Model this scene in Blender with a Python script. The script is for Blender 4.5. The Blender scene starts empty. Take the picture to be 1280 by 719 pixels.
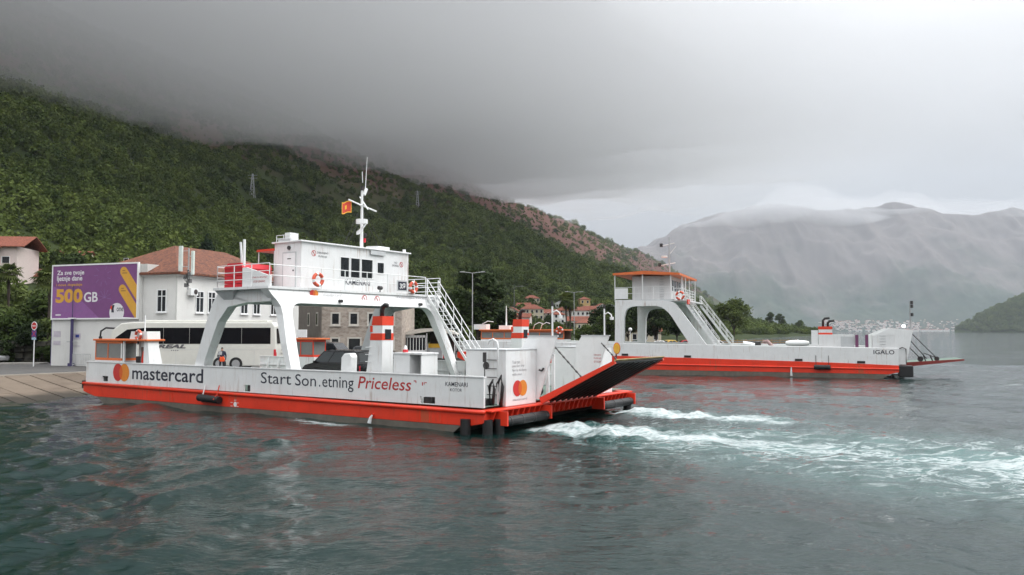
import bpy, bmesh, math, random
import numpy as np
from mathutils import Vector, Matrix, noise as mnoise

sc = bpy.context.scene
C = sc.collection
R = math.radians

# ------------------------------------------------------------------ camera
cam_d = bpy.data.cameras.new('camera')
cam_d.sensor_width = 36.0
cam_d.lens = 36.0 * 1000 / 1280
cam_d.clip_start = 0.2
cam_d.clip_end = 40000
cam = bpy.data.objects.new('camera', cam_d)
C.objects.link(cam)
cam.location = (0, 0, 4.0)
cam.rotation_euler = (R(90 + 3.12), 0, 0)
sc.camera = cam

# ------------------------------------------------------------------ world: closed cloud deck over a clear sky
SUN_AZ, SUN_EL = 80.0, 50.0
world = bpy.data.worlds.new('World')
sc.world = world
world.use_nodes = True
wn, wl = world.node_tree.nodes, world.node_tree.links
wn.clear()


def node(nodes, typ, **kw):
    n = nodes.new(typ)
    for k, v in kw.items():
        if k.startswith('i_'):
            n.inputs[k[2:].replace('_', ' ')].default_value = v
        else:
            setattr(n, k, v)
    return n


def wmath(op, a, b=None, c=None, clamp=False):
    n = wn.new('ShaderNodeMath'); n.operation = op; n.use_clamp = clamp
    for i, x in enumerate((a, b, c)):
        if x is None:
            continue
        if isinstance(x, (int, float)):
            n.inputs[i].default_value = x
        else:
            wl.new(x, n.inputs[i])
    return n.outputs[0]


sky = wn.new('ShaderNodeTexSky')
sky.sky_type = 'NISHITA'; sky.sun_disc = False
sky.sun_elevation = R(SUN_EL); sky.sun_rotation = R(SUN_AZ)
tc = wn.new('ShaderNodeTexCoord')
nrm = wn.new('ShaderNodeVectorMath'); nrm.operation = 'NORMALIZE'
wl.new(tc.outputs['Generated'], nrm.inputs[0])
sep = wn.new('ShaderNodeSeparateXYZ'); wl.new(nrm.outputs[0], sep.inputs[0])
zpos = wmath('MAXIMUM', sep.outputs[2], 0.0)
den = wmath('ADD', zpos, 0.22)
comb = wn.new('ShaderNodeCombineXYZ')
wl.new(wmath('DIVIDE', sep.outputs[0], den), comb.inputs[0])
wl.new(wmath('DIVIDE', sep.outputs[1], den), comb.inputs[1])
n1 = node(wn, 'ShaderNodeTexNoise', i_Scale=0.75, i_Detail=5.0, i_Roughness=0.46, i_Distortion=0.3)
wl.new(comb.outputs[0], n1.inputs['Vector'])
mp = wn.new('ShaderNodeMapping'); mp.inputs['Location'].default_value = (3.1, 7.7, 1.0)
mp.inputs['Scale'].default_value = (0.5, 1.0, 1.0)
wl.new(comb.outputs[0], mp.inputs['Vector'])
n2 = node(wn, 'ShaderNodeTexNoise', i_Scale=2.3, i_Detail=4.0, i_Roughness=0.5)
wl.new(mp.outputs[0], n2.inputs['Vector'])
az, el = R(SUN_AZ), R(SUN_EL - 14)
sd = (math.sin(az) * math.cos(el), math.cos(az) * math.cos(el), math.sin(el))
dt = wn.new('ShaderNodeVectorMath'); dt.operation = 'DOT_PRODUCT'
wl.new(nrm.outputs[0], dt.inputs[0]); dt.inputs[1].default_value = sd
lobe = wmath('POWER', wmath('MULTIPLY_ADD', dt.outputs['Value'], 0.5, 0.5), 5.0)
nsum = wmath('ADD', wmath('MULTIPLY', n1.outputs[0], 0.75), wmath('MULTIPLY', n2.outputs[0], 0.25))
dens = wmath('MULTIPLY_ADD', wmath('SUBTRACT', nsum, 0.5), 1.15, 1.0)
base = wmath('MULTIPLY', wmath('MULTIPLY_ADD', lobe, 4.4, 5.7), wmath('MULTIPLY_ADD', zpos, 2.1, 0.14))
bright = wmath('MULTIPLY', base, dens)
cc = wn.new('ShaderNodeVectorMath'); cc.operation = 'SCALE'
cc.inputs[0].default_value = (0.985, 0.99, 1.0)
wl.new(bright, cc.inputs['Scale'])
mixw = wn.new('ShaderNodeMixRGB'); mixw.inputs[0].default_value = 0.97
wl.new(sky.outputs[0], mixw.inputs[1]); wl.new(cc.outputs[0], mixw.inputs[2])
bg = wn.new('ShaderNodeBackground'); bg.inputs['Strength'].default_value = 0.15
wl.new(mixw.outputs[0], bg.inputs['Color'])
wo = wn.new('ShaderNodeOutputWorld'); wl.new(bg.outputs[0], wo.inputs['Surface'])

# ------------------------------------------------------------------ sun (veiled by cloud)
sun_d = bpy.data.lights.new('sun', 'SUN')
sun_d.energy = 1.4; sun_d.angle = R(35); sun_d.color = (1.0, 0.97, 0.93)
sun = bpy.data.objects.new('sun', sun_d); C.objects.link(sun)
sun.rotation_euler = (R(90 - SUN_EL), 0, R(180 - SUN_AZ))

# ------------------------------------------------------------------ exposure and sampling
sc.view_settings.view_transform = 'Standard'
sc.view_settings.look = 'None'
sc.view_settings.exposure = 0.62
sc.view_settings.gamma = 1.0
sc.view_settings.use_curve_mapping = False
sc.render.engine = 'CYCLES'
sc.cycles.use_denoising = True
sc.cycles.max_bounces = 8
sc.cycles.diffuse_bounces = 2
sc.cycles.glossy_bounces = 3
sc.cycles.transmission_bounces = 4
sc.cycles.transparent_max_bounces = 6
sc.cycles.volume_bounces = 2
sc.cycles.use_adaptive_sampling = True
sc.cycles.adaptive_threshold = 0.02
sc.cycles.caustics_reflective = False
sc.cycles.caustics_refractive = False

# ------------------------------------------------------------------ materials
MATS = {}


def mat(name, rgb, rough=0.5, metal=0.0, var=0.12, vscale=3.0, dirt=0.0, dirt_rgb=(0.12, 0.075, 0.045), dscale=1.2,
        bump=0.0, bscale=40.0, spec=0.5, streak=False, emit=None, seethru=0.0, rust=0.0):
    """painted or plain surface: base colour with noise variation, optional dirt patches / vertical streaks and fine bump"""
    if name in MATS:
        return MATS[name]
    m = bpy.data.materials.new(name); m.use_nodes = True
    nt = m.node_tree; n = nt.nodes; l = nt.links
    b = n['Principled BSDF']
    b.inputs['Roughness'].default_value = rough
    b.inputs['Metallic'].default_value = metal
    b.inputs['Specular IOR Level'].default_value = spec
    t = n.new('ShaderNodeTexCoord')
    nz = node(n, 'ShaderNodeTexNoise', i_Scale=vscale, i_Detail=6.0, i_Roughness=0.6)
    l.new(t.outputs['Object'], nz.inputs['Vector'])
    rp = n.new('ShaderNodeMapRange'); rp.inputs[1].default_value = 0.3; rp.inputs[2].default_value = 0.7
    rp.inputs[3].default_value = 1 - var; rp.inputs[4].default_value = 1 + var
    l.new(nz.outputs[0], rp.inputs[0])
    sc_ = n.new('ShaderNodeVectorMath'); sc_.operation = 'SCALE'; sc_.inputs[0].default_value = rgb
    l.new(rp.outputs[0], sc_.inputs['Scale'])
    out = sc_.outputs[0]
    if dirt > 0:
        mpn = n.new('ShaderNodeMapping')
        mpn.inputs['Scale'].default_value = (6.0, 6.0, 0.7) if streak else (1, 1, 1)
        l.new(t.outputs['Object'], mpn.inputs['Vector'])
        d = node(n, 'ShaderNodeTexNoise', i_Scale=dscale, i_Detail=8.0, i_Roughness=0.68)
        l.new(mpn.outputs[0], d.inputs['Vector'])
        r2 = n.new('ShaderNodeMapRange'); r2.inputs[1].default_value = 0.56; r2.inputs[2].default_value = 0.78
        r2.inputs[3].default_value = 0.0; r2.inputs[4].default_value = dirt
        l.new(d.outputs[0], r2.inputs[0])
        mx = n.new('ShaderNodeMixRGB'); mx.inputs[2].default_value = (*dirt_rgb, 1)
        l.new(r2.outputs[0], mx.inputs[0]); l.new(out, mx.inputs[1])
        out = mx.outputs[0]
    if rust > 0:                                           # thin rust runs down the plates
        mr_ = n.new('ShaderNodeMapping'); mr_.inputs['Scale'].default_value = (9.0, 9.0, 0.45); mr_.inputs['Location'].default_value = (3.3, 1.7, 0.4)
        l.new(t.outputs['Object'], mr_.inputs['Vector'])
        dr = node(n, 'ShaderNodeTexNoise', i_Scale=1.0, i_Detail=5.0, i_Roughness=0.6); l.new(mr_.outputs[0], dr.inputs['Vector'])
        pt = node(n, 'ShaderNodeTexNoise', i_Scale=0.55, i_Detail=3.0); l.new(t.outputs['Object'], pt.inputs['Vector'])
        ml = n.new('ShaderNodeMath'); ml.operation = 'MULTIPLY'; l.new(dr.outputs[0], ml.inputs[0]); l.new(pt.outputs[0], ml.inputs[1])
        r3 = n.new('ShaderNodeMapRange'); r3.inputs[1].default_value = 0.335; r3.inputs[2].default_value = 0.44; r3.inputs[4].default_value = rust
        l.new(ml.outputs[0], r3.inputs[0])
        m3 = n.new('ShaderNodeMixRGB'); m3.inputs[2].default_value = (0.26, 0.12, 0.05, 1)
        l.new(r3.outputs[0], m3.inputs[0]); l.new(out, m3.inputs[1]); out = m3.outputs[0]
    l.new(out, b.inputs['Base Color'])
    if bump > 0:
        bn = node(n, 'ShaderNodeTexNoise', i_Scale=bscale, i_Detail=4.0)
        l.new(t.outputs['Object'], bn.inputs['Vector'])
        bp = n.new('ShaderNodeBump'); bp.inputs['Strength'].default_value = bump; bp.inputs['Distance'].default_value = 0.02
        l.new(bn.outputs[0], bp.inputs['Height']); l.new(bp.outputs[0], b.inputs['Normal'])
    if emit:
        b.inputs['Emission Color'].default_value = (*emit[0], 1); b.inputs['Emission Strength'].default_value = emit[1]
    if seethru > 0:
        tr = n.new('ShaderNodeBsdfTransparent'); tr.inputs[0].default_value = (0.75, 0.8, 0.8, 1)
        ms = n.new('ShaderNodeMixShader'); ms.inputs[0].default_value = seethru
        l.new(b.outputs[0], ms.inputs[1]); l.new(tr.outputs[0], ms.inputs[2])
        l.new(ms.outputs[0], n['Material Output'].inputs['Surface'])
    MATS[name] = m
    return m


WHITE = mat('white_paint', (0.74, 0.75, 0.75), 0.42, var=0.05, vscale=1.3, dirt=0.6, dirt_rgb=(0.36, 0.29, 0.21), dscale=0.8, streak=True, bump=0.2, bscale=1.3, rust=0.55)
WHITE2 = mat('white_paint_clean', (0.78, 0.79, 0.79), 0.4, var=0.04, dirt=0.25, dirt_rgb=(0.4, 0.36, 0.3), dscale=1.5, streak=True)
GREYP = mat('grey_paint', (0.52, 0.54, 0.55), 0.5, var=0.06, dirt=0.3, dirt_rgb=(0.3, 0.25, 0.2), streak=True)
RED = mat('orange_red_hull', (0.74, 0.042, 0.014), 0.4, var=0.10, vscale=0.8, dirt=0.32, dirt_rgb=(0.28, 0.04, 0.02), dscale=0.8, streak=True, bump=0.15, bscale=1.1, rust=0.5)
ORANGE = mat('orange_trim', (0.66, 0.15, 0.04), 0.45, var=0.08, dirt=0.3, dirt_rgb=(0.3, 0.12, 0.06))
ORED = mat('orange_red_trim', (0.68, 0.05, 0.018), 0.45, var=0.06, dirt=0.25, dirt_rgb=(0.3, 0.05, 0.03))
BOOT = mat('boot_grey', (0.13, 0.115, 0.095), 0.7, var=0.25, vscale=2.0, dirt=0.8, dirt_rgb=(0.20, 0.075, 0.03), dscale=0.7, bump=0.3, bscale=6)
BLACK = mat('black_rubber', (0.012, 0.012, 0.013), 0.55, var=0.3)
DARK = mat('dark_steel', (0.035, 0.033, 0.034), 0.55, var=0.25, dirt=0.6, dirt_rgb=(0.09, 0.03, 0.02), dscale=1.5)
DECK = mat('green_deck', (0.10, 0.15, 0.12), 0.75, var=0.2, dirt=0.5, dirt_rgb=(0.14, 0.12, 0.1))
GLASS = mat('dark_glass', (0.012, 0.014, 0.017), 0.06, var=0.0, spec=0.6)
GLASSL = mat('cabin_glass', (0.30, 0.30, 0.29), 0.12, var=0.05, seethru=0.35)
INK = mat('navy_ink', (0.016, 0.018, 0.035), 0.5, var=0.1)
INKR = mat('red_ink', (0.45, 0.03, 0.03), 0.5, var=0.1)
INKRO = mat('logo_red', (0.55, 0.035, 0.03), 0.5, var=0.05)
INKOR = mat('logo_orange', (0.72, 0.24, 0.03), 0.5, var=0.05)
INKMID = mat('logo_overlap', (0.66, 0.12, 0.02), 0.5, var=0.05)
INKG = mat('grey_ink', (0.32, 0.31, 0.33), 0.5, var=0.1)
STEEL = mat('galvanised', (0.42, 0.43, 0.44), 0.45, metal=0.4, var=0.12)
YELLOW = mat('yellow_paint', (0.75, 0.42, 0.03), 0.5)
REDC = mat('red_cover', (0.55, 0.018, 0.03), 0.6, var=0.15, bump=0.4, bscale=5)

# ------------------------------------------------------------------ mesh helpers


class MB:
    def __init__(self, tf=None, k=1.0):
        self.v = []; self.f = []; self.tf = tf; self.k = k

    def add(self, vs, fs):
        o = len(self.v)
        k = self.k
        for p in vs:
            if self.tf:
                p = self.tf(*p)
            self.v.append((p[0] * k, p[1] * k, p[2] * k))
        for f in fs:
            self.f.append(tuple(i + o for i in f))
        return self

    def box(self, x0, x1, y0, y1, z0, z1):
        vs = [(x, y, z) for x in (x0, x1) for y in (y0, y1) for z in (z0, z1)]
        fs = [(0, 1, 3, 2), (4, 6, 7, 5), (0, 4, 5, 1), (2, 3, 7, 6), (0, 2, 6, 4), (1, 5, 7, 3)]
        return self.add(vs, fs)

    def prism(self, poly, lo, hi, axis='y'):
        """polygon in the two other axes, extruded along axis; axis y: poly=(x,z); x: (y,z); z: (x,y)"""
        n = len(poly)

        def P(a, b, t):
            return (a, t, b) if axis == 'y' else ((t, a, b) if axis == 'x' else (a, b, t))
        vs = [P(a, b, lo) for a, b in poly] + [P(a, b, hi) for a, b in poly]
        fs = [tuple(range(n)), tuple(range(2 * n - 1, n - 1, -1))]
        fs += [(i, i + n, (i + 1) % n + n, (i + 1) % n) for i in range(n)]
        return self.add(vs, fs)

    def hexa(self, a, b):
        """two quads (4 points each) bridged to a solid"""
        return self.add(list(a) + list(b), [(0, 1, 2, 3), (7, 6, 5, 4), (0, 4, 5, 1), (1, 5, 6, 2), (2, 6, 7, 3), (3, 7, 4, 0)])

    def tube(self, pts, r, n=8, r2=None, cap=True):
        pts = [Vector(p) for p in pts]
        rings = []
        m = len(pts)
        up = Vector((0, 0, 1))
        for i, p in enumerate(pts):
            d = (pts[min(i + 1, m - 1)] - pts[max(i - 1, 0)])
            if d.length < 1e-9:
                d = up.copy()
            d.normalize()
            a = d.cross(up)
            if a.length < 1e-3:
                a = d.cross(Vector((1, 0, 0)))
            a.normalize(); b = d.cross(a)
            rr = r if r2 is None else r + (r2 - r) * i / (m - 1)
            rings.append([tuple(p + rr * (math.cos(t) * a + math.sin(t) * b)) for t in [2 * math.pi * q / n for q in range(n)]])
        vs = [q for rg in rings for q in rg]
        fs = []
        for i in range(m - 1):
            for j in range(n):
                fs.append((i * n + j, i * n + (j + 1) % n, (i + 1) * n + (j + 1) % n, (i + 1) * n + j))
        if cap:
            fs += [tuple(range(n - 1, -1, -1)), tuple(range((m - 1) * n, m * n))]
        return self.add(vs, fs)

    def disc(self, c, r, ax, ay, n=24, depth=None):
        """disc at c spanned by unit vectors ax, ay; with depth vector -> short cylinder"""
        c = Vector(c); ax = Vector(ax); ay = Vector(ay)
        ring = [tuple(c + r * (math.cos(t) * ax + math.sin(t) * ay)) for t in [2 * math.pi * q / n for q in range(n)]]
        if depth is None:
            return self.add(ring, [tuple(range(n))])
        d = Vector(depth)
        r2 = [tuple(Vector(p) + d) for p in ring]
        return self.add(ring + r2, [tuple(range(n)), tuple(range(2 * n - 1, n - 1, -1))] + [(i, (i + 1) % n, (i + 1) % n + n, i + n) for i in range(n)])

    def build(self, name, m, parent=None, smooth=False, bevel=0.0):
        me = bpy.data.meshes.new(name)
        me.from_pydata(self.v, [], self.f)
        me.validate(); me.update()
        bm = bmesh.new(); bm.from_mesh(me)
        bmesh.ops.recalc_face_normals(bm, faces=bm.faces)
        if bevel > 0:
            es = [e for e in bm.edges if len(e.link_faces) == 2 and e.calc_face_angle(0) > 0.6]
            try:
                bmesh.ops.bevel(bm, geom=es, offset=bevel, segments=2, affect='EDGES', profile=0.6, clamp_overlap=True)
            except Exception:
                pass
        bm.to_mesh(me); bm.free()
        if smooth:
            me.polygons.foreach_set('use_smooth', [True] * len(me.polygons))
        me.materials.append(m)
        o = bpy.data.objects.new(name, me); C.objects.link(o)
        if parent:
            o.parent = parent
        return o


def tag(o, label=None, cat=None, group=None, kind=None):
    if label: o['label'] = label
    if cat: o['category'] = cat
    if group: o['group'] = group
    if kind: o['kind'] = kind
    return o


def thing(name, label, cat, loc=(0, 0, 0), rotz=0.0, group=None):
    o = bpy.data.objects.new(name, None); C.objects.link(o)
    o.empty_display_size = 0.3
    o.location = loc; o.rotation_euler = (0, 0, rotz)
    return tag(o, label, cat, group)


def copy_tree(o, parent=None):
    c = o.copy(); C.objects.link(c); c.parent = parent
    for ch in list(o.children):
        copy_tree(ch, c)
    return c


_tc = {}


def text_verts(s, bold=0.0, shear=0.0, space=1.0):
    key = (s, bold, shear, space)
    if key in _tc:
        return _tc[key]
    cu = bpy.data.curves.new('lettering', 'FONT'); cu.body = s; cu.offset = bold; cu.shear = shear; cu.space_character = space
    cu.resolution_u = 3
    ob = bpy.data.objects.new('lettering', cu)
    me = bpy.data.meshes.new_from_object(ob)
    v = [tuple(p.co) for p in me.vertices]; f = [tuple(p.vertices) for p in me.polygons]
    bpy.data.objects.remove(ob); bpy.data.curves.remove(cu); bpy.data.meshes.remove(me)
    _tc[key] = (v, f)
    return v, f


def text(name, s, m, parent, p0, ex, ey, bold=0.0, shear=0.0, k=1.0, tf=None, space=1.0, ref=None):
    """lettering whose bounding box is mapped to p0 + [0,1]ex + [0,1]ey"""
    v, f = text_verts(s, bold, shear, space)
    xs = [p[0] for p in v]; ys = [p[1] for p in v]
    x0, x1, y0, y1 = min(xs), max(xs), min(ys), max(ys)
    p0 = Vector(p0); ex = Vector(ex); ey = Vector(ey)
    vs = [tuple(p0 + ex * ((p[0] - x0) / (x1 - x0)) + ey * ((p[1] - y0) / (y1 - y0))) for p in v]
    mb = MB(tf, k); mb.add(vs, f)
    return mb.build(name, m, parent)


rnd = random.Random(7)
# ------------------------------------------------------------------ noise for terrain and waves
_rs = np.random.RandomState(11)
_perm = _rs.rand(256, 256)


def vnoise(x, y):
    xi = np.floor(x).astype(int); yi = np.floor(y).astype(int)
    fx = x - xi; fy = y - yi
    fx = fx * fx * (3 - 2 * fx); fy = fy * fy * (3 - 2 * fy)
    a = _perm[xi & 255, yi & 255]; b = _perm[(xi + 1) & 255, yi & 255]
    c = _perm[xi & 255, (yi + 1) & 255]; d = _perm[(xi + 1) & 255, (yi + 1) & 255]
    return (a * (1 - fx) + b * fx) * (1 - fy) + (c * (1 - fx) + d * fx) * fy - 0.5


def fbm(x, y, o=5, g=0.5):
    s = 0; a = 1
    for i in range(o):
        s = s + a * vnoise(x + 17.3 * i, y + 9.1 * i); x = x * 2.03; y = y * 2.03; a *= g
    return s


def ridged(x, y, o=5):
    s = 0; a = 1
    for i in range(o):
        s = s + a * (1 - 4 * np.abs(vnoise(x + 31.7 * i, y + 5.9 * i))); x = x * 2.1; y = y * 2.1; a *= 0.5
    return s


def grid_mesh(name, X, Y, Z, m, smooth=True, keep=None):
    nr, nc = X.shape
    v = np.stack([X, Y, Z], -1).reshape(-1, 3)
    i = np.arange(nr * nc).reshape(nr, nc)
    f = np.stack([i[:-1, :-1], i[:-1, 1:], i[1:, 1:], i[1:, :-1]], -1).reshape(-1, 4)
    if keep is not None:
        f = f[keep(v[f].mean(1))]
    me = bpy.data.meshes.new(name)
    me.vertices.add(len(v)); me.vertices.foreach_set('co', v.ravel())
    me.loops.add(len(f) * 4); me.loops.foreach_set('vertex_index', f.ravel())
    me.polygons.add(len(f)); me.polygons.foreach_set('loop_start', np.arange(len(f)) * 4)
    me.update(calc_edges=True); me.validate()
    if smooth:
        me.polygons.foreach_set('use_smooth', np.ones(len(me.polygons), bool))
    me.materials.append(m)
    o = bpy.data.objects.new(name, me); C.objects.link(o)
    return o


# ------------------------------------------------------------------ near mountain (left) and headland
SH_Y = [0, 100, 112, 140, 200, 380, 560, 760, 830, 1000, 1400, 2000, 3400, 5000]
SH_X = [-20, -12, 22, 37, 62, 112, 190, 312, 330, 325, 459, 672, 1195, 1700]


def p_line(X, Y):
    return -0.932 * X + 0.363 * Y


def land_height(X, Y):
    p = p_line(X, Y)
    ps = p_line(np.interp(Y, SH_Y, SH_X), Y)
    strip = np.interp(Y, [0, 130, 300, 560, 900, 5000], [45, 70, 75, 6, 6, 6])
    p1 = ps + strip
    q = (p - p1) / np.maximum(600 - p1, 150)
    qq = np.clip(q, 0, 1.0)
    prof = 0.30 * qq ** 2.0 + 0.70 * qq ** 1.25
    z = 1.0 + 277 * prof
    over = np.clip(q - 1.0, 0, 3)
    z = z - over * 25
    gully = fbm(X / 190, Y / 260, 4) * 34 + fbm(X / 55, Y / 60, 3) * 9
    z = z + gully * np.clip(q * 3.0, 0, 1) * np.where(q > 0.85, 0.35, 1.0)
    z = z * np.interp(Y, [0, 3300, 4300], [1, 1, 0.1])
    shore = np.clip((p - ps) / 6.0, -1, 1)
    z = np.where(p < ps, -4.0 + 0 * z, np.where(q <= 0, np.minimum(0.95, -1 + 1.95 * np.clip(shore, 0, 1)) + np.clip(fbm(X / 20, Y / 20, 2), -.3, .0) * 0.2, z))
    return z, q


Yr = 62 * np.exp(np.linspace(0, math.log(4400 / 62), 300))
pc = np.concatenate([np.linspace(-60, 160, 90), np.linspace(164, 640, 150), np.linspace(650, 1000, 22)])
YY, PP = np.meshgrid(Yr, pc, indexing='ij')
XX = (0.363 * YY - PP) / 0.932
ZZ, QQ = land_height(XX, YY)


def hill_material(name, greens, bare, bare_amt, sc1=0.02):
    m = bpy.data.materials.new(name); m.use_nodes = True
    n = m.node_tree.nodes; l = m.node_tree.links
    b = n['Principled BSDF']; b.inputs['Roughness'].default_value = 0.95; b.inputs['Specular IOR Level'].default_value = 0.1
    g = n.new('ShaderNodeNewGeometry')
    a = node(n, 'ShaderNodeTexNoise', i_Scale=sc1, i_Detail=8.0, i_Roughness=0.65)
    l.new(g.outputs['Position'], a.inputs['Vector'])
    r = n.new('ShaderNodeValToRGB')
    r.color_ramp.elements[0].position = 0.35; r.color_ramp.elements[0].color = (*greens[0], 1)
    r.color_ramp.elements[1].position = 0.65; r.color_ramp.elements[1].color = (*greens[1], 1)
    l.new(a.outputs[0], r.inputs[0])
    c = node(n, 'ShaderNodeTexNoise', i_Scale=sc1 * 0.35, i_Detail=6.0, i_Roughness=0.6)
    l.new(g.outputs['Position'], c.inputs['Vector'])
    return m, n, l, b, g, r, c


hm, hn, hl, hb, hg, hr, hc = hill_material('mountain_ground', ((0.018, 0.028, 0.010), (0.045, 0.060, 0.020)), None, 0)
# bare reddish scree: a belt of the upper slope, broken up by noise
sepz = hn.new('ShaderNodeSeparateXYZ'); hl.new(hg.outputs['Position'], sepz.inputs[0])
ad = hn.new('ShaderNodeMath'); ad.operation = 'MULTIPLY_ADD'; ad.inputs[1].default_value = 210.0
hl.new(hc.outputs[0], ad.inputs[0]); hl.new(sepz.outputs[2], ad.inputs[2])
mr = hn.new('ShaderNodeMapRange'); mr.inputs[1].default_value = 205; mr.inputs[2].default_value = 265; mr.inputs[4].default_value = 0.9
hl.new(ad.outputs[0], mr.inputs[0])
bx = hn.new('ShaderNodeMixRGB'); bx.inputs[2].default_value = (0.115, 0.052, 0.042, 1)
hl.new(mr.outputs[0], bx.inputs[0]); hl.new(hr.outputs[0], bx.inputs[1]); hl.new(bx.outputs[0], hb.inputs['Base Color'])
mountain = grid_mesh('mountain', XX, YY, ZZ, hm)
tag(mountain, 'dark green wooded mountain rising into low cloud above the village', 'mountain', kind='structure')

# ------------------------------------------------------------------ far mountain across the bay
ax = np.linspace(-1500, 9000, 560); ay = np.linspace(5150, 9500, 240)
FX, FY = np.meshgrid(ax, ay)
env = 1.1 * np.interp(FX[0], [-1500, 500, 1000, 1250, 1550, 1950, 2300, 2700, 3300, 3700, 4100, 5000, 7000, 9000],
                [500, 520, 560, 640, 830, 930, 960, 930, 985, 930, 900, 930, 800, 700])
sh = 5480 + 200 * fbm(FX / 900, FX * 0 + 3, 3)
qf = np.clip((FY - sh) / 1500, 0, 1)
FZ = env * (0.25 * qf + 0.75 * qf ** 1.5) + (ridged(FX / 800, FY / 1000, 6) * 140 + ridged(FX / 210, FY / 420, 4) * 42) * np.clip(qf * 2.5, 0, 1) * np.interp(qf, [0, .9, 1], [1, .6, .35])
FZ = np.where(FY < sh, -3, FZ + 1)
fm, fn, fl, fb, fg, fr, fc = hill_material('far_mountain_ground', ((0.022, 0.042, 0.030), (0.055, 0.075, 0.052)), None, 0, sc1=0.007)
sp = fn.new('ShaderNodeSeparateXYZ'); fl.new(fg.outputs['Position'], sp.inputs[0])
fa = fn.new('ShaderNodeMath'); fa.operation = 'MULTIPLY_ADD'; fa.inputs[1].default_value = 1500.0
fl.new(fc.outputs[0], fa.inputs[0]); fl.new(sp.outputs[2], fa.inputs[2])
fmr = fn.new('ShaderNodeMapRange'); fmr.inputs[1].default_value = 920; fmr.inputs[2].default_value = 1350; fmr.inputs[4].default_value = 0.85
fl.new(fa.outputs[0], fmr.inputs[0])
fbx = fn.new('ShaderNodeMixRGB'); fbx.inputs[2].default_value = (0.165, 0.142, 0.140, 1)
fl.new(fmr.outputs[0], fbx.inputs[0]); fl.new(fr.outputs[0], fbx.inputs[1]); fl.new(fbx.outputs[0], fb.inputs['Base Color'])
far_mt = grid_mesh('far_mountain', FX, FY, FZ, fm)
tag(far_mt, 'hazy blue grey rocky mountain across the bay with cloud on its top', 'mountain', kind='structure')

# ------------------------------------------------------------------ wooded hill on the right of the strait
bxs = np.linspace(1200, 3600, 120); bys = np.linspace(2150, 3600, 90)
BX, BY = np.meshgrid(bxs, bys)
shx = 1450 + 70 * fbm(BY / 260, BY * 0 + 2, 3) + np.where(BY > 2620, (BY - 2620) * 0.85, (2620 - BY) * 0.35)
dq = np.clip((BX - shx), 0, 2000)
BZ = 360 * (1 - np.exp(-dq / 560)) * np.clip((BY - 2250 + 60 * fbm(BX / 150, BX * 0, 2)) / 240, 0, 1) + 16 * fbm(BX / 90, BY / 90, 4) * np.clip(dq / 120, 0, 1)
BZ = np.where(BZ < 0.8, -3.0, BZ)
rm, rn, rl, rb, rg_, rr, rc_ = hill_material('right_hill_ground', ((0.025, 0.045, 0.014), (0.055, 0.080, 0.026)), None, 0, sc1=0.012)
rl.new(rr.outputs[0], rb.inputs['Base Color'])
right_hill = grid_mesh('wooded_hill', BX, BY, BZ, rm)
tag(right_hill, 'green wooded hill at the edge of the bay', 'hill', kind='structure')

# ------------------------------------------------------------------ water
O1 = Vector((-1.14, 31.78, 0)); A1 = R(146.0)
U1 = Vector((math.cos(A1), math.sin(A1), 0)); V1 = Vector((U1.y, -U1.x, 0))
O2 = Vector((33.15, 68.81, 0)); A2 = R(158.34)
U2 = Vector((math.cos(A2), math.sin(A2), 0)); V2 = Vector((U2.y, -U2.x, 0))
K = 0.8          # ferry drawings are in units of 0.8 m

th = np.linspace(-R(58), R(58), 640)
rad = np.concatenate([np.linspace(3.0, 7, 40)[:-1], 7 * np.exp(np.linspace(0, math.log(110 / 7), 470))[:-1], 110 * np.exp(np.linspace(0, math.log(30000 / 110), 190))])
RR, TT = np.meshgrid(rad, th, indexing='ij')
WX = RR * np.sin(TT); WY = RR * np.cos(TT) - 1.0
WZ = np.zeros_like(WX)
cell = np.maximum(np.gradient(rad)[:, None] + 0 * RR, RR * (th[1] - th[0]))
wr = np.random.RandomState(5)
warpx = fbm(WX / 7, WY / 7, 2) * 1.6; warpy = fbm(WX / 7 + 40, WY / 7 + 11, 2) * 1.6
for i in range(64):
    lam = 0.30 * (7.5 / 0.30) ** wr.rand()
    dirn = R(205) + wr.randn() * 0.75
    kk = 2 * math.pi / lam
    amp = 0.0052 * lam ** 0.78
    ph = wr.rand() * 6.28
    fade = np.clip((lam / cell - 2.5) / 3.0, 0, 1)
    arg = kk * ((WX + warpx * 0.5) * math.cos(dirn) + (WY + warpy * 0.5) * math.sin(dirn)) + ph
    s_ = 0.5 + 0.5 * np.sin(arg)
    WZ += fade * amp * (2 * (1 - np.abs(np.cos(arg * 0.5))) ** 1.4 - 0.8)
patch = np.clip(0.85 + 1.3 * fbm(WX / 14, WY / 20, 3), 0.35, 1.6)
WZ *= patch
# rough churned water astern of the near ferry's raised ramp
def wake_uv(X, Y, O, U, V):
    dx = X - O.x; dy = Y - O.y
    return -(dx * U.x + dy * U.y), dx * V.x + dy * V.y


wm = bpy.data.materials.new('sea_water'); wm.use_nodes = True
n = wm.node_tree.nodes; l = wm.node_tree.links
wb = n['Principled BSDF']
wb.inputs['Base Color'].default_value = (0.012, 0.045, 0.046, 1)
wb.inputs['Roughness'].default_value = 0.04
wb.inputs['IOR'].default_value = 1.333
g = n.new('ShaderNodeNewGeometry')


def M(op, a, b=None, c=None, clamp=False):
    q = n.new('ShaderNodeMath'); q.operation = op; q.use_clamp = clamp
    for i, x in enumerate((a, b, c)):
        if x is None: continue
        if isinstance(x, (int, float)): q.inputs[i].default_value = x
        else: l.new(x, q.inputs[i])
    return q.outputs[0]


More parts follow.
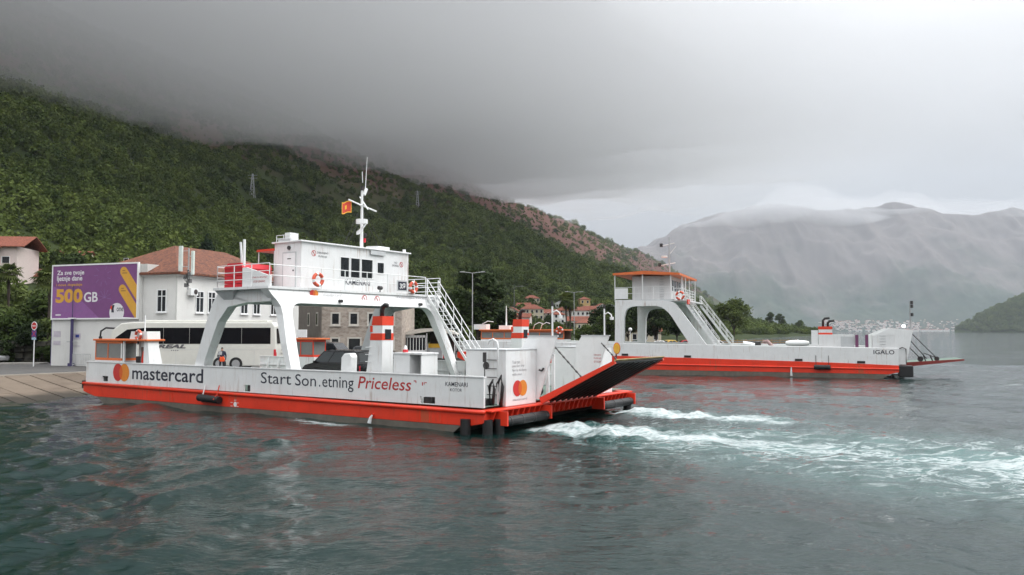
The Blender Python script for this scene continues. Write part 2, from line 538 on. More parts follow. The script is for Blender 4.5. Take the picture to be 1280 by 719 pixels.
def rng(x, a, b, c, d, smooth=True):
    q = n.new('ShaderNodeMapRange'); q.interpolation_type = 'SMOOTHSTEP' if smooth else 'LINEAR'
    for i, t in zip((1, 2, 3, 4), (a, b, c, d)): q.inputs[i].default_value = t
    l.new(x, q.inputs[0]); return q.outputs[0]


sepw = n.new('ShaderNodeSeparateXYZ'); l.new(g.outputs['Position'], sepw.inputs[0])
PX, PY = sepw.outputs[0], sepw.outputs[1]
flat = n.new('ShaderNodeCombineXYZ'); l.new(PX, flat.inputs[0]); l.new(PY, flat.inputs[1])
mpw = n.new('ShaderNodeMapping'); mpw.inputs['Rotation'].default_value = (0, 0, R(-20)); mpw.inputs['Scale'].default_value = (0.8, 1.7, 1)
l.new(flat.outputs[0], mpw.inputs['Vector'])
na = node(n, 'ShaderNodeTexNoise', i_Scale=3.6, i_Detail=5.0, i_Roughness=0.6, i_Distortion=0.5); l.new(mpw.outputs[0], na.inputs['Vector'])
nb = node(n, 'ShaderNodeTexNoise', i_Scale=0.22, i_Detail=4.0, i_Roughness=0.55, i_Distortion=0.3); l.new(mpw.outputs[0], nb.inputs['Vector'])
nbig = node(n, 'ShaderNodeTexNoise', i_Scale=0.035, i_Detail=3.0); l.new(flat.outputs[0], nbig.inputs['Vector'])
amp_ = rng(nbig.outputs[0], 0.35, 0.65, 0.5, 1.25)
nm = node(n, 'ShaderNodeTexNoise', i_Scale=0.95, i_Detail=4.0, i_Roughness=0.6, i_Distortion=0.6); l.new(mpw.outputs[0], nm.inputs['Vector'])
hgt = M('MULTIPLY', M('ADD', M('ADD', M('MULTIPLY', na.outputs[0], 0.040), M('MULTIPLY', nm.outputs[0], 0.155)), M('MULTIPLY', nb.outputs[0], 0.40)), amp_)
bpw = n.new('ShaderNodeBump'); bpw.inputs['Strength'].default_value = 0.55; bpw.inputs['Distance'].default_value = 1.0
l.new(hgt, bpw.inputs['Height']); l.new(bpw.outputs[0], wb.inputs['Normal'])


def along(O, U, V):
    dx = M('SUBTRACT', PX, O.x); dy = M('SUBTRACT', PY, O.y)
    a = M('ADD', M('MULTIPLY', dx, -U.x), M('MULTIPLY', dy, -U.y))
    b = M('ADD', M('MULTIPLY', dx, V.x), M('MULTIPLY', dy, V.y))
    return a, b


def streak_zone(sx, sy, x_in, x_full, x_fade, x_out, yc, w0, w1, curve=0.0):
    """soft tongue of propeller wash running from the stern"""
    t = rng(sx, x_in, x_out, 0.0, 1.0, False)
    w = M('MULTIPLY_ADD', t, w1 - w0, w0)
    yy = M('ABSOLUTE', M('SUBTRACT', M('SUBTRACT', sy, yc), M('MULTIPLY', M('MULTIPLY', t, t), curve)))
    e = M('SUBTRACT', 1.0, M('DIVIDE', yy, w), clamp=True)
    return M('MULTIPLY', M('MULTIPLY', rng(sx, x_in, x_full, 0, 1), rng(sx, x_fade, x_out, 1, 0)), e)


a1, b1 = along(O1, U1, V1)
z1 = streak_zone(a1, b1, 0.0, 0.8, 4, 17, 3.0, 1.7, 4.4, 1.6)            # near screw, strong
z2 = streak_zone(a1, b1, 0.0, 1.0, 4, 14, 10.8, 1.4, 3.6, 1.0)            # far screw
z3 = M('MULTIPLY', streak_zone(a1, b1, 1.5, 8, 26, 52, 3.5, 5.0, 21.0, 0.0), 0.78)  # drifting lace
a2, b2 = along(O2, U2, V2)
z4 = M('MULTIPLY', streak_zone(a2, b2, 4.0, 8, 60, 160, -5.5, 1.0, 3.0, -5.0), 0.75)  # smooth pale line by the second ferry
z5 = M('MULTIPLY', streak_zone(a1, b1, -11.5, -8.7, -7.5, -5.5, -0.7, 0.8, 0.7, 0.0), 0.7)   # cooling-water splash by the hull
zone = M('MAXIMUM', M('MAXIMUM', M('MAXIMUM', z1, z2), z3), z5)
mpf = n.new('ShaderNodeMapping'); mpf.inputs['Rotation'].default_value = (0, 0, R(34)); mpf.inputs['Scale'].default_value = (0.7, 1.6, 1)
l.new(flat.outputs[0], mpf.inputs['Vector'])
f1 = node(n, 'ShaderNodeTexNoise', i_Scale=0.75, i_Detail=9.0, i_Roughness=0.72, i_Distortion=1.2); l.new(mpf.outputs[0], f1.inputs['Vector'])
f2 = node(n, 'ShaderNodeTexNoise', i_Scale=0.55, i_Detail=7.0, i_Roughness=0.6, i_Distortion=1.6); l.new(mpf.outputs[0], f2.inputs['Vector'])
lace = M('SUBTRACT', 1.0, M('MULTIPLY', M('ABSOLUTE', M('SUBTRACT', f2.outputs[0], 0.5)), 11.0), clamp=True)
solid = rng(M('ADD', f1.outputs[0], M('MULTIPLY', M('MAXIMUM', M('MAXIMUM', z1, z2), z5), 0.56)), 0.70, 0.95, 0, 1)
lacef = rng(M('ADD', M('MULTIPLY', lace, 0.5), M('ADD', M('MULTIPLY', f1.outputs[0], 0.9), M('MULTIPLY', zone, 0.55))), 0.98, 1.32, 0, 1)
gate = rng(zone, 0.03, 0.30, 0, 1)
f3 = node(n, 'ShaderNodeTexNoise', i_Scale=4.5, i_Detail=5.0, i_Roughness=0.7); l.new(mpf.outputs[0], f3.inputs['Vector'])
foam = M('MULTIPLY', M('MULTIPLY', M('MAXIMUM', solid, M('MULTIPLY', lacef, 0.8)), gate), rng(f3.outputs[0], 0.32, 0.58, 0.25, 1.0))
foam = M('MAXIMUM', foam, M('MULTIPLY', z4, rng(f1.outputs[0], 0.35, 0.6, 0.4, 1.0)))
aer = M('MULTIPLY', M('MULTIPLY', zone, 0.95), rng(f2.outputs[0], 0.25, 0.6, 0.45, 1.0))
wc = n.new('ShaderNodeMixRGB'); wc.inputs[1].default_value = (0.0026, 0.0170, 0.0150, 1); wc.inputs[2].default_value = (0.085, 0.19, 0.18, 1)
l.new(aer, wc.inputs[0]); l.new(wc.outputs[0], wb.inputs['Base Color'])
fd = n.new('ShaderNodeBsdfDiffuse'); fd.inputs['Color'].default_value = (0.62, 0.67, 0.68, 1)
fbp = n.new('ShaderNodeBump'); fbp.inputs['Strength'].default_value = 0.8; fbp.inputs['Distance'].default_value = 0.25
l.new(f1.outputs[0], fbp.inputs['Height']); l.new(fbp.outputs[0], fd.inputs['Normal'])
mxs = n.new('ShaderNodeMixShader'); l.new(M('MULTIPLY', foam, 0.86), mxs.inputs[0])
l.new(wb.outputs[0], mxs.inputs[1]); l.new(fd.outputs[0], mxs.inputs[2])
l.new(mxs.outputs[0], n['Material Output'].inputs['Surface'])

# heave the churned water as real relief
ua, ub = wake_uv(WX, WY, O1, U1, V1)
for (s0, s1, yc, w, hgt_) in ((0.2, 9, 3.3, 2.0, 0.34), (0.2, 8, 11.2, 1.8, 0.30), (4, 34, 7.5, 9.0, 0.09)):
    mk = np.clip((ua - s0) / 1.2, 0, 1) * np.clip((s1 - ua) / (s1 * 0.6), 0, 1) * np.exp(-((ub - yc) / w) ** 2)
    ffine = np.clip(1.2 / (cell * 3), 0, 1)
    WZ += mk * hgt_ * (0.35 + 1.5 * fbm(WX / 0.9, WY / 0.9, 4) * ffine)
water = grid_mesh('sea', WX, WY, WZ, wm)
tag(water, 'dark teal rippled sea with white propeller wash', 'sea', kind='structure')

# ------------------------------------------------------------------ haze and low cloud


def volume_mat(name, color, density, aniso=0.0):
    m = bpy.data.materials.new(name); m.use_nodes = True
    n = m.node_tree.nodes; n.clear()
    o = n.new('ShaderNodeOutputMaterial'); v = n.new('ShaderNodeVolumePrincipled')
    v.inputs['Color'].default_value = (*color, 1); v.inputs['Density'].default_value = density
    v.inputs['Anisotropy'].default_value = aniso
    m.node_tree.links.new(v.outputs[0], o.inputs['Volume'])
    return m


hz = MB().box(-6000, 14000, -600, 12000, -6, 2300)
haze = hz.build('haze', volume_mat('haze_air', (0.62, 0.67, 0.74), 0.78e-4))
tag(haze, 'thin grey blue haze over the whole bay', 'haze', kind='stuff')


def cloud_sheet(name, xs, ys, bottom, thick, m, label):
    """closed lens of cloud: lumpy base, thickness falling to nothing at its rim"""
    X, Y = np.meshgrid(xs, ys)
    th_ = thick(X, Y)
    zb = bottom(X, Y); zt = zb + np.maximum(th_, 0)
    nr, nc = X.shape
    i = np.arange(nr * nc).reshape(nr, nc); N = nr * nc
    v = np.concatenate([np.stack([X, Y, zb], -1).reshape(-1, 3), np.stack([X, Y, zt + 0.4], -1).reshape(-1, 3)])
    q = np.stack([i[:-1, :-1], i[:-1, 1:], i[1:, 1:], i[1:, :-1]], -1).reshape(-1, 4)
    q = q[(th_.ravel()[q] > 0.1).all(1)]
    f = [tuple(int(a) for a in t[::-1]) for t in q] + [tuple(int(a) + N for a in t) for t in q]
    cnt = {}
    for t in q:
        for k in range(4):
            e = (int(t[k]), int(t[(k + 1) % 4])); cnt[e] = 1
    for (a, b) in list(cnt):
        if (b, a) not in cnt:
            f.append((a, b, b + N, a + N))
    me = bpy.data.meshes.new(name); me.from_pydata([tuple(p) for p in v], [], f)
    bm = bmesh.new(); bm.from_mesh(me)
    bmesh.ops.delete(bm, geom=[p for p in bm.verts if not p.link_faces], context='VERTS')
    bmesh.ops.recalc_face_normals(bm, faces=bm.faces)
    bm.to_mesh(me); bm.free()
    me.polygons.foreach_set('use_smooth', [True] * len(me.polygons))
    me.materials.append(m)
    o = bpy.data.objects.new(name, me); C.objects.link(o)
    return tag(o, label, 'cloud', kind='stuff')


def smooth01(t):
    t = np.clip(t, 0, 1)
    return t * t * (3 - 2 * t)


def soft(t, w):
    return np.logaddexp(0, t / w) * w


def deck_bottom(X, Y):
    # the cloud base rises along the ridge so that its far end comes free
    p = p_line(X, Y)
    return (52 + 0.155 * np.sqrt((Y - 120) ** 2 + 150 ** 2) - 0.095 * soft(Y - 1270, 200) + 0.10 * soft(300 - p, 160)
            + 30 * fbm(X / 170, Y / 200, 4) * smooth01((p + 100) / 500))


def deck_thick(X, Y):
    p = p_line(X, Y)
    g_ = smooth01((p + 250) / 1150) ** 2.3
    veil = np.clip((p + 900) / 1150, 0, 1) ** 2.0 * smooth01((1700 - Y) / 1300)
    return (1700 * g_ * smooth01((1950 - Y) / 1500) ** 1.3 + 14 * veil) * smooth01((Y - 20) / 300) * smooth01((X + 2700) / 900) - 0.3


CLOUD = volume_mat('low_cloud_air', (0.70, 0.71, 0.73), 0.0056)
cloud_sheet('low_cloud', np.linspace(-2700, 2600, 240), np.linspace(30, 2700, 180), deck_bottom, deck_thick, CLOUD,
            'low grey cloud hiding the top of the near mountain')


def cap_bottom(X, Y):
    return 930 + 0.015 * (X - 3000) + 120 * fbm(X / 900, Y / 900, 3)


def cap_thick(X, Y):
    return (150 + 620 * fbm(X / 1100 + 5, Y / 1100, 4)) * smooth01((X - 1250) / 1500) * smooth01((9500 - X) / 2500) * smooth01((Y - 5700) / 1500) * smooth01((9300 - Y) / 1500) - 2


cloud_sheet('summit_cloud', np.linspace(1250, 9500, 100), np.linspace(5700, 9300, 50), cap_bottom, cap_thick,
            volume_mat('summit_cloud_air', (0.80, 0.81, 0.83), 0.0012), 'bright cloud bank lying along the top of the far mountain')
# ------------------------------------------------------------------ foliage


def leaf_mat(name, c0, c1, rough=0.7, pos_scale=0.25):
    m = bpy.data.materials.new(name); m.use_nodes = True
    n = m.node_tree.nodes; l = m.node_tree.links
    b = n['Principled BSDF']; b.inputs['Roughness'].default_value = rough; b.inputs['Specular IOR Level'].default_value = 0.08
    oi = n.new('ShaderNodeObjectInfo'); ge = n.new('ShaderNodeNewGeometry')
    nz = node(n, 'ShaderNodeTexNoise', i_Scale=pos_scale, i_Detail=5.0, i_Roughness=0.6); l.new(ge.outputs['Position'], nz.inputs['Vector'])
    a = n.new('ShaderNodeMath'); a.operation = 'MULTIPLY_ADD'; a.inputs[1].default_value = 0.55
    l.new(oi.outputs['Random'], a.inputs[0])
    s = n.new('ShaderNodeMath'); s.operation = 'MULTIPLY_ADD'; s.inputs[1].default_value = 1.5; s.inputs[2].default_value = -0.53
    l.new(nz.outputs[0], s.inputs[0]); l.new(s.outputs[0], a.inputs[2])
    r = n.new('ShaderNodeMixRGB'); r.use_clamp = True
    r.inputs[1].default_value = (*c0, 1); r.inputs[2].default_value = (*c1, 1)
    cl = n.new('ShaderNodeClamp'); l.new(a.outputs[0], cl.inputs[0]); l.new(cl.outputs[0], r.inputs[0])
    l.new(r.outputs[0], b.inputs['Base Color'])
    tl = n.new('ShaderNodeBsdfTranslucent'); l.new(r.outputs[0], tl.inputs[0])
    ms = n.new('ShaderNodeMixShader'); ms.inputs[0].default_value = 0.22
    l.new(b.outputs[0], ms.inputs[1]); l.new(tl.outputs[0], ms.inputs[2])
    l.new(ms.outputs[0], n['Material Output'].inputs['Surface'])
    return m


LEAF_D = leaf_mat('leaf_dark', (0.016, 0.027, 0.011), (0.040, 0.060, 0.020))
LEAF_M = leaf_mat('leaf_mid', (0.030, 0.050, 0.014), (0.085, 0.115, 0.032))
LEAF_L = leaf_mat('leaf_light', (0.055, 0.080, 0.022), (0.13, 0.16, 0.05))
LEAF_F = leaf_mat('leaf_forest', (0.024, 0.046, 0.013), (0.145, 0.185, 0.044), pos_scale=0.016)
LEAF_C = leaf_mat('leaf_cedar', (0.012, 0.026, 0.014), (0.035, 0.058, 0.028))
LEAF_P = leaf_mat('palm_leaf', (0.035, 0.055, 0.015), (0.11, 0.13, 0.04))
BARK = mat('bark', (0.055, 0.042, 0.032), 0.9, var=0.35, vscale=4, bump=0.6, bscale=8)
LEAFY_HEDGE = leaf_mat('hedge_leaf', (0.012, 0.024, 0.008), (0.035, 0.055, 0.016), pos_scale=1.2)


def leaf_cloud(clumps, n, size, rs, flat=0.0, aspect=1.6, shell=0.55):
    """leaf cards spread through ellipsoid clumps [(cx,cy,cz,rx,ry,rz)]"""
    w = np.array([c[3] * c[4] * c[5] for c in clumps]) ** 0.75; w = w / w.sum()
    idx = rs.choice(len(clumps), n, p=w)
    c = np.array(clumps)[idx]
    d = rs.randn(n, 3); d /= np.linalg.norm(d, axis=1)[:, None]
    r = shell + (1 - shell) * rs.rand(n) ** 0.6
    r *= 1 + 0.16 * rs.randn(n)
    p = c[:, :3] + d * r[:, None] * c[:, 3:]
    nrm = d * 0.6 + rs.randn(n, 3) * 0.6 + np.array([0, 0, 0.45 + flat]); nrm /= np.linalg.norm(nrm, axis=1)[:, None]
    t = np.cross(nrm, rs.randn(n, 3)); t /= np.linalg.norm(t, axis=1)[:, None]
    b = np.cross(nrm, t)
    s = size * (0.6 + 0.8 * rs.rand(n))[:, None]
    a1 = p - t * s * 0.5 * aspect; a2 = p + b * s * 0.5; a3 = p + t * s * 0.5 * aspect + nrm * s * -0.18; a4 = p - b * s * 0.5
    v = np.stack([a1, a2, a3, a4], 1).reshape(-1, 3)
    return v


def leaf_mesh(name, v, m):
    nq = len(v) // 4
    me = bpy.data.meshes.new(name)
    me.vertices.add(len(v)); me.vertices.foreach_set('co', v.ravel())
    me.loops.add(len(v)); me.loops.foreach_set('vertex_index', np.arange(len(v)))
    me.polygons.add(nq); me.polygons.foreach_set('loop_start', np.arange(nq) * 4)
    me.update(calc_edges=True); me.materials.append(m)
    return me


def crown_clumps(rs, h, rad, base, n=14, top=1.0):
    cl = []
    for i in range(n):
        t = rs.rand(); a = rs.rand() * 6.28
        z = base + (h - base) * (0.12 + 0.8 * t)
        prof = math.sin(math.pi * min(1, 0.18 + 0.8 * t)) ** 0.7
        rr = rad * prof * (0.35 + 0.5 * rs.rand())
        q = rad * (0.26 + 0.24 * rs.rand())
        cl.append((rr * math.cos(a), rr * math.sin(a), z, q, q, q * 0.72))
    return cl


def trunk_mb(rs, h, r, base, rad, limbs=6):
    mb = MB()
    mb.tube([(0, 0, -0.3), (0.05 * h * rs.randn() * .3, 0.02 * h, base * 0.5), (0.02 * h, 0.0, base + (h - base) * 0.5)], r, 8, r2=r * 0.35)
    for i in range(limbs):
        a = rs.rand() * 6.28; z0 = base * (0.6 + 0.4 * rs.rand())
        z1 = z0 + (h - z0) * (0.35 + 0.4 * rs.rand())
        mb.tube([(0, 0, z0), (rad * .35 * math.cos(a), rad * .35 * math.sin(a), (z0 + z1) / 2 + .2), (rad * .7 * math.cos(a), rad * .7 * math.sin(a), z1)], r * 0.5, 5, r2=r * 0.1)
    return mb


TREE_P = {}


def tree_proto(kind, seed):
    key = (kind, seed)
    if key in TREE_P:
        return TREE_P[key]
    rs = np.random.RandomState(seed)
    if kind == 'cedar':
        h, rad, base = 10, 3.6, 1.0
        cl = []
        for i in range(26):
            t = i / 25; z = base + (h - base) * t
            k = 3 if t < 0.85 else 1
            for j in range(k):
                a = rs.rand() * 6.28; R0 = rad * (1 - t) ** 0.8
                cl.append((R0 * .55 * math.cos(a), R0 * .55 * math.sin(a), z, R0 * .5 + .25, R0 * .5 + .25, 0.35))
        v = leaf_cloud(cl, 5200, 0.36, rs, flat=0.6); m = LEAF_C
        tb = MB().tube([(0, 0, -0.3), (0, 0, h * 0.95)], 0.3, 8, r2=0.04)
    else:
        h, rad, base = {'round': (10, 4.6, 2.0), 'tall': (12, 3.6, 3.0), 'bush': (4, 2.6, 0.0), 'open': (11, 4.8, 4.2)}[kind]
        cl = crown_clumps(rs, h, rad, base, {'round': 18, 'tall': 16, 'bush': 12, 'open': 15}[kind])
        v = leaf_cloud(cl, {'round': 5200, 'tall': 4600, 'bush': 2800, 'open': 4200}[kind], {'round': 0.40, 'tall': 0.40, 'bush': 0.26, 'open': 0.36}[kind], rs, shell=0.35)
        m = LEAF_M
        tb = trunk_mb(rs, h, 0.24 if kind != 'bush' else 0.09, base if kind != 'bush' else 0.6, rad)
    TREE_P[key] = (leaf_mesh('crown', v, m), tb)
    return TREE_P[key]


_trunkmesh = {}


def tree(name, label, kind, seed, loc, scale, leafm=None, group=None, rotz=0.0, sz=1.0, cat='tree'):
    cm, tb = tree_proto(kind, seed)
    root = thing(name, label, cat, loc, rotz, group)
    root.scale = (scale, scale, scale * sz)
    key = (kind, seed)
    if key not in _trunkmesh:
        o = tb.build('trunk', BARK, root, smooth=True); _trunkmesh[key] = o.data
    else:
        o = bpy.data.objects.new('trunk', _trunkmesh[key]); C.objects.link(o); o.parent = root
    c = bpy.data.objects.new('crown', cm); C.objects.link(c); c.parent = root
    if leafm is not None:
        c.material_slots[0].link = 'OBJECT'; c.material_slots[0].material = leafm
    return root


def palm(name, label, loc, h, spread, seed, group=None):
    rs = np.random.RandomState(seed)
    root = thing(name, label, 'palm tree', loc, 0, group)
    mb = MB(); mb.tube([(0, 0, -.3), (0.1, 0.05, h * 0.35), (0.05, 0.12, h * 0.7), (0, 0, h)], 0.2, 9, r2=0.15)
    mb.build('trunk', BARK, root, smooth=True)
    nf = 26
    for i in range(nf):
        a = i * 2.4 + rs.rand() * .4; el = R(75 - 120 * (i / nf)) + rs.randn() * .1
        d = Vector((math.cos(a) * math.cos(el), math.sin(a) * math.cos(el), math.sin(el)))
        L = spread * (0.8 + 0.3 * rs.rand())
        mb = MB(); side = d.cross(Vector((0, 0, 1)))
        if side.length < .05: side = Vector((1, 0, 0))
        side.normalize()
        hub = Vector((0, 0, h)) + d * L * 0.42 + Vector((0, 0, -0.08 * L))
        mb.tube([(0, 0, h), tuple(hub)], 0.02, 4)
        nb = 13                                             # fan leaf: blades radiating from the stalk's end
        fw = (hub - Vector((0, 0, h))).normalized()
        for k in range(nb):
            t = (k / (nb - 1) - 0.5) * R(210)
            bd = fw * math.cos(t) + side * math.sin(t)
            tip = hub + bd * L * 0.55 + Vector((0, 0, -0.12 * L * (1 + rs.rand())))
            wv = (fw * -math.sin(t) + side * math.cos(t)) * L * 0.045
            md = hub + bd * L * 0.3
            mb.add([tuple(hub), tuple(md + wv), tuple(tip), tuple(md - wv)], [(0, 1, 2, 3)])
        mb.build('frond', LEAF_P, root)
    return root


# ------------------------------------------------------------------ forest mass on the slopes (geometry-node scatter, uncountable)


def scatter(name, label, pts, scl, proto_meshes, seed):
    me = bpy.data.meshes.new(name)
    me.vertices.add(len(pts)); me.vertices.foreach_set('co', np.asarray(pts, float).ravel())
    at = me.attributes.new('size', 'FLOAT', 'POINT'); at.data.foreach_set('value', np.asarray(scl, float))
    o = bpy.data.objects.new(name, me); C.objects.link(o)
    col = bpy.data.collections.new(name + '_kinds')
    for pm in proto_meshes:
        col.objects.link(bpy.data.objects.new('crown_clump', pm))
    ng = bpy.data.node_groups.new(name, 'GeometryNodeTree')
    ng.interface.new_socket('Geometry', in_out='INPUT', socket_type='NodeSocketGeometry')
    ng.interface.new_socket('Geometry', in_out='OUTPUT', socket_type='NodeSocketGeometry')
    N = ng.nodes; Lk = ng.links
    gi = N.new('NodeGroupInput'); go = N.new('NodeGroupOutput')
    ci = N.new('GeometryNodeCollectionInfo'); ci.inputs['Collection'].default_value = col
    ci.inputs['Separate Children'].default_value = True; ci.inputs['Reset Children'].default_value = True
    ip = N.new('GeometryNodeInstanceOnPoints'); ip.inputs['Pick Instance'].default_value = True
    Lk.new(gi.outputs[0], ip.inputs['Points']); Lk.new(ci.outputs[0], ip.inputs['Instance'])
    ri = N.new('FunctionNodeRandomValue'); ri.data_type = 'INT'
    ri.inputs['Min'].default_value = 0; ri.inputs['Max'].default_value = len(proto_meshes) - 1
    for s_ in ri.inputs:
        if s_.name == 'Max' and s_.type == 'INT': s_.default_value = len(proto_meshes) - 1
        if s_.name == 'Min' and s_.type == 'INT': s_.default_value = 0
    out_i = [s_ for s_ in ri.outputs if s_.type == 'INT'][0]
    Lk.new(out_i, ip.inputs['Instance Index'])
    rv = N.new('FunctionNodeRandomValue'); rv.data_type = 'FLOAT_VECTOR'
    vs = [s_ for s_ in rv.inputs if s_.type == 'VECTOR']
    vs[0].default_value = (-0.15, -0.15, 0); vs[1].default_value = (0.15, 0.15, 6.28)
    Lk.new([s_ for s_ in rv.outputs if s_.type == 'VECTOR'][0], ip.inputs['Rotation'])
    na_ = N.new('GeometryNodeInputNamedAttribute'); na_.data_type = 'FLOAT'; na_.inputs['Name'].default_value = 'size'
    Lk.new([s_ for s_ in na_.outputs if s_.type == 'VALUE'][0], ip.inputs['Scale'])
    Lk.new(ip.outputs[0], go.inputs[0])
    md = o.modifiers.new('scatter', 'NODES'); md.node_group = ng
    return tag(o, label, 'forest', kind='stuff')


protos = []
for sd_ in range(6):
    rs = np.random.RandomState(100 + sd_)
    cl = []
    for i in range(7):
        a = rs.rand() * 6.28; q = 0.30 + 0.22 * rs.rand(); rr = 0.34 * rs.rand()
        cl.append((rr * math.cos(a), rr * math.sin(a), 0.25 + 0.45 * rs.rand(), q, q, q * (0.8 if sd_ < 4 else 1.2)))
    protos.append(leaf_mesh('crown_clump', leaf_cloud(cl, 230, 0.16, rs, shell=0.7, aspect=1.3), LEAF_F))

LEAF_R = leaf_mat('leaf_right_hill', (0.05, 0.085, 0.025), (0.13, 0.17, 0.05), pos_scale=0.02)
protos_r = []
for pm in protos[:4]:
    q = pm.copy(); q.materials.clear(); q.materials.append(LEAF_R); protos_r.append(q)
fr_ = np.random.RandomState(3)
pts, scl = [], []
for (d0, d1, spacing, azr, s_lo, s_hi) in ((75, 400, 3.3, (-52, 22), 2.6, 5.4), (400, 1000, 4.9, (-50, 24), 3.4, 6.8), (85, 360, 2.9, (-50, 20), 1.0, 2.6), (350, 1300, 6.0, (-46, 16), 1.6, 4.0), (1000, 2000, 8.5, (-28, 14), 7.0, 12.0), (1200, 3300, 9.5, (-20, 14), 2.5, 5.0), (2000, 3500, 12.0, (-12, 14), 9.0, 15.0)):
    area = 0.5 * R(azr[1] - azr[0]) * (d1 * d1 - d0 * d0)
    N_ = int(area / spacing ** 2)
    az_ = R(azr[0]) + fr_.rand(N_) * R(azr[1] - azr[0]); d_ = np.sqrt(d0 * d0 + fr_.rand(N_) * (d1 * d1 - d0 * d0))
    x_ = d_ * np.sin(az_); y_ = d_ * np.cos(az_)
    z_, q_ = land_height(x_, y_)
    clear = fbm(x_ / 60, y_ / 60, 3)                        # clearings
    small = s_hi <= 5.0
    bare = np.clip((q_ + 0.35 * fbm(x_ / 160, y_ / 160, 3) - 0.40) / 0.2, 0, 0.92) * np.clip((y_ - 450) / 500, 0.1, 1)
    ok = (q_ > 0.012) & (z_ > 1.0) & (fr_.rand(N_) > (bare * 0.55 if small else bare)) & ((clear > -0.42) | small) & (q_ < 1.06)
    # keep the village and the houses on the slope clear
    xi_ = x_ / y_
    ok &= ~((xi_ > -0.035) & (xi_ < 0.14) & (y_ > 200) & (y_ < 480) & (fr_.rand(N_) < 0.6))
    ok &= ~((y_ < 135) & (x_ > -70) & (z_ < 4))
    ok &= ~((xi_ < -0.565) & (y_ > 85) & (y_ < 152) & (fr_.rand(N_) < 0.9))
    ok &= ~((y_ < 166) & (y_ > 128) & (x_ < -86) & (x_ > -125))
    ok &= ~((y_ < 155) & (y_ > 115) & (x_ < -86) & (x_ > -110))
    x_, y_, z_ = x_[ok], y_[ok], z_[ok]
    sz_ = s_lo + (s_hi - s_lo) * fr_.rand(len(x_)) ** 1.5
    if d0 < 1000:
        zz2 = np.where(z_ > 120, 0.75, 1.0); sz_ = sz_ * zz2
    pts.append(np.stack([x_, y_, z_ - 0.12 * sz_], -1)); scl.append(sz_)
pts = np.concatenate(pts); scl = np.concatenate(scl)
scatter('forest', 'dense green forest covering the near mountain slope', pts, scl, protos, 1)
# right-hand hill
x_ = 1330 + fr_.rand(60000) * 1150; y_ = 2150 + fr_.rand(60000) * 1350
ii = np.clip(((x_ - 1200) / 2400 * 119).round().astype(int), 0, 119); jj = np.clip(((y_ - 2150) / 1450 * 89).round().astype(int), 0, 89)
z_ = BZ[jj, ii]; ok = z_ > 1.5
x_, y_, z_ = x_[ok], y_[ok], z_[ok]
scatter('hill_forest', 'pale green woodland covering the hill beyond the strait', np.stack([x_, y_, z_ - 1], -1), 7 + 8 * fr_.rand(len(x_)) ** 2,
        protos_r, 2)
print('forest instances', len(pts), len(x_))
# ------------------------------------------------------------------ parts shared by both ferries
TF = lambda s, v, z: (s, -v, z)


def FM():
    return MB(TF, K)


def railing(root, pts, h, nrail, m, step=1.3, r=0.028, name='railing', part_of=None, first=True, last=True):
    """rails as one mesh, each post its own child"""
    mb = FM()
    for k in range(nrail):
        z = h * (k + 1) / nrail
        mb.tube([(p[0], p[1], p[2] + z) for p in pts], r, 6)
    rl_ = mb.build(name, m, root)
    for i in range(len(pts) - 1):
        a, b = Vector(pts[i]), Vector(pts[i + 1])
        n_ = max(1, int(round((b - a).length / step)))
        for j in range(n_ + (1 if i == len(pts) - 2 and last else 0)):
            if i == 0 and j == 0 and not first: continue
            p = a.lerp(b, j / n_)
            FM().tube([tuple(p), (p.x, p.y, p.z + h)], r * 1.15, 6).build('post', m, rl_)
    return rl_


def staircase(root, top, bot, width, m, nstep=16, rail_h=1.15, axis='v', name='staircase'):
    """stringers + separate steps + handrails; width laid along v"""
    t, b = Vector(top), Vector(bot)
    st = FM()
    for w in (0, width):
        o = Vector((0, w, 0))
        p, q = t + o, b + o
        st.hexa([(p.x, p.y - .03, p.z), (p.x, p.y + .03, p.z), (p.x, p.y + .03, p.z - .3), (p.x, p.y - .03, p.z - .3)],
                [(q.x, q.y - .03, q.z), (q.x, q.y + .03, q.z), (q.x, q.y + .03, q.z - .3), (q.x, q.y - .03, q.z - .3)])
    so = st.build(name, m, root)
    stm = None
    for i in range(nstep):
        c = t.lerp(b, (i + 0.5) / nstep)
        if stm is None:
            o_ = FM().box(-.16, .16, .04, width - .04, -.02, .02).build('step', GREYP, so); stm = o_.data
        else:
            o_ = bpy.data.objects.new('step', stm); C.objects.link(o_); o_.parent = so
        o_.location = (c.x * K, -c.y * K, (c.z - 0.12) * K)
    for w in (0, width):
        railing(root, [(t.x, t.y + w, t.z), (b.x, b.y + w, b.z)], rail_h, 2, m, step=1.25, r=0.03, name='handrail')
    return so


RING_A = mat('ring_orange', (0.62, 0.10, 0.05), 0.6, var=0.15, vscale=6, dirt=.4, dirt_rgb=(.3, .12, .08))


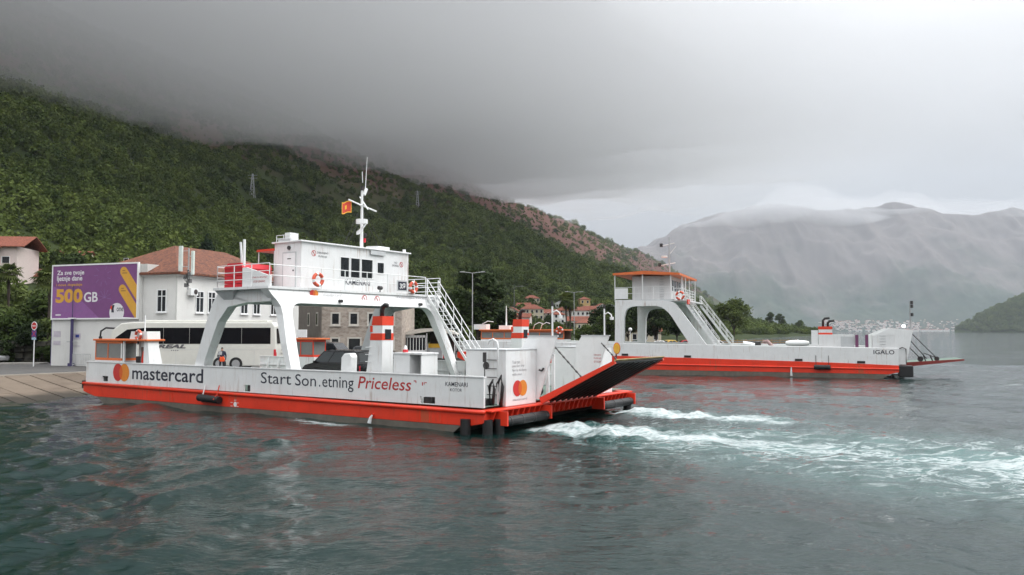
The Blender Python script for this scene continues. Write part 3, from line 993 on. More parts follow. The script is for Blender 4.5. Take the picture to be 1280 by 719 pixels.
def lifebuoy(name, label, loc, normal_rot, r=0.36, group='lifebuoys on the ferries'):
    """orange ring with white bands; own top-level thing; loc in world metres"""
    root = thing(name, label, 'lifebuoy', loc, 0, group)
    root.rotation_euler = normal_rot
    n = 28; m = 8; tr = r * 0.24
    for seg in range(8):
        mb = MB(); vs = []; fs = []
        a0 = seg * math.pi / 4 + (0.0 if seg % 2 == 0 else 0.36); a1 = (seg + 1) * math.pi / 4 + (0.36 if seg % 2 == 0 else 0.0)
        for i in range(6):
            a = a0 + (a1 - a0) * i / 5
            for j in range(m):
                b = 2 * math.pi * j / m
                rr = r - tr + tr * math.cos(b)
                vs.append((rr * math.cos(a), tr * math.sin(b), rr * math.sin(a)))
        for i in range(5):
            for j in range(m):
                fs.append((i * m + j, i * m + (j + 1) % m, (i + 1) * m + (j + 1) % m, (i + 1) * m + j))
        mb.add(vs, fs)
        mb.build('ring_band' if seg % 2 else 'ring_segment', WHITE2 if seg % 2 else RING_A, root, smooth=True)
    return root


def w1(s, v, z):
    return tuple(O1 + U1 * (s * K) + V1 * (v * K) + Vector((0, 0, z * K)))


def w2(s, v, z):
    return tuple(O2 + U2 * (s * K) + V2 * (v * K) + Vector((0, 0, z * K)))


def logo(root, c, r, ex, ey, tf=TF, k=K, gap=0.62, off=(0, 0, 0), name='emblem'):
    """two overlapping discs"""
    c = Vector(c); ex = Vector(ex); ey = Vector(ey); off = Vector(off)
    a = MB(tf, k).disc(c - ex * r * gap, r, ex, ey, 28).build(name, INKRO, root)
    MB(tf, k).disc(c + ex * r * gap + off, r, ex, ey, 28).build(name, INKOR, root)
    # lens of the overlap
    ha = math.acos(gap); lens = []
    for i in range(9):
        t = -ha + 2 * ha * i / 8; lens.append(c - ex * r * gap + r * (math.cos(t) * ex + math.sin(t) * ey) + off * 2)
    for i in range(1, 8):
        t = math.pi - ha + 2 * ha * i / 8; lens.append(c + ex * r * gap + r * (math.cos(t) * ex + math.sin(t) * ey) + off * 2)
    MB(tf, k).add([tuple(p) for p in lens], [tuple(range(len(lens)))]).build(name, INKMID, root)


def panel_with_holes(root, name, m, s0, s1, z0, z1, v0, v1, holes):
    """plate in the s-z plane with rectangular holes (hs0,hs1,hz0,hz1), built as butted strips"""
    mb = FM()
    cur = s0
    for (a, b, c, d) in sorted(holes):
        mb.box(cur, a, v0, v1, z0, z1)
        if c > z0: mb.box(a, b, v0, v1, z0, c)
        if d < z1: mb.box(a, b, v0, v1, d, z1)
        cur = b
    mb.box(cur, s1, v0, v1, z0, z1)
    return mb.build(name, m, root)


# ------------------------------------------------------------------ the near ferry
f1 = thing('car_ferry', 'white car ferry with orange red hull, wide white bridge and half raised bow ramp', 'ferry', O1, A1)
Bm = 16.15
hull = FM()
hull.prism([(-.1, 1.08), (37.2, 1.2), (37.2, .5), (35.6, .18), (0.9, .26), (0.05, .42), (-.1, .5)], 0, Bm, 'y')
hull_o = hull.build('hull', RED, f1, bevel=0.03)
FM().prism([(1.3, .3), (35.4, .22), (33.2, -.9), (3.0, -.9)], 0.02, Bm - .02, 'y').build('boot_top', BOOT, f1)
for vv in (-0.02, Bm + .02):
    FM().tube([(-.1, vv, .99), (12, vv, 1.02), (37.2, vv, 1.08)], 0.11, 10).build('rubbing_strake', RED, f1, smooth=True)
for i in range(12):                                        # plate seams on the side
    s_ = 2.6 + i * 2.9
    FM().box(s_, s_ + .035, -.012, 0.01, .3, .9).build('plate_seam', RED, f1)
FM().box(0.2, 37.0, .25, Bm - .25, 1.19, 1.215).build('deck', DECK, f1)
# bulwarks
holes = [(3.1, 4.13, 1.24, 1.6), (17.84, 18.47, 1.25, 1.67), (33.94, 34.71, 1.32, 1.72)]
panel_with_holes(f1, 'bulwark', WHITE, 0.0, 36.95, 1.2, 2.69, 0.05, 0.17, holes)
FM().box(-.02, 36.97, .01, .23, 2.69, 2.75).build('bulwark_cap', WHITE, f1)
for (a, b, c, d) in holes:
    FM().box(a - .05, b + .05, .6, .65, c - .03, d + .1).build('freeing_port_baffle', DARK, f1)
    FM().box(a + .45 * (b - a), b - .05, .3, .5, c, d - .05).build('mooring_fairlead', DARK, f1)
fb_ = FM().box(2.5, 36.95, Bm - .17, Bm - .05, 1.2, 2.69).build('bulwark', WHITE, f1)
FM().box(2.48, 36.97, Bm - .23, Bm - .01, 2.69, 2.75).build('bulwark_cap', WHITE, f1)
rib = None
for i in range(24):
    s_ = 3.4 + i * 1.4
    if rib is None:
        ro_ = FM().prism([(Bm - .17, 1.22), (Bm - .17, 2.66), (Bm - .30, 2.66), (Bm - .62, 1.22)], -.035, .035, 'x').build('stiffener', WHITE, fb_); rib = ro_.data
    else:
        ro_ = bpy.data.objects.new('stiffener', rib); C.objects.link(ro_); ro_.parent = fb_
    ro_.location = (s_ * K, 0, 0)
FM().box(2.6, 36.9, Bm - .26, Bm - .17, 1.95, 2.03).build('bulwark_stringer', WHITE, f1)
for i in range(9):                                         # weld seams between bulwark plates
    s_ = 2.75 + i * 4.1
    FM().box(s_, s_ + .025, .040, .0499, 1.72, 2.68).build('weld_seam', WHITE, f1)
# name and lettering on the near side (reads towards smaller s)
LV = 0.043
def side_text(name, s, m, s_left, s_right, z0, z1, z2=None, z3=None, **kw):
    return text(name, s, m, f1, (s_left, LV, z0), (s_right - s_left, 0, (z2 - z0) if z2 is not None else 0), (0, 0, z1 - z0), k=K, tf=TF, **kw)


logo(f1, (32.22, LV, 2.03), 0.63, (-1, 0, 0), (0, 0, 1), gap=0.66, off=(0, -.004, 0))
side_text('lettering', 'mastercard', INK, 30.8, 22.6, 1.60, 2.52, bold=0.012)
side_text('lettering', 'Start', INK, 16.85, 14.1, 1.82, 2.50)
side_text('lettering', 'Son', INK, 13.75, 11.97, 1.80, 2.47)
side_text('lettering', '.', INK, 11.72, 11.62, 1.80, 1.92)
side_text('lettering', 'etning', INK, 11.45, 8.95, 1.60, 2.42)
side_text('lettering', 'Priceless', INKR, 8.62, 4.72, 1.84, 2.50, shear=0.18, bold=0.006)
for (a, z, w_, h_) in ((4.55, 2.36, .16, .05), (4.42, 2.28, .05, .12), (3.98, 2.16, .06, .18), (3.86, 2.22, .05, .13), (3.78, 2.3, .12, .04)):
    FM().box(a - w_, a, LV - .001, LV + .003, z, z + h_).build('lettering', INKR, f1)
side_text('lettering', 'KAMENARI', INK, 2.42, 1.0, 2.20, 2.42, bold=0.004)
side_text('lettering', 'KOTOR', INK, 2.1, 1.36, 1.95, 2.10)
FM().disc((19.2, -.012, .42), .16, (1, 0, 0), (0, 0, 1), 16).build('load_line_mark', WHITE2, f1)
for i, (a, b) in enumerate(((18.85, .5), (19.45, .5), (19.1, .66), (19.45, .28), (18.85, .28))):
    FM().box(a, a + .2, -.014, -.008, b, b + .035).build('load_line_mark', WHITE2, f1)
# bow end: brackets, fenders
br = None
for i in range(29):
    v_ = 0.5 + i * .53
    if br is None:
        bo = FM().hexa([(-.1, -.06, 1.0), (-.1, .06, 1.0), (-.1, .06, .45), (-.1, -.06, .45)], [(-.42, -.06, 1.0), (-.42, .06, 1.0), (-.26, .06, .62), (-.26, -.06, .62)]).build('bracket', RED, f1); br = bo.data
    else:
        bo = bpy.data.objects.new('bracket', br); C.objects.link(bo); bo.parent = f1
    bo.location = (0, -v_ * K, 0)
FM().box(-.44, -.1, .1, Bm - .1, 1.0, 1.09).build('bow_beam', RED, f1, bevel=0.02)
for (va, vb) in ((1.0, 4.9), (11.3, 15.3)):
    fo = FM().tube([(-.62, va, .48), (-.62, vb, .48)], .25, 14).build('roller_fender', BLACK, f1, smooth=False)
    for t in (0.08, 0.36, 0.64, 0.92):
        c_ = va + (vb - va) * t
        FM().tube([(-.62, c_ - .04, .48), (-.62, c_ + .04, .48)], .27, 14).build('fender_band', DARK, fo)
    for c_ in (va - .15, vb + .15):
        FM().box(-.9, -.1, c_ - .06, c_ + .06, .3, 1.0).build('fender_bracket', RED, f1)
for (a, b) in ((-.1, .25), (-.3, .95), (1.0, -.12), (-.25, 15.6)):
    FM().tube([(a, b, -.15), (a, b, .62)], .26, 12).build('corner_fender', BLACK, f1)
# hanging cylindrical fender on the side
hf = FM().tube([(22.55, -.25, .70), (22.45, -.25, .70), (20.55, -.25, .64), (20.45, -.25, .64)], .23, 14).build('side_fender', BLACK, f1, smooth=False)
for s_ in (22.2, 20.75):
    FM().tube([(s_, -.06, 1.55), (s_, -.2, 1.0), (s_, -.25, .9)], .035, 6).build('fender_rope', WHITE2 if s_ > 21 else ORED, hf)
    FM().tube([(s_, -.25, .93), (s_, -.49, .68), (s_, -.25, .42)], .04, 6).build('fender_strap', ORED if s_ < 21 else BLACK, hf)
FM().box(37.0, 37.5, .05, .55, .72, 1.28).build('corner_fender', BLACK, f1)
# cooling-water outlet with its falling water
FM().tube([(7.35, .02, .48), (7.35, -.12, .47)], .07, 8).build('outlet_pipe', RED, f1)
FM().tube([(7.35, -.12, .45), (7.37, -.24, .3), (7.38, -.32, 0.02)], .05, 8, r2=.12).build('cooling_water', mat('falling_water', (0.8, 0.84, 0.85), 0.3, seethru=0.45), f1)

# -- stern-end ramp lowered onto the slipway, and half raised bow ramp
FM().hexa([(37.1, 5, 1.2), (37.1, 11, 1.2), (37.1, 11, 1.0), (37.1, 5, 1.0)], [(42.4, 5, .55), (42.4, 11, .55), (42.4, 11, .42), (42.4, 5, .42)]).build('stern_ramp', DARK, f1)
Rh, Rt = Vector((-.25, 0, 1.38)), Vector((-4.75, 0, 3.48))
rd = (Rt - Rh).normalized(); rn_ = Vector((-rd.z, 0, rd.x)) * -1
def rpt(t, v, d):
    p = Rh.lerp(Rt, t) + rn_ * d
    return (p.x, v, p.z)


if rn_.z > 0: rn_ = -rn_
ramp = FM().hexa([rpt(0, 5.0, 0), rpt(0, 10.9, 0), rpt(0, 10.9, .16), rpt(0, 5.0, .16)], [rpt(1, 5.0, 0), rpt(1, 10.9, 0), rpt(1, 10.9, .1), rpt(1, 5.0, .1)]).build('bow_ramp', DARK, f1)
for (va, vb) in ((4.82, 4.99), (10.91, 11.08)):
    FM().hexa([rpt(0, va, -.02), rpt(0, vb, -.02), rpt(0, vb, .34), rpt(0, va, .34)], [rpt(1, va, -.02), rpt(1, vb, -.02), rpt(1, vb, .16), rpt(1, va, .16)]).build('ramp_edge', RED, ramp)
FM().hexa([rpt(1.002, 4.82, -.03), rpt(1.002, 11.08, -.03), rpt(1.002, 11.08, .03), rpt(1.002, 4.82, .03)], [rpt(1.03, 4.9, -.03), rpt(1.03, 11.0, -.03), rpt(1.03, 11.0, .01), rpt(1.03, 4.9, .01)]).build('ramp_lip', mat('worn_yellow', (.36, .26, .12), .7, var=.3, vscale=6), ramp)
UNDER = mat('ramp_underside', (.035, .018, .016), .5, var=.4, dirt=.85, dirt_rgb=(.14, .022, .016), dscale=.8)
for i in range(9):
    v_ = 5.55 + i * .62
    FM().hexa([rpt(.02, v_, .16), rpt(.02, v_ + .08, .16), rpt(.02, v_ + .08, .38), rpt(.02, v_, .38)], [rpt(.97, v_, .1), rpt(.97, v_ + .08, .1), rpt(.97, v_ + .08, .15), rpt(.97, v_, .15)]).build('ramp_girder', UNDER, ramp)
for v_ in (5.12, 10.78):
    pts = [Vector((-.9, v_, 4.3)).lerp(Vector(rpt(.55, v_, 0)), i / 14) for i in range(15)]
    for i in range(14):
        a, b = pts[i], pts[i + 1]
        FM().tube([tuple(a.lerp(b, .08)), tuple(a.lerp(b, .92))], .055 if i % 2 else .035, 5).build('chain_link', DARK, f1)
# -- bow deckhouses with raking wing plates
for (va, vb, vw, nm) in ((2.0, 4.9, 4.92, 'near'), (11.1, 14.0, 10.98, 'far')):
    FM().box(0.0, 2.6, va, vb, 1.1, 4.0).build('bow_deckhouse', WHITE, f1, bevel=0.04)
    FM().box(-.03, 2.63, va - .03, vb + .03, 4.0, 4.05).build('deckhouse_top', GREYP, f1)
    FM().prism([(1.0, 1.3), (.96, 4.06), (.54, 4.7), (-1.32, 4.7), (-.62, 2.7), (-.12, 1.3)], vw, vw + .1, 'y').build('wing_plate', WHITE2, f1)
    FM().box(-1.36, .58, vw - .03, vw + .13, 4.7, 4.76).build('wing_cap', GREYP, f1)
    vp = vw + .05
    cp = FM().tube([(-1.0, vp, 4.72), (-1.0, vp, 6.35)], .05, 8).build('camera_pole', WHITE2, f1)
    FM().tube([(-1.0, vp, 6.35), (-1.0, vp, 6.6)], .07, 8).build('lamp', DARK, cp)
    FM().tube([(-1.0, vp, 6.0), (-1.25, vp, 6.12), (-1.45, vp, 6.0), (-1.5, vp, 5.85)], .035, 6).build('bracket_arm', WHITE2, cp)
    FM().tube([(-1.5, vp, 5.85), (-1.5, vp, 5.68)], .12, 10).build('camera_dome', WHITE2, cp)
# near deckhouse fittings
for z_ in (1.7, 2.15, 2.6, 3.05, 3.5):
    FM().tube([(1.15, 1.93, z_), (.55, 1.93, z_)], .022, 6).build('ladder_rung', DARK, f1)
FM().tube([(.3, 1.7, 1.2), (.3, 1.7, 4.2), (.36, 1.7, 4.45), (.6, 1.7, 4.58), (.85, 1.7, 4.5), (.95, 1.7, 4.3)], .06, 8).build('vent_pipe', WHITE2, f1)
FM().tube([(1.0, 1.5, 1.3), (1.0, 1.5, 3.9)], .03, 6).build('rope', DARK, f1)
FM().tube([(1.0, 1.5, 3.4), (1.0, 1.5, 3.9)], .1, 8).build('rope_block', DARK, f1)
FM().disc((1.25, 1.97, 3.2), .2, (1, 0, 0), (0, 0, 1), 16).build('vent_cover', DARK, f1)
for (s_, v_, h_, w_) in ((.7, .9, .9, .12), (.35, 1.3, 1.3, .15), (.15, 1.75, 1.5, .16)):   # coiled mooring lines hung by the corner
    FM().tube([(s_, v_, 1.15), (s_ - .1, v_, 1.25 + h_ * .6), (s_, v_, 1.2 + h_), (s_ + .2, v_, 1.25 + h_ * .7), (s_ + .16, v_, 1.15)], w_ * .55, 7).build('mooring_rope', BLACK, f1, smooth=True)
FM().box(.5, 1.1, .8, 1.5, 1.2, 1.55).build('bollard_base', BLACK, f1)
bt = [('You can', 3.30), ('pay for the', 3.08), ('ferry tickets', 2.86), ('with your', 2.64)]
for (s, z_) in bt:
    text('lettering', s, INKG, f1, (-.012, 2.55, z_), (0, 0.105 * len(s), 0), (0, 0, .17), k=K, tf=TF)
logo(f1, (-.012, 3.3, 2.0), .42, (0, 1, 0), (0, 0, 1), gap=.6, off=(-.004, 0, 0))
text('lettering', 'mastercard', INKG, f1, (-.012, 2.6, 1.36), (0, 1.35, 0), (0, 0, .13), k=K, tf=TF)
FM().tube([(-.5, 4.88, 3.0), (-.42, 4.8, 2.86), (-.25, 4.8, 2.9)], .06, 6).build('cleat', DARK, f1)
for (z_, s) in ((3.5, 'ZABRANJENO'), (3.3, 'PUSENJE'), (3.1, 'STOP')):
    text('lettering', s, INKR, f1, (-.3, 10.96, z_), (-.5, 0, 0), (0, 0, .11), k=K, tf=TF)
# far-side white post frame by the ramp and yellow signal paddle
FM().box(-.12, .05, 6.0, 6.12, 1.2, 3.7).build('ramp_post', WHITE2, f1)
FM().box(-.12, .05, 6.6, 6.72, 1.2, 3.7).build('ramp_post', WHITE2, f1)
FM().box(-.12, .05, 6.0, 6.72, 3.7, 3.8).build('ramp_post_head', GREYP, f1)
pd_ = FM().tube([(-1.2, 11.9, 2.2), (-1.35, 11.9, 3.6)], .045, 6).build('signal_paddle', DARK, f1)
FM().disc((-1.4, 11.86, 3.95), .32, (0.9, .45, 0), (0, 0, 1), 20, depth=(0.02, 0.04, 0)).build('paddle_disc', YELLOW, pd_)
FM().disc((-1.37, 11.93, 3.95), .36, (0.9, .45, 0), (0, 0, 1), 20).build('paddle_rim', ORED, pd_)
# small winch and red locker seen through the bow gap
FM().tube([(1.5, 6.8, 1.55), (1.5, 7.6, 1.55)], .3, 12).build('winch_drum', BLACK, f1)

# -- funnels, ventilators and lockers
def funnel(va, vb, extra=True):
    def ring(z):
        t = (z - 1.2) / 4.6
        return [(7.3, va, z), (8.72 - .72 * t, va, z), (8.72 - .72 * t, vb, z), (7.3, vb, z)]
    fo = FM().hexa(ring(1.2), ring(5.8)).build('funnel', WHITE, f1, bevel=0.02)

    def band(z0, z1, m, e=.012):
        def rg(z):
            p = ring(z)
            return [(p[0][0] - e, p[0][1] - e, z), (p[1][0] + e, p[1][1] - e, z), (p[2][0] + e, p[2][1] + e, z), (p[3][0] - e, p[3][1] + e, z)]
        FM().hexa(rg(z0), rg(z1)).build('funnel_stripe', m, fo)
    band(5.32, 5.83, ORED); band(4.5, 4.88, ORED)
    FM().box(7.26, 7.3, va + .22, vb - .22, 4.55, 5.1).build('funnel_window', GLASS, fo)
    FM().box(8.02, 8.2, va - .02, va, 4.95, 5.3).build('funnel_emblem', ORED, fo)
    FM().tube([(7.75, (va + vb) / 2, 5.8), (7.75, (va + vb) / 2, 6.15), (7.68, (va + vb) / 2, 6.35), (7.5, (va + vb) / 2, 6.45), (7.35, (va + vb) / 2, 6.42)], .13, 10).build('exhaust_pipe', BLACK, fo, smooth=True)
    for z_ in (3.3, 3.7, 4.1):
        FM().tube([(8.5, va - .06, z_), (8.1, va - .06, z_)], .02, 5).build('ladder_rung', WHITE2, fo)


funnel(.55, 1.45); funnel(14.6, 15.5)
FM().prism([(10.5, 1.2), (10.42, 3.5), (10.2, 3.72), (9.75, 3.75), (9.62, 3.55), (9.7, 1.2)], .5, 1.0, 'y').build('ventilator', WHITE2, f1, bevel=.05)
lk = FM(); lk.box(4.4, 5.2, 1.7, 1.76, 1.2, 3.75); lk.box(5.2, 6.35, .45, 1.76, 1.2, 3.75); lk.box(4.35, 4.42, .45, 1.76, 1.2, 3.75); lk.box(4.3, 6.38, .42, 1.78, 3.75, 3.85)
lk.build('deck_locker', WHITE, f1)
for (s_, v_) in ((5.9, .9),):
    FM().tube([(s_, v_, 3.85), (s_, v_, 4.0)], .15, 10).build('deck_light', REDC, f1)
    FM().tube([(s_, v_, 4.0), (s_, v_, 4.22)], .11, 10, r2=.05).build('deck_light_dome', WHITE2, f1)
for s_ in (11.2, 14.2, 3.1):
    e_ = FM().tube([(s_, Bm - .5, 1.5), (s_, Bm - .5, 2.25)], .11, 10).build('fire_extinguisher', REDC, f1)
    FM().tube([(s_, Bm - .5, 2.25), (s_, Bm - .5, 2.4)], .04, 6).build('nozzle', BLACK, e_)

# -- passenger cabins at the stern end, near side and far side
def cabin(v0, v1, sa, sb, gl0, roofm, framem, near):
    """small shelter: roof sa..sb, glazed box gl0..sb, open middle, sloped white block at the bow side"""
    FM().box(sa, sb + .15, v0 - .12, v1 + .12, 4.28, 4.42).build('cabin_roof', roofm, f1, bevel=.03)
    FM().box(gl0 - .1, sb, v0, v1, 1.2, 2.84).build('cabin_wall', WHITE, f1)
    fr = FM()
    for (c, d) in ((2.84, 3.02), (4.1, 4.28)):
        fr.box(gl0, sb, v0, v0 + .08, c, d); fr.box(gl0, sb, v1 - .08, v1, c, d); fr.box(sb - .08, sb, v0 + .08, v1 - .08, c, d); fr.box(gl0, gl0 + .08, v0 + .08, v1 - .08, c, d)
    fo = fr.build('window_frame', framem, f1)
    md = (gl0 + sb) / 2
    for s_ in (sb - .08, md, gl0):
        for v_ in (v0, v1 - .08):
            FM().box(s_, s_ + .08, v_, v_ + .08, 3.02, 4.1).build('mullion', WHITE2 if s_ == gl0 and near else framem, fo)
    for (a, b) in ((gl0 + .08, md), (md + .08, sb - .08)):
        for v_ in (v0 + .03, v1 - .05):
            FM().box(a, b, v_, v_ + .02, 3.02, 4.1).build('pane', GLASSL, fo)
    for s_ in (sb - .05, gl0 + .03):
        FM().box(s_, s_ + .02, v0 + .08, v1 - .08, 3.02, 4.1).build('pane', GLASSL, fo)
    if not near:
        return
    FM().box(gl0 - .3, gl0 - .16, v0 + .02, v0 + .14, 1.2, 4.28).build('cabin_post', WHITE2, f1)
    w = FM()
    w.hexa([(29.15, v0 + .05, 1.2), (30.2, v0 + .05, 1.2), (30.2, v1, 1.2), (29.15, v1, 1.2)], [(29.75, v0 + .05, 4.28), (30.2, v0 + .05, 4.28), (30.2, v1 - .35, 4.28), (29.75, v1 - .35, 4.28)])
    w.box(30.2, 31.35, v0 + .55, v1, 1.2, 4.28)
    w.box(31.35, 32.55, v1 - .1, v1, 1.2, 4.28)
    w.build('entrance_block', WHITE2, f1)
    FM().box(30.28, 31.3, v0 + .53, v0 + .548, 1.25, 3.85).build('door', mat('brown_door', (0.14, 0.09, 0.075), 0.6), f1)
    FM().prism([(29.85, 4.42), (29.92, 4.98), (31.9, 4.98), (32.1, 4.42)], v0 + .1, v1 - .1, 'y').build('roof_locker', WHITE2, f1)
    FM().tube([(31.0, (v0 + v1) / 2, 4.98), (31.0, (v0 + v1) / 2, 6.15)], .045, 6).build('cabin_mast', WHITE2, f1)
    b_ = FM(); b_.box(31.5, 32.5, v0 + .7, v1 - .2, 1.2, 2.0); b_.box(31.5, 32.5, v1 - .35, v1 - .2, 2.0, 3.15)
    b_.build('bench', DARK, f1)


cabin(.45, 1.65, 29.6, 36.5, 32.95, ORANGE, ORANGE, True)
cabin(13.9, 15.3, 27.2, 30.6, 27.6, ORANGE, ORED, False)

# -- bridge: two legs each side, transverse girder, platform, wheelhouse
def bez(p, q, r, n=6):
    return [((1 - t) ** 2 * p[0] + 2 * t * (1 - t) * q[0] + t * t * r[0], (1 - t) ** 2 * p[1] + 2 * t * (1 - t) * q[1] + t * t * r[1]) for t in [i / n for i in range(n + 1)]]


# front portal, drawn in the v-z plane and raked towards the bow at its feet
outer = [(.12, 1.2), (.25, 4.0), (.75, 6.9), (-.2, 7.72)]
inner = [(.85, 1.2), (.98, 4.0)] + bez((1.35, 5.6), (1.55, 6.72), (2.7, 6.76), 7)
def rake(z):
    return 13.6 + max(0, (z - 1.2)) * .385


half = outer + inner[::-1]
mirror = lambda P: [(Bm - a, b) for a, b in P]
loop = outer + mirror(outer)[::-1] + mirror(inner) + inner[::-1]
def portal_mesh(loop, rk, thick):
    n_ = len(loop)
    vs = [(rk(z), v, z) for v, z in loop] + [(rk(z) + thick(z), v, z) for v, z in loop]
    # quad strips between outer and inner chains
    return vs, n_


mb = FM()
def strip(chainA, chainB, rk, th_):
    """solid band between two polylines of equal length in the v-z plane"""
    n_ = len(chainA)
    f_ = [(rk(z), v, z) for v, z in chainA] + [(rk(z), v, z) for v, z in chainB]
    b_ = [(rk(z) + th_(z), v, z) for v, z in chainA] + [(rk(z) + th_(z), v, z) for v, z in chainB]
    N_ = 2 * n_
    fs = []
    for i in range(n_ - 1):
        fs += [(i, i + 1, n_ + i + 1, n_ + i), (N_ + i, N_ + n_ + i, N_ + n_ + i + 1, N_ + i + 1),
               (i, N_ + i, N_ + i + 1, i + 1), (n_ + i, n_ + i + 1, N_ + n_ + i + 1, N_ + n_ + i)]
    fs += [(0, n_, N_ + n_, N_), (n_ - 1, N_ + n_ - 1, N_ + 2 * n_ - 1, 2 * n_ - 1)]
    return f_ + b_, fs


ch_in = [(.70, 1.2), (.86, 3.0), (1.0, 4.2)] + bez((1.22, 5.9), (1.30, 6.72), (2.1, 6.76), 7) + [(2.9, 6.76)]
ch_out = [(.08, 1.2), (.14, 3.0), (.22, 4.2), (.42, 5.5), (.5, 6.0), (.5, 6.5), (.3, 6.9), (.05, 7.2), (-.2, 7.6), (-.2, 7.72), (.6, 7.72), (2.9, 7.72)]
thk = lambda z: .42 + .05 * max(0, z - 2)
for sd_ in (0, 1):
    a = ch_out if sd_ == 0 else mirror(ch_out); b = ch_in if sd_ == 0 else mirror(ch_in)
    FM().add(*strip(a, b, rake, thk)).build('portal_leg', WHITE, f1)
FM().add(*strip([(2.9, 7.72), (Bm - 2.9, 7.72)], [(2.9, 6.76), (Bm - 2.9, 6.76)], rake, thk)).build('portal_girder', WHITE, f1)
# rear legs, raked the other way
for sd_ in (0, 1):
    va, vb = (.2, .85) if sd_ == 0 else (Bm - .85, Bm - .2)
    prof_out = [(24.35, 1.2), (23.6, 3.2), (22.6, 5.6), (22.05, 6.7), (21.35, 7.6)]
    prof_in = [(23.4, 1.2), (22.65, 3.2), (21.4, 5.6), (20.4, 6.55), (18.2, 6.85)]
    mb = FM(); n_ = 5
    vs = [(s, va, z) for s, z in prof_out] + [(s, va, z) for s, z in prof_in] + [(s, vb, z) for s, z in prof_out] + [(s, vb, z) for s, z in prof_in]
    fs = []
    for i in range(n_ - 1):
        fs += [(i, i + 1, 5 + i + 1, 5 + i), (10 + i, 15 + i, 16 + i, 11 + i), (i, 10 + i, 11 + i, i + 1), (5 + i, 6 + i, 16 + i, 15 + i)]
    fs += [(0, 5, 15, 10), (4, 14, 19, 9)]
    mb.add(vs, fs).build('rear_leg', GREYP if sd_ else WHITE, f1)
    # side beam tying rear leg and front leg under the platform
    FM().prism([(16.15, 7.3), (16.3, 6.85), (18.2, 6.8), (21.3, 7.3), (21.3, 7.6), (16.15, 7.6)], va, vb, 'y').build('side_beam', WHITE, f1)
FM().box(20.7, 21.2, .85, Bm - .85, 6.8, 7.6).build('rear_girder', GREYP, f1)
for v_ in (1.6, 3.4, 5.6, 8.1, 10.6, 12.8, 14.6):
    FM().prism([(16.6, 7.6), (16.6, 7.2), (20.7, 7.2), (20.7, 7.6)], v_, v_ + .12, 'y').build('deck_beam', GREYP, f1)
# hopper brackets under the platform's stern corner
for (va, vb) in ((-.15, 1.6), (Bm - 1.6, Bm + .15)):
    FM().hexa([(21.3, va, 7.6), (19.4, va, 7.6), (19.4, vb, 7.6), (21.3, vb, 7.6)], [(20.6, va + .5, 6.75), (20.1, va + .5, 6.75), (20.1, vb - .5, 6.75), (20.6, vb - .5, 6.75)]).build('bracket_hopper', GREYP, f1)
FM().box(15.95, 21.35, -.25, Bm + .25, 7.6, 7.76).build('bridge_deck', WHITE, f1)
# wheelhouse
WH = (16.75, 19.35, 3.0, 13.4)
wins = [(6.45, 7.25, 8.72, 10.05), (7.42, 8.28, 8.72, 10.05), (8.45, 9.55, 8.75, 10.05), (10.05, 10.72, 9.15, 9.92)]
mb = FM(); cur = 3.0
for (a, b, c, d) in wins:                                  # front wall with window openings
    mb.box(16.75, 16.85, cur, a, 7.76, 10.8); mb.box(16.75, 16.85, a, b, 7.76, c); mb.box(16.75, 16.85, a, b, d, 10.8); cur = b
mb.box(16.75, 16.85, cur, 13.4, 7.76, 10.8)
mb.box(19.25, 19.35, 3.0, 13.4, 7.76, 10.8); mb.box(16.85, 19.25, 3.0, 3.1, 7.76, 10.8); mb.box(16.85, 19.25, 13.3, 13.4, 7.76, 10.8)
wh = mb.build('wheelhouse', WHITE, f1)
FM().box(16.6, 19.5, 2.85, 13.55, 10.8, 10.9).build('wheelhouse_roof', WHITE2, f1, bevel=.02)
FM().box(16.9, 19.2, 3.15, 13.25, 7.76, 7.8).build('wheelhouse_floor', DARK, f1)
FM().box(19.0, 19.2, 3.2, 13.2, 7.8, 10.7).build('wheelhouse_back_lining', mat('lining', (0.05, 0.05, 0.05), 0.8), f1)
for (a, b, c, d) in wins:
    w_ = FM(); e = .06
    w_.box(16.72, 16.75, a - e, a, c - e, d + e); w_.box(16.72, 16.75, b, b + e, c - e, d + e); w_.box(16.72, 16.75, a, b, d, d + e); w_.box(16.72, 16.75, a, b, c - e, c)
    wo_ = w_.build('window', WHITE2, wh)
    FM().box(16.79, 16.81, a, b, c, d).build('pane', mat('wheelhouse_glass', (0.02, 0.024, 0.026), 0.05, var=0, seethru=0.5), wo_)
FM().box(17.3, 18.45, 2.97, 2.999, 7.85, 10.1).build('door', WHITE2, wh)
dr = FM(); dr.box(17.22, 17.3, 2.96, 2.999, 7.8, 10.18); dr.box(18.45, 18.53, 2.96, 2.999, 7.8, 10.18); dr.box(17.3, 18.45, 2.96, 2.999, 10.1, 10.18); dr.build('door_frame', GREYP, wh)
FM().box(17.42, 17.5, 2.93, 2.97, 8.9, 9.0).build('door_handle', DARK, wh)
FM().box(17.7, 18.05, 2.955, 2.97, 9.7, 9.76).build('door_vent', DARK, wh)
FM().disc((17.9, 2.9, 10.45), .13, (1, 0, 0), (0, 0, 1), 12, depth=(0, .1, 0)).build('lamp', DARK, wh)
text('lettering', 'KAMENARI', INK, f1, (16.74, 6.9, 8.2), (0, 2.4, 0), (0, 0, .36), bold=.006, k=K, tf=TF)


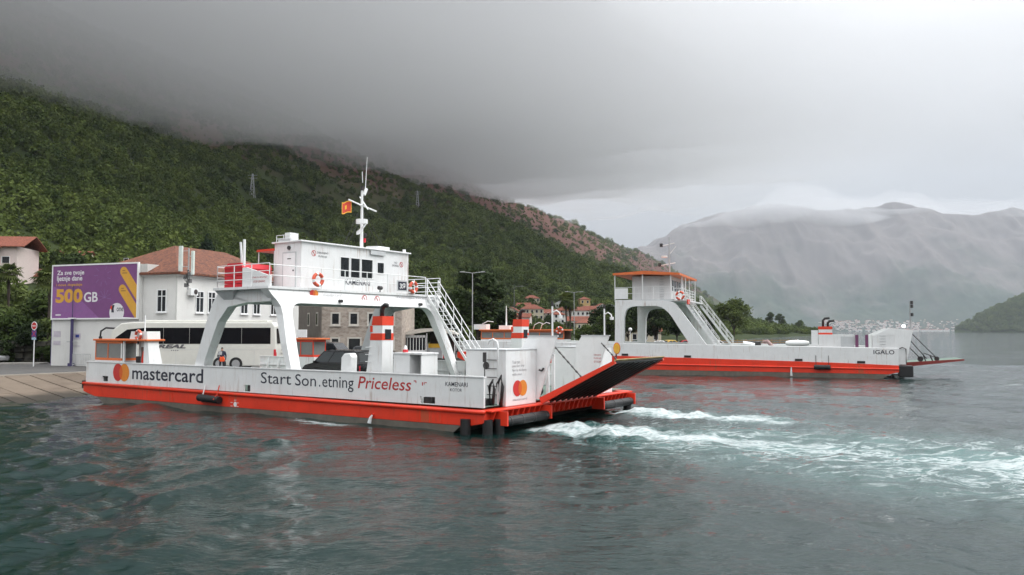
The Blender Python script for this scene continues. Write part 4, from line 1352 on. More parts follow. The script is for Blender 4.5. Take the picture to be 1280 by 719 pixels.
def nosign(v, z, s=16.74, r=.2):
    vs = []; n_ = 24
    mb = FM()
    for i in range(n_):
        t = 2 * math.pi * i / n_
        vs += [(s, v + r * math.cos(t), z + r * math.sin(t)), (s, v + r * .8 * math.cos(t), z + r * .8 * math.sin(t))]
    mb.add(vs, [(2 * i, (2 * i + 2) % (2 * n_), (2 * i + 3) % (2 * n_), 2 * i + 1) for i in range(n_)])
    c, d = math.cos(.8) * r * .85, math.sin(.8) * r * .85
    mb.add([(s - .002, v - c, z + d), (s - .002, v - c + .05, z + d + .03), (s - .002, v + c, z - d), (s - .002, v + c - .05, z - d - .03)], [(0, 1, 2, 3)])
    mb.build('prohibition_sign', INKR, f1)


nosign(4.05, 10.12); nosign(12.6, 9.95)
text('lettering', 'ZABRANJENO', INK, f1, (16.74, 4.32, 10.1), (0, 1.0, 0), (0, 0, .16), k=K, tf=TF)
text('lettering', 'PUŠENJE', INK, f1, (16.74, 4.45, 9.86), (0, .75, 0), (0, 0, .18), k=K, tf=TF)
text('lettering', 'NO', INK, f1, (16.74, 11.85, 9.98), (0, .3, 0), (0, 0, .15), k=K, tf=TF)
text('lettering', 'SMOKING', INK, f1, (16.74, 11.6, 9.76), (0, .7, 0), (0, 0, .15), k=K, tf=TF)
# emblem and round signs on the girder
gs = rake(7.5) - .012
FM().box(rake(7.66) - .02, rake(7.4) - .02, 0, 0.001, 7.4, 7.401)
logo(f1, (rake(7.38) - .03, 3.4, 7.42), .23, (0, 1, 0), (-.0, 0, 1), gap=.55, off=(-.004, 0, 0))
text('lettering', 'mastercard', INKG, f1, (rake(7.2) - .03, 4.15, 7.3), (0, 1.6, 0), (.04, 0, .18), k=K, tf=TF)
nosign(7.9, 7.22, rake(7.2) - .03, .26); nosign(9.15, 7.22, rake(7.2) - .03, .26)
text('lettering', 'Experience Priceless', INKG, f1, (rake(7.4) - .03, 11.3, 7.36), (0, 3.6, 0), (.04, 0, .18), k=K, tf=TF)
for v_ in (5.5, 13.6):
    FM().tube([(rake(7.0) - .25, v_, 6.98), (rake(7.0), v_, 7.0)], .11, 10).build('flood_light', DARK, f1)
nb_ = FM().box(15.86, 15.9, 11.3, 12.2, 8.0, 8.6).build('notice_board', INK, f1)
FM().box(15.875, 15.91, 11.2, 12.3, 7.9, 8.7).build('board_frame', GREYP, nb_)
text('board_lettering', '3Я', WHITE2, nb_, (15.85, 11.45, 8.1), (0, .6, 0), (0, 0, .38), bold=.02, k=K, tf=TF)
FM().tube([(15.95, 9.35, 8.05), (15.95, 9.65, 8.05)], .14, 10).build('search_light', DARK, f1)
FM().tube([(15.95, 9.5, 7.76), (15.95, 9.5, 8.0)], .04, 6).build('light_bracket', DARK, f1)
# railings round the platform
railing(f1, [(21.25, .0, 7.76), (16.02, -.1, 7.76)], 1.4, 3, WHITE2, step=1.75)
railing(f1, [(16.02, -.1, 7.76), (16.02, Bm - 1.6, 7.76)], 1.32, 2, WHITE2, step=2.1, first=False)
railing(f1, [(16.02, Bm + .12, 7.76), (21.25, Bm + .12, 7.76), (21.25, .0, 7.76)], 1.35, 4, WHITE2, step=1.4)
# red raft cover, grey locker and awning on the platform
rc = FM()
for i in range(5):
    rc.box(19.15, 21.0, .35, 2.6, 7.8 + i * .25, 8.02 + i * .25)
rc.prism([(19.1, 9.02), (21.05, 9.02), (20.6, 9.35), (19.3, 9.35)], .3, 2.65, 'y')
rc.build('raft_cover', REDC, f1)
FM().prism([(16.3, 7.78), (19.0, 7.78), (19.0, 9.0), (18.6, 9.02), (16.3, 8.4)], .2, .3, 'y').build('rail_panel', WHITE2, f1)
text('lettering', 'PLOVILO U POGONU', INKR, f1, (18.1, .19, 8.25), (-1.5, 0, 0), (0, 0, .14), k=K, tf=TF)
text('lettering', 'STOP OPASNO', INKR, f1, (17.9, .19, 8.02), (-1.1, 0, 0), (0, 0, .13), k=K, tf=TF)
dv = FM(); dv.tube([(19.25, .5, 7.76), (19.25, .5, 10.85)], .09, 8); dv.tube([(19.45, .5, 9.3), (19.62, .5, 10.7)], .07, 8); dv.build('davit_post', WHITE2, f1)
FM().box(19.4, 21.2, 3.0, 5.6, 10.35, 10.5).build('awning', ORED, f1)
for (s_, v_) in ((21.1, 3.1), (21.1, 5.5), (19.5, 3.1)):
    FM().tube([(s_, v_, 7.76), (s_, v_, 10.35)], .04, 6).build('awning_post', WHITE2, f1)
FM().box(17.7, 18.9, 2.9, 3.5, 10.9, 11.05).build('roof_box_base', GREYP, f1)
FM().box(18.1, 18.6, 3.2, 3.9, 11.05, 11.5).build('roof_box', WHITE2, f1)
railing(f1, [(19.3, 3.1, 10.9), (17.2, 3.1, 10.9)], .45, 2, WHITE2, step=.7, r=.02, name='roof_rail')
FM().prism([(17.2, 10.9), (17.2, 11.2), (18.4, 11.25), (18.6, 10.9)], 10.6, 11.8, 'y').build('roof_hatch', WHITE2, f1)
FM().tube([(17.0, 13.2, 10.9), (17.0, 13.2, 11.15)], .12, 8).build('horn', WHITE2, f1)
# mast
MS, MV = 18.3, 10.0
ms = FM(); ms.tube([(MS, MV, 10.9), (MS, MV, 15.6)], .13, 10, r2=.08); ms.tube([(MS + .02, MV + .35, 15.4), (MS, MV + .5, 17.9)], .035, 6, r2=.015); ms.tube([(MS, MV + .05, 15.9), (MS, MV, 16.7)], .03, 6)
mo = ms.build('mast', WHITE2, f1)
ca = FM(); ca.tube([(MS, MV - 1.35, 14.45), (MS, MV, 14.2), (MS, MV + 1.5, 13.95)], .06, 8); ca.tube([(MS - .9, MV - .3, 13.8), (MS + .9, MV + .7, 15.0)], .05, 8); ca.tube([(MS, MV, 14.2), (MS, MV, 14.21)], .2, 10)
ca.build('cross_arm', WHITE2, mo)
FM().tube([(MS, MV + .2, 15.0), (MS, MV + .45, 15.5)], .12, 8).build('antenna_dome', WHITE2, mo)
FM().tube([(MS - .6, MV - .6, 12.75), (MS - .6, MV - .6, 13.05)], .42, 16).build('radar_dome', WHITE2, mo, smooth=False)
FM().prism([(MS - 1.0, 12.75), (MS, 12.2), (MS, 12.0), (MS - .2, 12.0)], MV - .55, MV - .45, 'y').build('radar_bracket', WHITE2, mo)
for (v_, z_) in ((.25, 11.9), (.2, 11.5), (-.1, 15.3)):
    FM().tube([(MS - .1, MV + v_, z_), (MS - .1, MV + v_, z_ + .28)], .1, 8).build('navigation_light', REDC if z_ < 11.8 else DARK, mo)
for (a, b) in (((MS, 8.1, 10.9), (MS, MV, 14.2)), ((MS, 12.6, 10.9), (MS, MV, 14.2)), ((MS, 12.0, 10.9), (MS, MV, 13.8)), ((MS, 8.4, 10.9), (MS, MV, 13.4))):
    FM().tube([a, b], .018, 5).build('stay_wire', DARK, mo)
FM().box(16.62, 16.68, MV - .75, MV + .75, 10.45, 10.75).build('mast_foot_emblem', GREYP, mo)
# far-side stair
staircase(f1, (15.9, 14.65, 7.76), (11.3, 14.65, 1.9), 1.25, WHITE2, nstep=18)

# things aboard the near ferry
rotN = (0, 0, A1)                                          # ring facing the near side
rotB = (0, 0, A1 + R(90))                                  # ring facing the bow
lifebuoy('lifebuoy', 'lifebuoy on the bridge rail above the round red and orange emblem', w1(15.8, 3.59, 8.32), rotB, r=.39)
lifebuoy('lifebuoy', 'lifebuoy on the bridge rail next to the dark notice board', w1(15.8, 12.9, 8.25), rotB, r=.38)
lifebuoy('lifebuoy', 'lifebuoy propped on the orange roofed cabin of the near ferry', w1(30.75, .40, 4.72), rotN, r=.32)
jk = FM(); jk.prism([(30.95, 2.2), (31.1, 2.9), (30.9, 3.55), (30.72, 3.62), (30.5, 3.4), (30.45, 2.75), (30.6, 2.25)], .86, .96, 'y')
jo = jk.build('life_jacket', mat('jacket_red', (0.7, 0.04, 0.02), 0.8, bump=.4, bscale=6), None, bevel=.03)
jo.location = O1; jo.rotation_euler = (0, 0, A1); tag(jo, 'bright red jacket hanging on the cabin door of the near ferry', 'jacket')
# flag on the mast's yard
fl_ = FM(); nx_, nz_ = 20, 12; vs = []; fs = []
for i in range(nx_ + 1):
    for j in range(nz_ + 1):
        t = i / nx_
        vs.append((MS + .1 + .16 * math.sin(5 * t) * t, MV - .95 - 1.1 * t, 13.55 - .22 * t + .85 * j / nz_ + .05 * math.sin(6 * t)))
for i in range(nx_):
    for j in range(nz_):
        a = i * (nz_ + 1) + j; fs.append((a, a + 1, a + nz_ + 2, a + nz_ + 1))
flag_red = mat('flag_red', (0.55, 0.05, 0.03), 0.8)
fm_ = FM().add(vs, [f for k, f in enumerate(fs) if 0 < k % nz_ < nz_ - 1 and nz_ <= k < (nx_ - 1) * nz_])
fo_ = fm_.build('flag', flag_red, None, smooth=True)
fo_.location = O1; fo_.rotation_euler = (0, 0, A1)
tag(fo_, 'small red flag with golden border and crest flying from the mast', 'flag')
FM().add(vs, [f for k, f in enumerate(fs) if not (0 < k % nz_ < nz_ - 1 and nz_ <= k < (nx_ - 1) * nz_)]).build('flag_border', YELLOW, fo_, smooth=True)
FM().add([(p[0] - .02, p[1], p[2]) for p in vs] + [(p[0] + .02, p[1], p[2]) for p in vs], [f for k, f in enumerate(fs) if 4 <= k % nz_ < nz_ - 4 and 8 * nz_ <= k < 12 * nz_] + [tuple(q + len(vs) for q in f) for k, f in enumerate(fs) if 4 <= k % nz_ < nz_ - 4 and 8 * nz_ <= k < 12 * nz_]).build('flag_crest', YELLOW, fo_)
# ------------------------------------------------------------------ the second ferry, further out
f2 = thing('car_ferry', 'long white car ferry with orange red hull and orange roofed bridge, lying farther out', 'ferry', O2, A2)
B2 = 13.0
sheer = lambda s: 1.32 + 1.0 * (max(0, s) / 51) ** 0.75
top2 = lambda s: 3.14 + .012 * max(0, s) 
ss = [0, 5, 10, 16, 22, 28, 34, 40, 46, 51.5]
FM().prism([(s, sheer(s)) for s in ss] + [(52.3, 2.3), (52.3, 1.6), (50, .45), (1.0, .38), (0, .6)], 0, B2, 'y').build('hull', RED, f2)
FM().prism([(.8, .42), (50.1, .5), (48.3, -.8), (2.5, -.8)], .02, B2 - .02, 'y').build('boot_top', BOOT, f2)
FM().tube([(0, -.03, .92), (25, -.03, 1.05), (51.5, -.03, 1.3)], .09, 8).build('rubbing_strake', RED, f2)
for v_ in (.05, B2 - .17):
    mb = FM(); 
    for a, b in zip(ss[:-1], ss[1:]):
        mb.hexa([(a, v_, sheer(a) - .02), (a, v_ + .12, sheer(a) - .02), (a, v_ + .12, top2(a)), (a, v_, top2(a))], [(b, v_, sheer(b) - .02), (b, v_ + .12, sheer(b) - .02), (b, v_ + .12, top2(b)), (b, v_, top2(b))])
    mb.build('bulwark', WHITE, f2)
    FM().tube([(0, v_ + .06, top2(0)), (51.4, v_ + .06, top2(51.4))], .06, 6).build('bulwark_cap', WHITE2, f2)
FM().prism([(s, sheer(s) + .02) for s in ss] + [(51, 1.9), (0, 1.2)], .2, B2 - .2, 'y').build('deck', DECK, f2)
for s_ in (3.3, 9.7, 22.0, 29.5, 36):
    FM().box(s_, s_ + .8, -.01, .06, sheer(s_) + .06, sheer(s_) + .3).build('fairlead', BLACK, f2)
f_ = FM().tube([(6.8, -.25, 1.02), (8.5, -.25, 1.04)], .25, 12).build('side_fender', BLACK, f2)
for s_ in (7.0, 8.3):
    FM().tube([(s_, -.2, 1.1), (s_, .02, 2.3)], .03, 5).build('fender_rope', DARK, f_)
FM().box(-1.4, 0.0, .0, 1.6, .1, 1.3).build('corner_fender', BLACK, f2, bevel=.08)
FM().box(-1.4, 0.0, B2 - 1.6, B2, .1, 1.3).build('corner_fender', BLACK, f2, bevel=.08)
FM().tube([(10.9, .02, 1.0), (10.9, -.15, .98)], .07, 6).build('outlet_pipe', RED, f2)
FM().tube([(10.9, -.15, .96), (10.9, -.3, .5), (10.9, -.38, .02)], .06, 6, r2=.14).build('cooling_water', MATS['falling_water'], f2)
# bow ramp, let down level
rp2 = FM().hexa([(-.4, 3.2, 1.5), (-.4, 9.8, 1.5), (-.4, 9.8, 1.1), (-.4, 3.2, 1.1)], [(-6.6, 3.2, 1.98), (-6.6, 9.8, 1.98), (-6.6, 9.8, 1.86), (-6.6, 3.2, 1.86)]).build('bow_ramp', DECK, f2)
FM().hexa([(-.4, 3.05, 1.52), (-.4, 3.19, 1.52), (-.4, 3.19, 1.0), (-.4, 3.05, 1.0)], [(-6.6, 3.05, 2.0), (-6.6, 3.19, 2.0), (-6.6, 3.19, 1.82), (-6.6, 3.05, 1.82)]).build('ramp_edge', mat('dull_red', (0.22, 0.03, 0.025), .6), rp2)
for (s_, h_) in ((-2.9, .8), (-3.6, .6)):
    FM().tube([(s_, 3.3, 1.7), (s_ + .25, 3.3, 1.7 + h_)], .07, 6).build('ramp_strut', DARK, rp2)
FM().tube([(-2.4, 3.3, 1.95), (-2.4, 3.7, 1.95)], .3, 10).build('ramp_sheave', DARK, rp2)
FM().tube([(-4.0, 3.3, 2.0), (-4.0, 3.6, 2.0)], .25, 10).build('ramp_sheave', DARK, rp2)
for (a, b) in (((-1.4, 2.6, 4.9), (-4.0, 3.3, 2.05)), ((-1.2, 2.6, 4.2), (-3.0, 3.3, 2.0)), ((-1.1, 2.6, 3.4), (-2.4, 3.3, 2.0)), ((-2.7, 3.3, 2.6), (-4.0, 3.3, 2.1))):
    FM().tube([a, b], .05, 5).build('ramp_cable', DARK, f2)
# bow houses and wings
for (va, vb) in ((.6, 2.6), (B2 - 2.6, B2 - .6)):
    FM().box(.3, 2.5, va, vb, 1.3, 4.55).build('bow_deckhouse', WHITE, f2)
    FM().prism([(2.45, 4.56), (.74, 5.35), (-1.5, 5.1), (-.75, 1.4), (.3, 1.4), (.3, 4.5)], va, va + .12, 'y').build('wing_plate', WHITE2, f2)
    FM().prism([(2.45, 4.56), (.74, 5.35), (-1.5, 5.1), (-.75, 1.4), (.3, 1.4), (.3, 4.5)], vb - .12, vb, 'y').build('wing_plate', WHITE2, f2)
FM().tube([(-.75, .4, 1.5), (-.75, .4, 3.1), (-.4, .4, 3.25), (-.1, .4, 3.1)], .06, 6).build('guard_rail', DARK, f2)
for z_ in (3.3, 3.6, 3.9, 4.2, 4.5):
    FM().tube([(1.2, .56, z_), (1.8, .56, z_)], .02, 5).build('ladder_rung', GREYP, f2)
for s_ in (2.9, 3.9):
    FM().box(s_, s_ + .32, .7, 1.0, 3.0, 4.6).build('notice_banner', mat('banner_purple', (0.16, 0.05, 0.12), .6), f2)
bm_ = FM().tube([(-1.3, .8, 5.0), (-1.3, .8, 8.2)], .09, 8).build('bow_mast', STEEL, f2)
for z_ in (6.6, 7.5, 7.9):
    FM().tube([(-1.45, .8, z_), (-1.45, .8, z_ + .35)], .16, 8).build('signal_lamp', DARK, bm_)
LAMP = bpy.data.materials.new('lit_lamp'); LAMP.use_nodes = True
LAMP.node_tree.nodes['Principled BSDF'].inputs['Emission Color'].default_value = (1, .98, .95, 1)
LAMP.node_tree.nodes['Principled BSDF'].inputs['Emission Strength'].default_value = 6.0
lm_ = MB(TF, K); lm_.tube([(-.6, .5, 5.55), (-.6, .62, 5.55)], .17, 12)
lm_.build('lit_floodlight', LAMP, f2)
FM().tube([(-.6, .621, 5.55), (-.6, .8, 5.55)], .19, 12).build('floodlight_housing', DARK, f2)
text('lettering', 'IGALO', INK, f2, (2.45, .04, 2.5), (-2.05, 0, 0), (0, 0, .46), bold=.012, k=K, tf=TF)
# funnel block
FM().box(4.3, 8.0, 1.0, 3.0, 1.5, 4.62).build('funnel_block', WHITE, f2)
FM().box(8.05, 8.75, 1.0, 2.0, 1.5, 5.1).build('vent_trunk', WHITE2, f2)
FM().box(4.35, 5.7, .97, 1.0, 3.2, 4.4).build('block_door', GREYP, f2)
fn_ = FM().box(6.55, 8.0, 1.2, 2.4, 4.62, 5.5).build('funnel', WHITE, f2)
FM().box(6.53, 8.02, 1.18, 2.42, 5.2, 5.52).build('funnel_stripe', ORED, fn_)
FM().box(6.53, 8.02, 1.18, 2.42, 4.58, 4.82).build('funnel_stripe', ORED, fn_)
for (s_, h_) in ((7.5, .7), (7.0, .4)):
    FM().tube([(s_, 1.8, 5.5), (s_, 1.8, 5.5 + h_), (s_ - .2, 1.8, 5.72 + h_), (s_ - .7, 1.8, 5.78 + h_)], .13, 8).build('exhaust_pipe', BLACK, fn_, smooth=True)
# raft canister
mb = FM(); vs = []; fs = []; n_ = 14; m_ = 10
for i in range(n_ + 1):
    t = math.pi * i / n_; rr = math.sin(t) ** .45
    for j in range(m_):
        a = 2 * math.pi * j / m_
        vs.append((10.3 - 1.3 * math.cos(t), 2.4 + .5 * rr * math.cos(a), 3.62 + .36 * rr * math.sin(a)))
for i in range(n_):
    for j in range(m_):
        fs.append((i * m_ + j, i * m_ + (j + 1) % m_, (i + 1) * m_ + (j + 1) % m_, (i + 1) * m_ + j))
rf_ = mb.add(vs, fs).build('raft_canister', WHITE2, f2, smooth=True)
FM().box(9.3, 11.3, 2.1, 2.7, 1.5, 3.3).build('raft_cradle', GREYP, f2)
# bridge: side frames (near and far)
inn = [(30.05, 3.35), (30.02, 5.0), (29.98, 6.6)] + bez((29.8, 7.3), (29.6, 7.95), (28.6, 8.0), 4) + [(27.0, 8.02)] + bez((26.0, 8.0), (25.0, 7.85), (24.2, 6.7), 4) + [(23.4, 5.4), (22.35, 3.8), (22.35, 3.55), (22.6, 3.3)]
outr = [(31.15, 3.0), (31.12, 5.0), (31.1, 6.6), (31.1, 7.4), (31.1, 8.0), (31.08, 8.5), (31.05, 8.78), (29.0, 8.75), (27.0, 8.68), (26.0, 8.65), (25.2, 8.6), (24.6, 8.55), (24.2, 8.5), (23.8, 8.3), (22.6, 6.7), (21.3, 4.9), (20.6, 3.9), (19.9, 3.0)]
n_ = min(len(inn), len(outr)); inn = inn[:n_]; outr = outr[:n_]
for (va, vb) in ((.06, .7), (12.3, 12.95)):
    vs = [(s, va, z) for s, z in outr] + [(s, va, z) for s, z in inn] + [(s, vb, z) for s, z in outr] + [(s, vb, z) for s, z in inn]
    fs = []
    for i in range(n_ - 1):
        fs += [(i, i + 1, n_ + i + 1, n_ + i), (2 * n_ + i, 3 * n_ + i, 3 * n_ + i + 1, 2 * n_ + i + 1), (i, 2 * n_ + i, 2 * n_ + i + 1, i + 1), (n_ + i, n_ + i + 1, 3 * n_ + i + 1, 3 * n_ + i)]
    fs += [(0, n_, 3 * n_, 2 * n_), (n_ - 1, 3 * n_ - 1, 4 * n_ - 1, 2 * n_ - 1)]
    FM().add(vs, fs).build('bridge_frame', WHITE, f2)
FM().box(23.9, 31.2, .3, 12.9, 8.55, 8.8).build('bridge_deck', GREYP, f2)
FM().box(22.4, 23.9, .3, 12.9, 8.55, 8.7).build('stair_landing', WHITE, f2)
FM().box(22.3, 22.4, .1, 1.6, 8.2, 8.75).build('landing_edge', ORED, f2)
whm = FM(); whm.box(24.6, 29.3, 1.6, 11.4, 8.8, 11.7); wh2 = whm.build('wheelhouse', WHITE, f2)
FM().prism([(23.2, 11.65), (23.2, 11.9), (27.4, 12.25), (31.3, 12.05), (31.3, 11.8), (27.4, 11.85)], -.1, 13.0, 'y').build('bridge_roof', ORANGE, f2)
for v0_, n__ in ((2.6, 4),):
    for i in range(n__):
        FM().box(24.55, 24.6, v0_ + i * 1.6, v0_ + i * 1.6 + 1.1, 9.9, 11.2).build('window', GLASS, wh2)
FM().box(26.0, 26.9, 1.57, 1.6, 8.85, 11.0).build('door', WHITE2, wh2)
for z_ in [8.9 + .3 * i for i in range(10)]:
    FM().tube([(25.4, 1.5, z_), (25.9, 1.5, z_)], .03, 5).build('ladder_rung', GREYP, wh2)
for (s_, v_) in ((31.1, .1), (27.7, .1), (24.3, .1), (23.4, 2.6), (23.4, 5.2), (23.4, 8), (23.4, 12.8), (31.1, 12.8)):
    FM().tube([(s_, v_, 8.8), (s_, v_, 11.9)], .06, 6).build('roof_post', WHITE2, f2)
railing(f2, [(31.1, .12, 8.8), (24.0, .12, 8.8)], 1.5, 2, WHITE2, step=2.3)
FM().box(29.5, 31.05, .1, .16, 8.9, 10.2).build('rail_panel', WHITE2, f2)
railing(f2, [(23.9, .1, 8.8), (22.5, .1, 8.7)], 1.3, 3, WHITE2, step=1.1)
railing(f2, [(23.5, 1.6, 8.8), (23.5, 12.6, 8.8), (31.1, 12.6, 8.8)], 1.4, 4, WHITE2, step=1.3)
staircase(f2, (22.6, .4, 8.4), (18.9, .4, 3.0), 1.2, WHITE2, nstep=14)
staircase(f2, (22.6, 11.6, 8.5), (18.5, 11.6, 3.0), 1.2, WHITE2, nstep=14)
m2 = FM().tube([(24.8, 2.2, 12.0), (24.8, 2.2, 16.5)], .11, 8, r2=.07).build('mast', STEEL, f2)
for (z_, w_) in ((13.0, 1.2), (15.4, 1.0)):
    FM().tube([(24.8 + w_, 2.2, z_), (24.8 - w_ * .6, 2.2, z_ + .3)], .05, 6).build('cross_arm', WHITE2, m2)
    FM().box(24.6 + w_, 24.95 + w_, 2.05, 2.35, z_ - .1, z_ + .3).build('lamp', DARK, m2)
FM().tube([(25.4, 2.2, 14.0), (25.4, 2.2, 14.2)], .38, 12).build('radar', WHITE2, m2)
FM().tube([(24.75, 2.2, 14.4), (24.0, 2.2, 15.3)], .04, 6).build('antenna', WHITE2, m2)
# long orange cabin near the other end
FM().box(37.8, 49.2, .6, 3.4, 1.8, 3.95).build('cabin_wall', WHITE, f2)
cw = FM(); cw.box(37.8, 49.2, .6, .68, 3.95, 4.12); cw.box(37.8, 49.2, .6, .68, 4.85, 5.05)
cwo = cw.build('window_frame', ORANGE, f2)
for i in range(8):
    s_ = 37.8 + i * 1.614
    FM().box(s_, s_ + .1, .6, .68, 4.12, 4.85).build('mullion', ORANGE, cwo)
    if i < 7:
        FM().box(s_ + .1, s_ + 1.614, .63, .66, 4.12, 4.85).build('pane', GLASSL, cwo)
FM().box(37.8, 49.2, 3.3, 3.38, 3.95, 5.05).build('cabin_back', mat('cabin_inside', (.12, .07, .05), .8), f2)
FM().box(37.6, 49.4, .4, 3.6, 5.05, 5.22).build('cabin_roof', ORANGE, f2, bevel=.03)
FM().box(45.4, 46.9, 1.2, 2.4, 5.22, 5.75).build('roof_unit', WHITE2, f2)
FM().tube([(46.1, 1.8, 5.7), (46.1, 1.8, 8.3)], .12, 8, r2=.06).build('aerial', WHITE2, f2)
for s_ in (41.0, 42.0):
    FM().tube([(s_, .8, 5.2), (s_ - .2, .8, 5.8), (s_ - .8, .8, 6.1), (s_ - 1.3, .8, 5.95)], .05, 6).build('davit', WHITE2, f2, smooth=True)
dv2 = FM(); dv2.box(48.6, 50.4, 1, 2.2, 5.22, 5.9); dv2.tube([(49.2, 1, 5.9), (48.4, 1, 6.3), (47.6, 1, 6.2)], .06, 6); dv2.build('crane_unit', WHITE2, f2)
lifebuoy('lifebuoy', 'dark lifebuoy on the end of the long orange roofed cabin of the farther ferry', w2(38.3, .3, 5.1), (0, 0, A2), r=.4)
lifebuoy('lifebuoy', 'lifebuoy on the stair landing of the farther ferry', w2(23.2, .0, 9.2), (0, 0, A2), r=.45)
# deck clutter seen over the bulwark
FM().box(14.4, 15.6, 3.0, 4.2, 1.6, 3.75).build('winch_box', DARK, f2)
FM().tube([(15.0, 2.4, 3.35), (16.3, 2.4, 3.55)], .25, 8, r2=.3).build('rolled_cover', WHITE2, f2)
FM().tube([(13.0, 2.4, 1.9), (13.1, 2.4, 3.3), (13.6, 2.4, 3.85), (14.1, 2.4, 3.7)], .28, 10, r2=.18).build('pinkish_bent_form', mat('dull_pink', (.38, .26, .25), .8, var=.4, vscale=8), f2, smooth=True)  # pinkish bent form on the deck, identity unclear
# ------------------------------------------------------------------ quay, road, slipway
ASPH = mat('asphalt', (0.075, 0.073, 0.07), 0.85, var=0.25, vscale=0.6, dirt=.4, dirt_rgb=(.13, .12, .1), bump=.3, bscale=30)
CONC = mat('concrete', (0.30, 0.27, 0.23), 0.85, var=0.18, vscale=1.2, dirt=.5, dirt_rgb=(.13, .11, .09), bump=.3, bscale=12)
WETC = mat('weedy_stone', (0.05, 0.042, 0.03), 0.5, var=0.4, vscale=2, bump=.6, bscale=5)


def L1(s, v):
    p = O1 + U1 * s + V1 * v
    return (p.x, p.y)


ring = [L1(39.4, -60), L1(39.4, 9.0), L1(30.6, 9.4), L1(30.4, 13.6), L1(20, 13.6), (-9.5, 66), (-10, 98), (6, 104), (26, 113), (41, 140), (64, 200), (72, 235)]
back = [(40, 240), (-40, 200), (-75, 120), (-95, 92), (-110, 60)]
quay = MB().prism(ring + back, -2.5, 1.0, 'z').build('quay', ASPH)
tag(quay, 'grey asphalt quay along the shore', 'quay', kind='structure')
qe = MB()
for a, b in zip(ring[:-1], ring[1:]):
    a = Vector((*a, 0)); b = Vector((*b, 0)); d = (b - a).normalized(); n_ = Vector((-d.y, d.x, 0))
    qe.hexa([tuple(a - n_ * .02 + Vector((0, 0, .7))), tuple(a + n_ * .35 + Vector((0, 0, .7))), tuple(a + n_ * .35 + Vector((0, 0, 1.07))), tuple(a - n_ * .02 + Vector((0, 0, 1.07)))],
            [tuple(b - n_ * .02 + Vector((0, 0, .7))), tuple(b + n_ * .35 + Vector((0, 0, .7))), tuple(b + n_ * .35 + Vector((0, 0, 1.07))), tuple(b - n_ * .02 + Vector((0, 0, 1.07)))])
tag(qe.build('quay_kerb', CONC), 'pale concrete kerb along the edge of the quay', 'kerb', kind='structure')
# slipway of concrete slabs running down into the water
slz = lambda s: .1 + (s - 32.7) * .9 / 6.7
slip = MB().add([(*L1(39.4, -40), slz(39.4) - .35), (*L1(39.4, 8.9), slz(39.4) - .35), (*L1(26.5, 8.9), slz(26.5) - .35), (*L1(26.5, -40), slz(26.5) - .35)], [(0, 1, 2, 3)]).build('slipway', WETC)
tag(slip, 'sloping concrete slipway of long weathered slabs', 'slipway', kind='structure')
SLAB = bpy.data.materials.new('slab_concrete'); SLAB.use_nodes = True
sn, sl = SLAB.node_tree.nodes, SLAB.node_tree.links
sb_ = sn['Principled BSDF']; sb_.inputs['Roughness'].default_value = .85
g_ = sn.new('ShaderNodeNewGeometry'); spz = sn.new('ShaderNodeSeparateXYZ'); sl.new(g_.outputs['Position'], spz.inputs[0])
nz_ = node(sn, 'ShaderNodeTexNoise', i_Scale=0.9, i_Detail=7.0, i_Roughness=.65); sl.new(g_.outputs['Position'], nz_.inputs['Vector'])
oi_ = sn.new('ShaderNodeObjectInfo')
ad_ = sn.new('ShaderNodeMath'); ad_.operation = 'MULTIPLY_ADD'; ad_.inputs[1].default_value = .5; sl.new(oi_.outputs['Random'], ad_.inputs[0]); sl.new(nz_.outputs[0], ad_.inputs[2])
cr_ = sn.new('ShaderNodeValToRGB'); cr_.color_ramp.elements[0].position = .35; cr_.color_ramp.elements[0].color = (.058, .040, .028, 1); cr_.color_ramp.elements[1].position = .95; cr_.color_ramp.elements[1].color = (.145, .112, .082, 1)
sl.new(ad_.outputs[0], cr_.inputs[0])
wz_ = sn.new('ShaderNodeMath'); wz_.operation = 'MULTIPLY_ADD'; wz_.inputs[1].default_value = .35; sl.new(nz_.outputs[0], wz_.inputs[0]); sl.new(spz.outputs[2], wz_.inputs[2])
wr_ = sn.new('ShaderNodeMapRange'); wr_.inputs[1].default_value = .22; wr_.inputs[2].default_value = .42; sl.new(wz_.outputs[0], wr_.inputs[0])
wm_ = sn.new('ShaderNodeMixRGB'); wm_.inputs[1].default_value = (.028, .022, .014, 1); sl.new(wr_.outputs[0], wm_.inputs[0]); sl.new(cr_.outputs[0], wm_.inputs[2])
sl.new(wm_.outputs[0], sb_.inputs['Base Color'])
bpn = sn.new('ShaderNodeBump'); bpn.inputs['Strength'].default_value = .4; bpn.inputs['Distance'].default_value = .05; sl.new(nz_.outputs[0], bpn.inputs['Height']); sl.new(bpn.outputs[0], sb_.inputs['Normal'])
v_ = -24.0
while v_ < 8.8:
    w_ = 1.05 + .75 * rnd.random(); e_ = min(v_ + w_, 8.9); dz = rnd.uniform(-.04, .03); s0_, s1_ = 27 + rnd.random() * 1.2, 39.38
    mid = 33.5 + rnd.uniform(-1.2, 1.2)
    for (a, b) in ((s0_, mid), (mid + .05, s1_)):
        MB().add([(*L1(a, v_), slz(a) + dz), (*L1(b, v_), slz(b) + dz * .3), (*L1(b, e_), slz(b) + dz * .3), (*L1(a, e_), slz(a) + dz),
                  (*L1(a, v_), slz(a) - .34), (*L1(b, v_), slz(b) - .34), (*L1(b, e_), slz(b) - .34), (*L1(a, e_), slz(a) - .34)],
                 [(0, 1, 2, 3), (4, 7, 6, 5), (0, 4, 5, 1), (1, 5, 6, 2), (2, 6, 7, 3), (3, 7, 4, 0)]).build('slab', SLAB, slip)
    v_ = e_ + .1
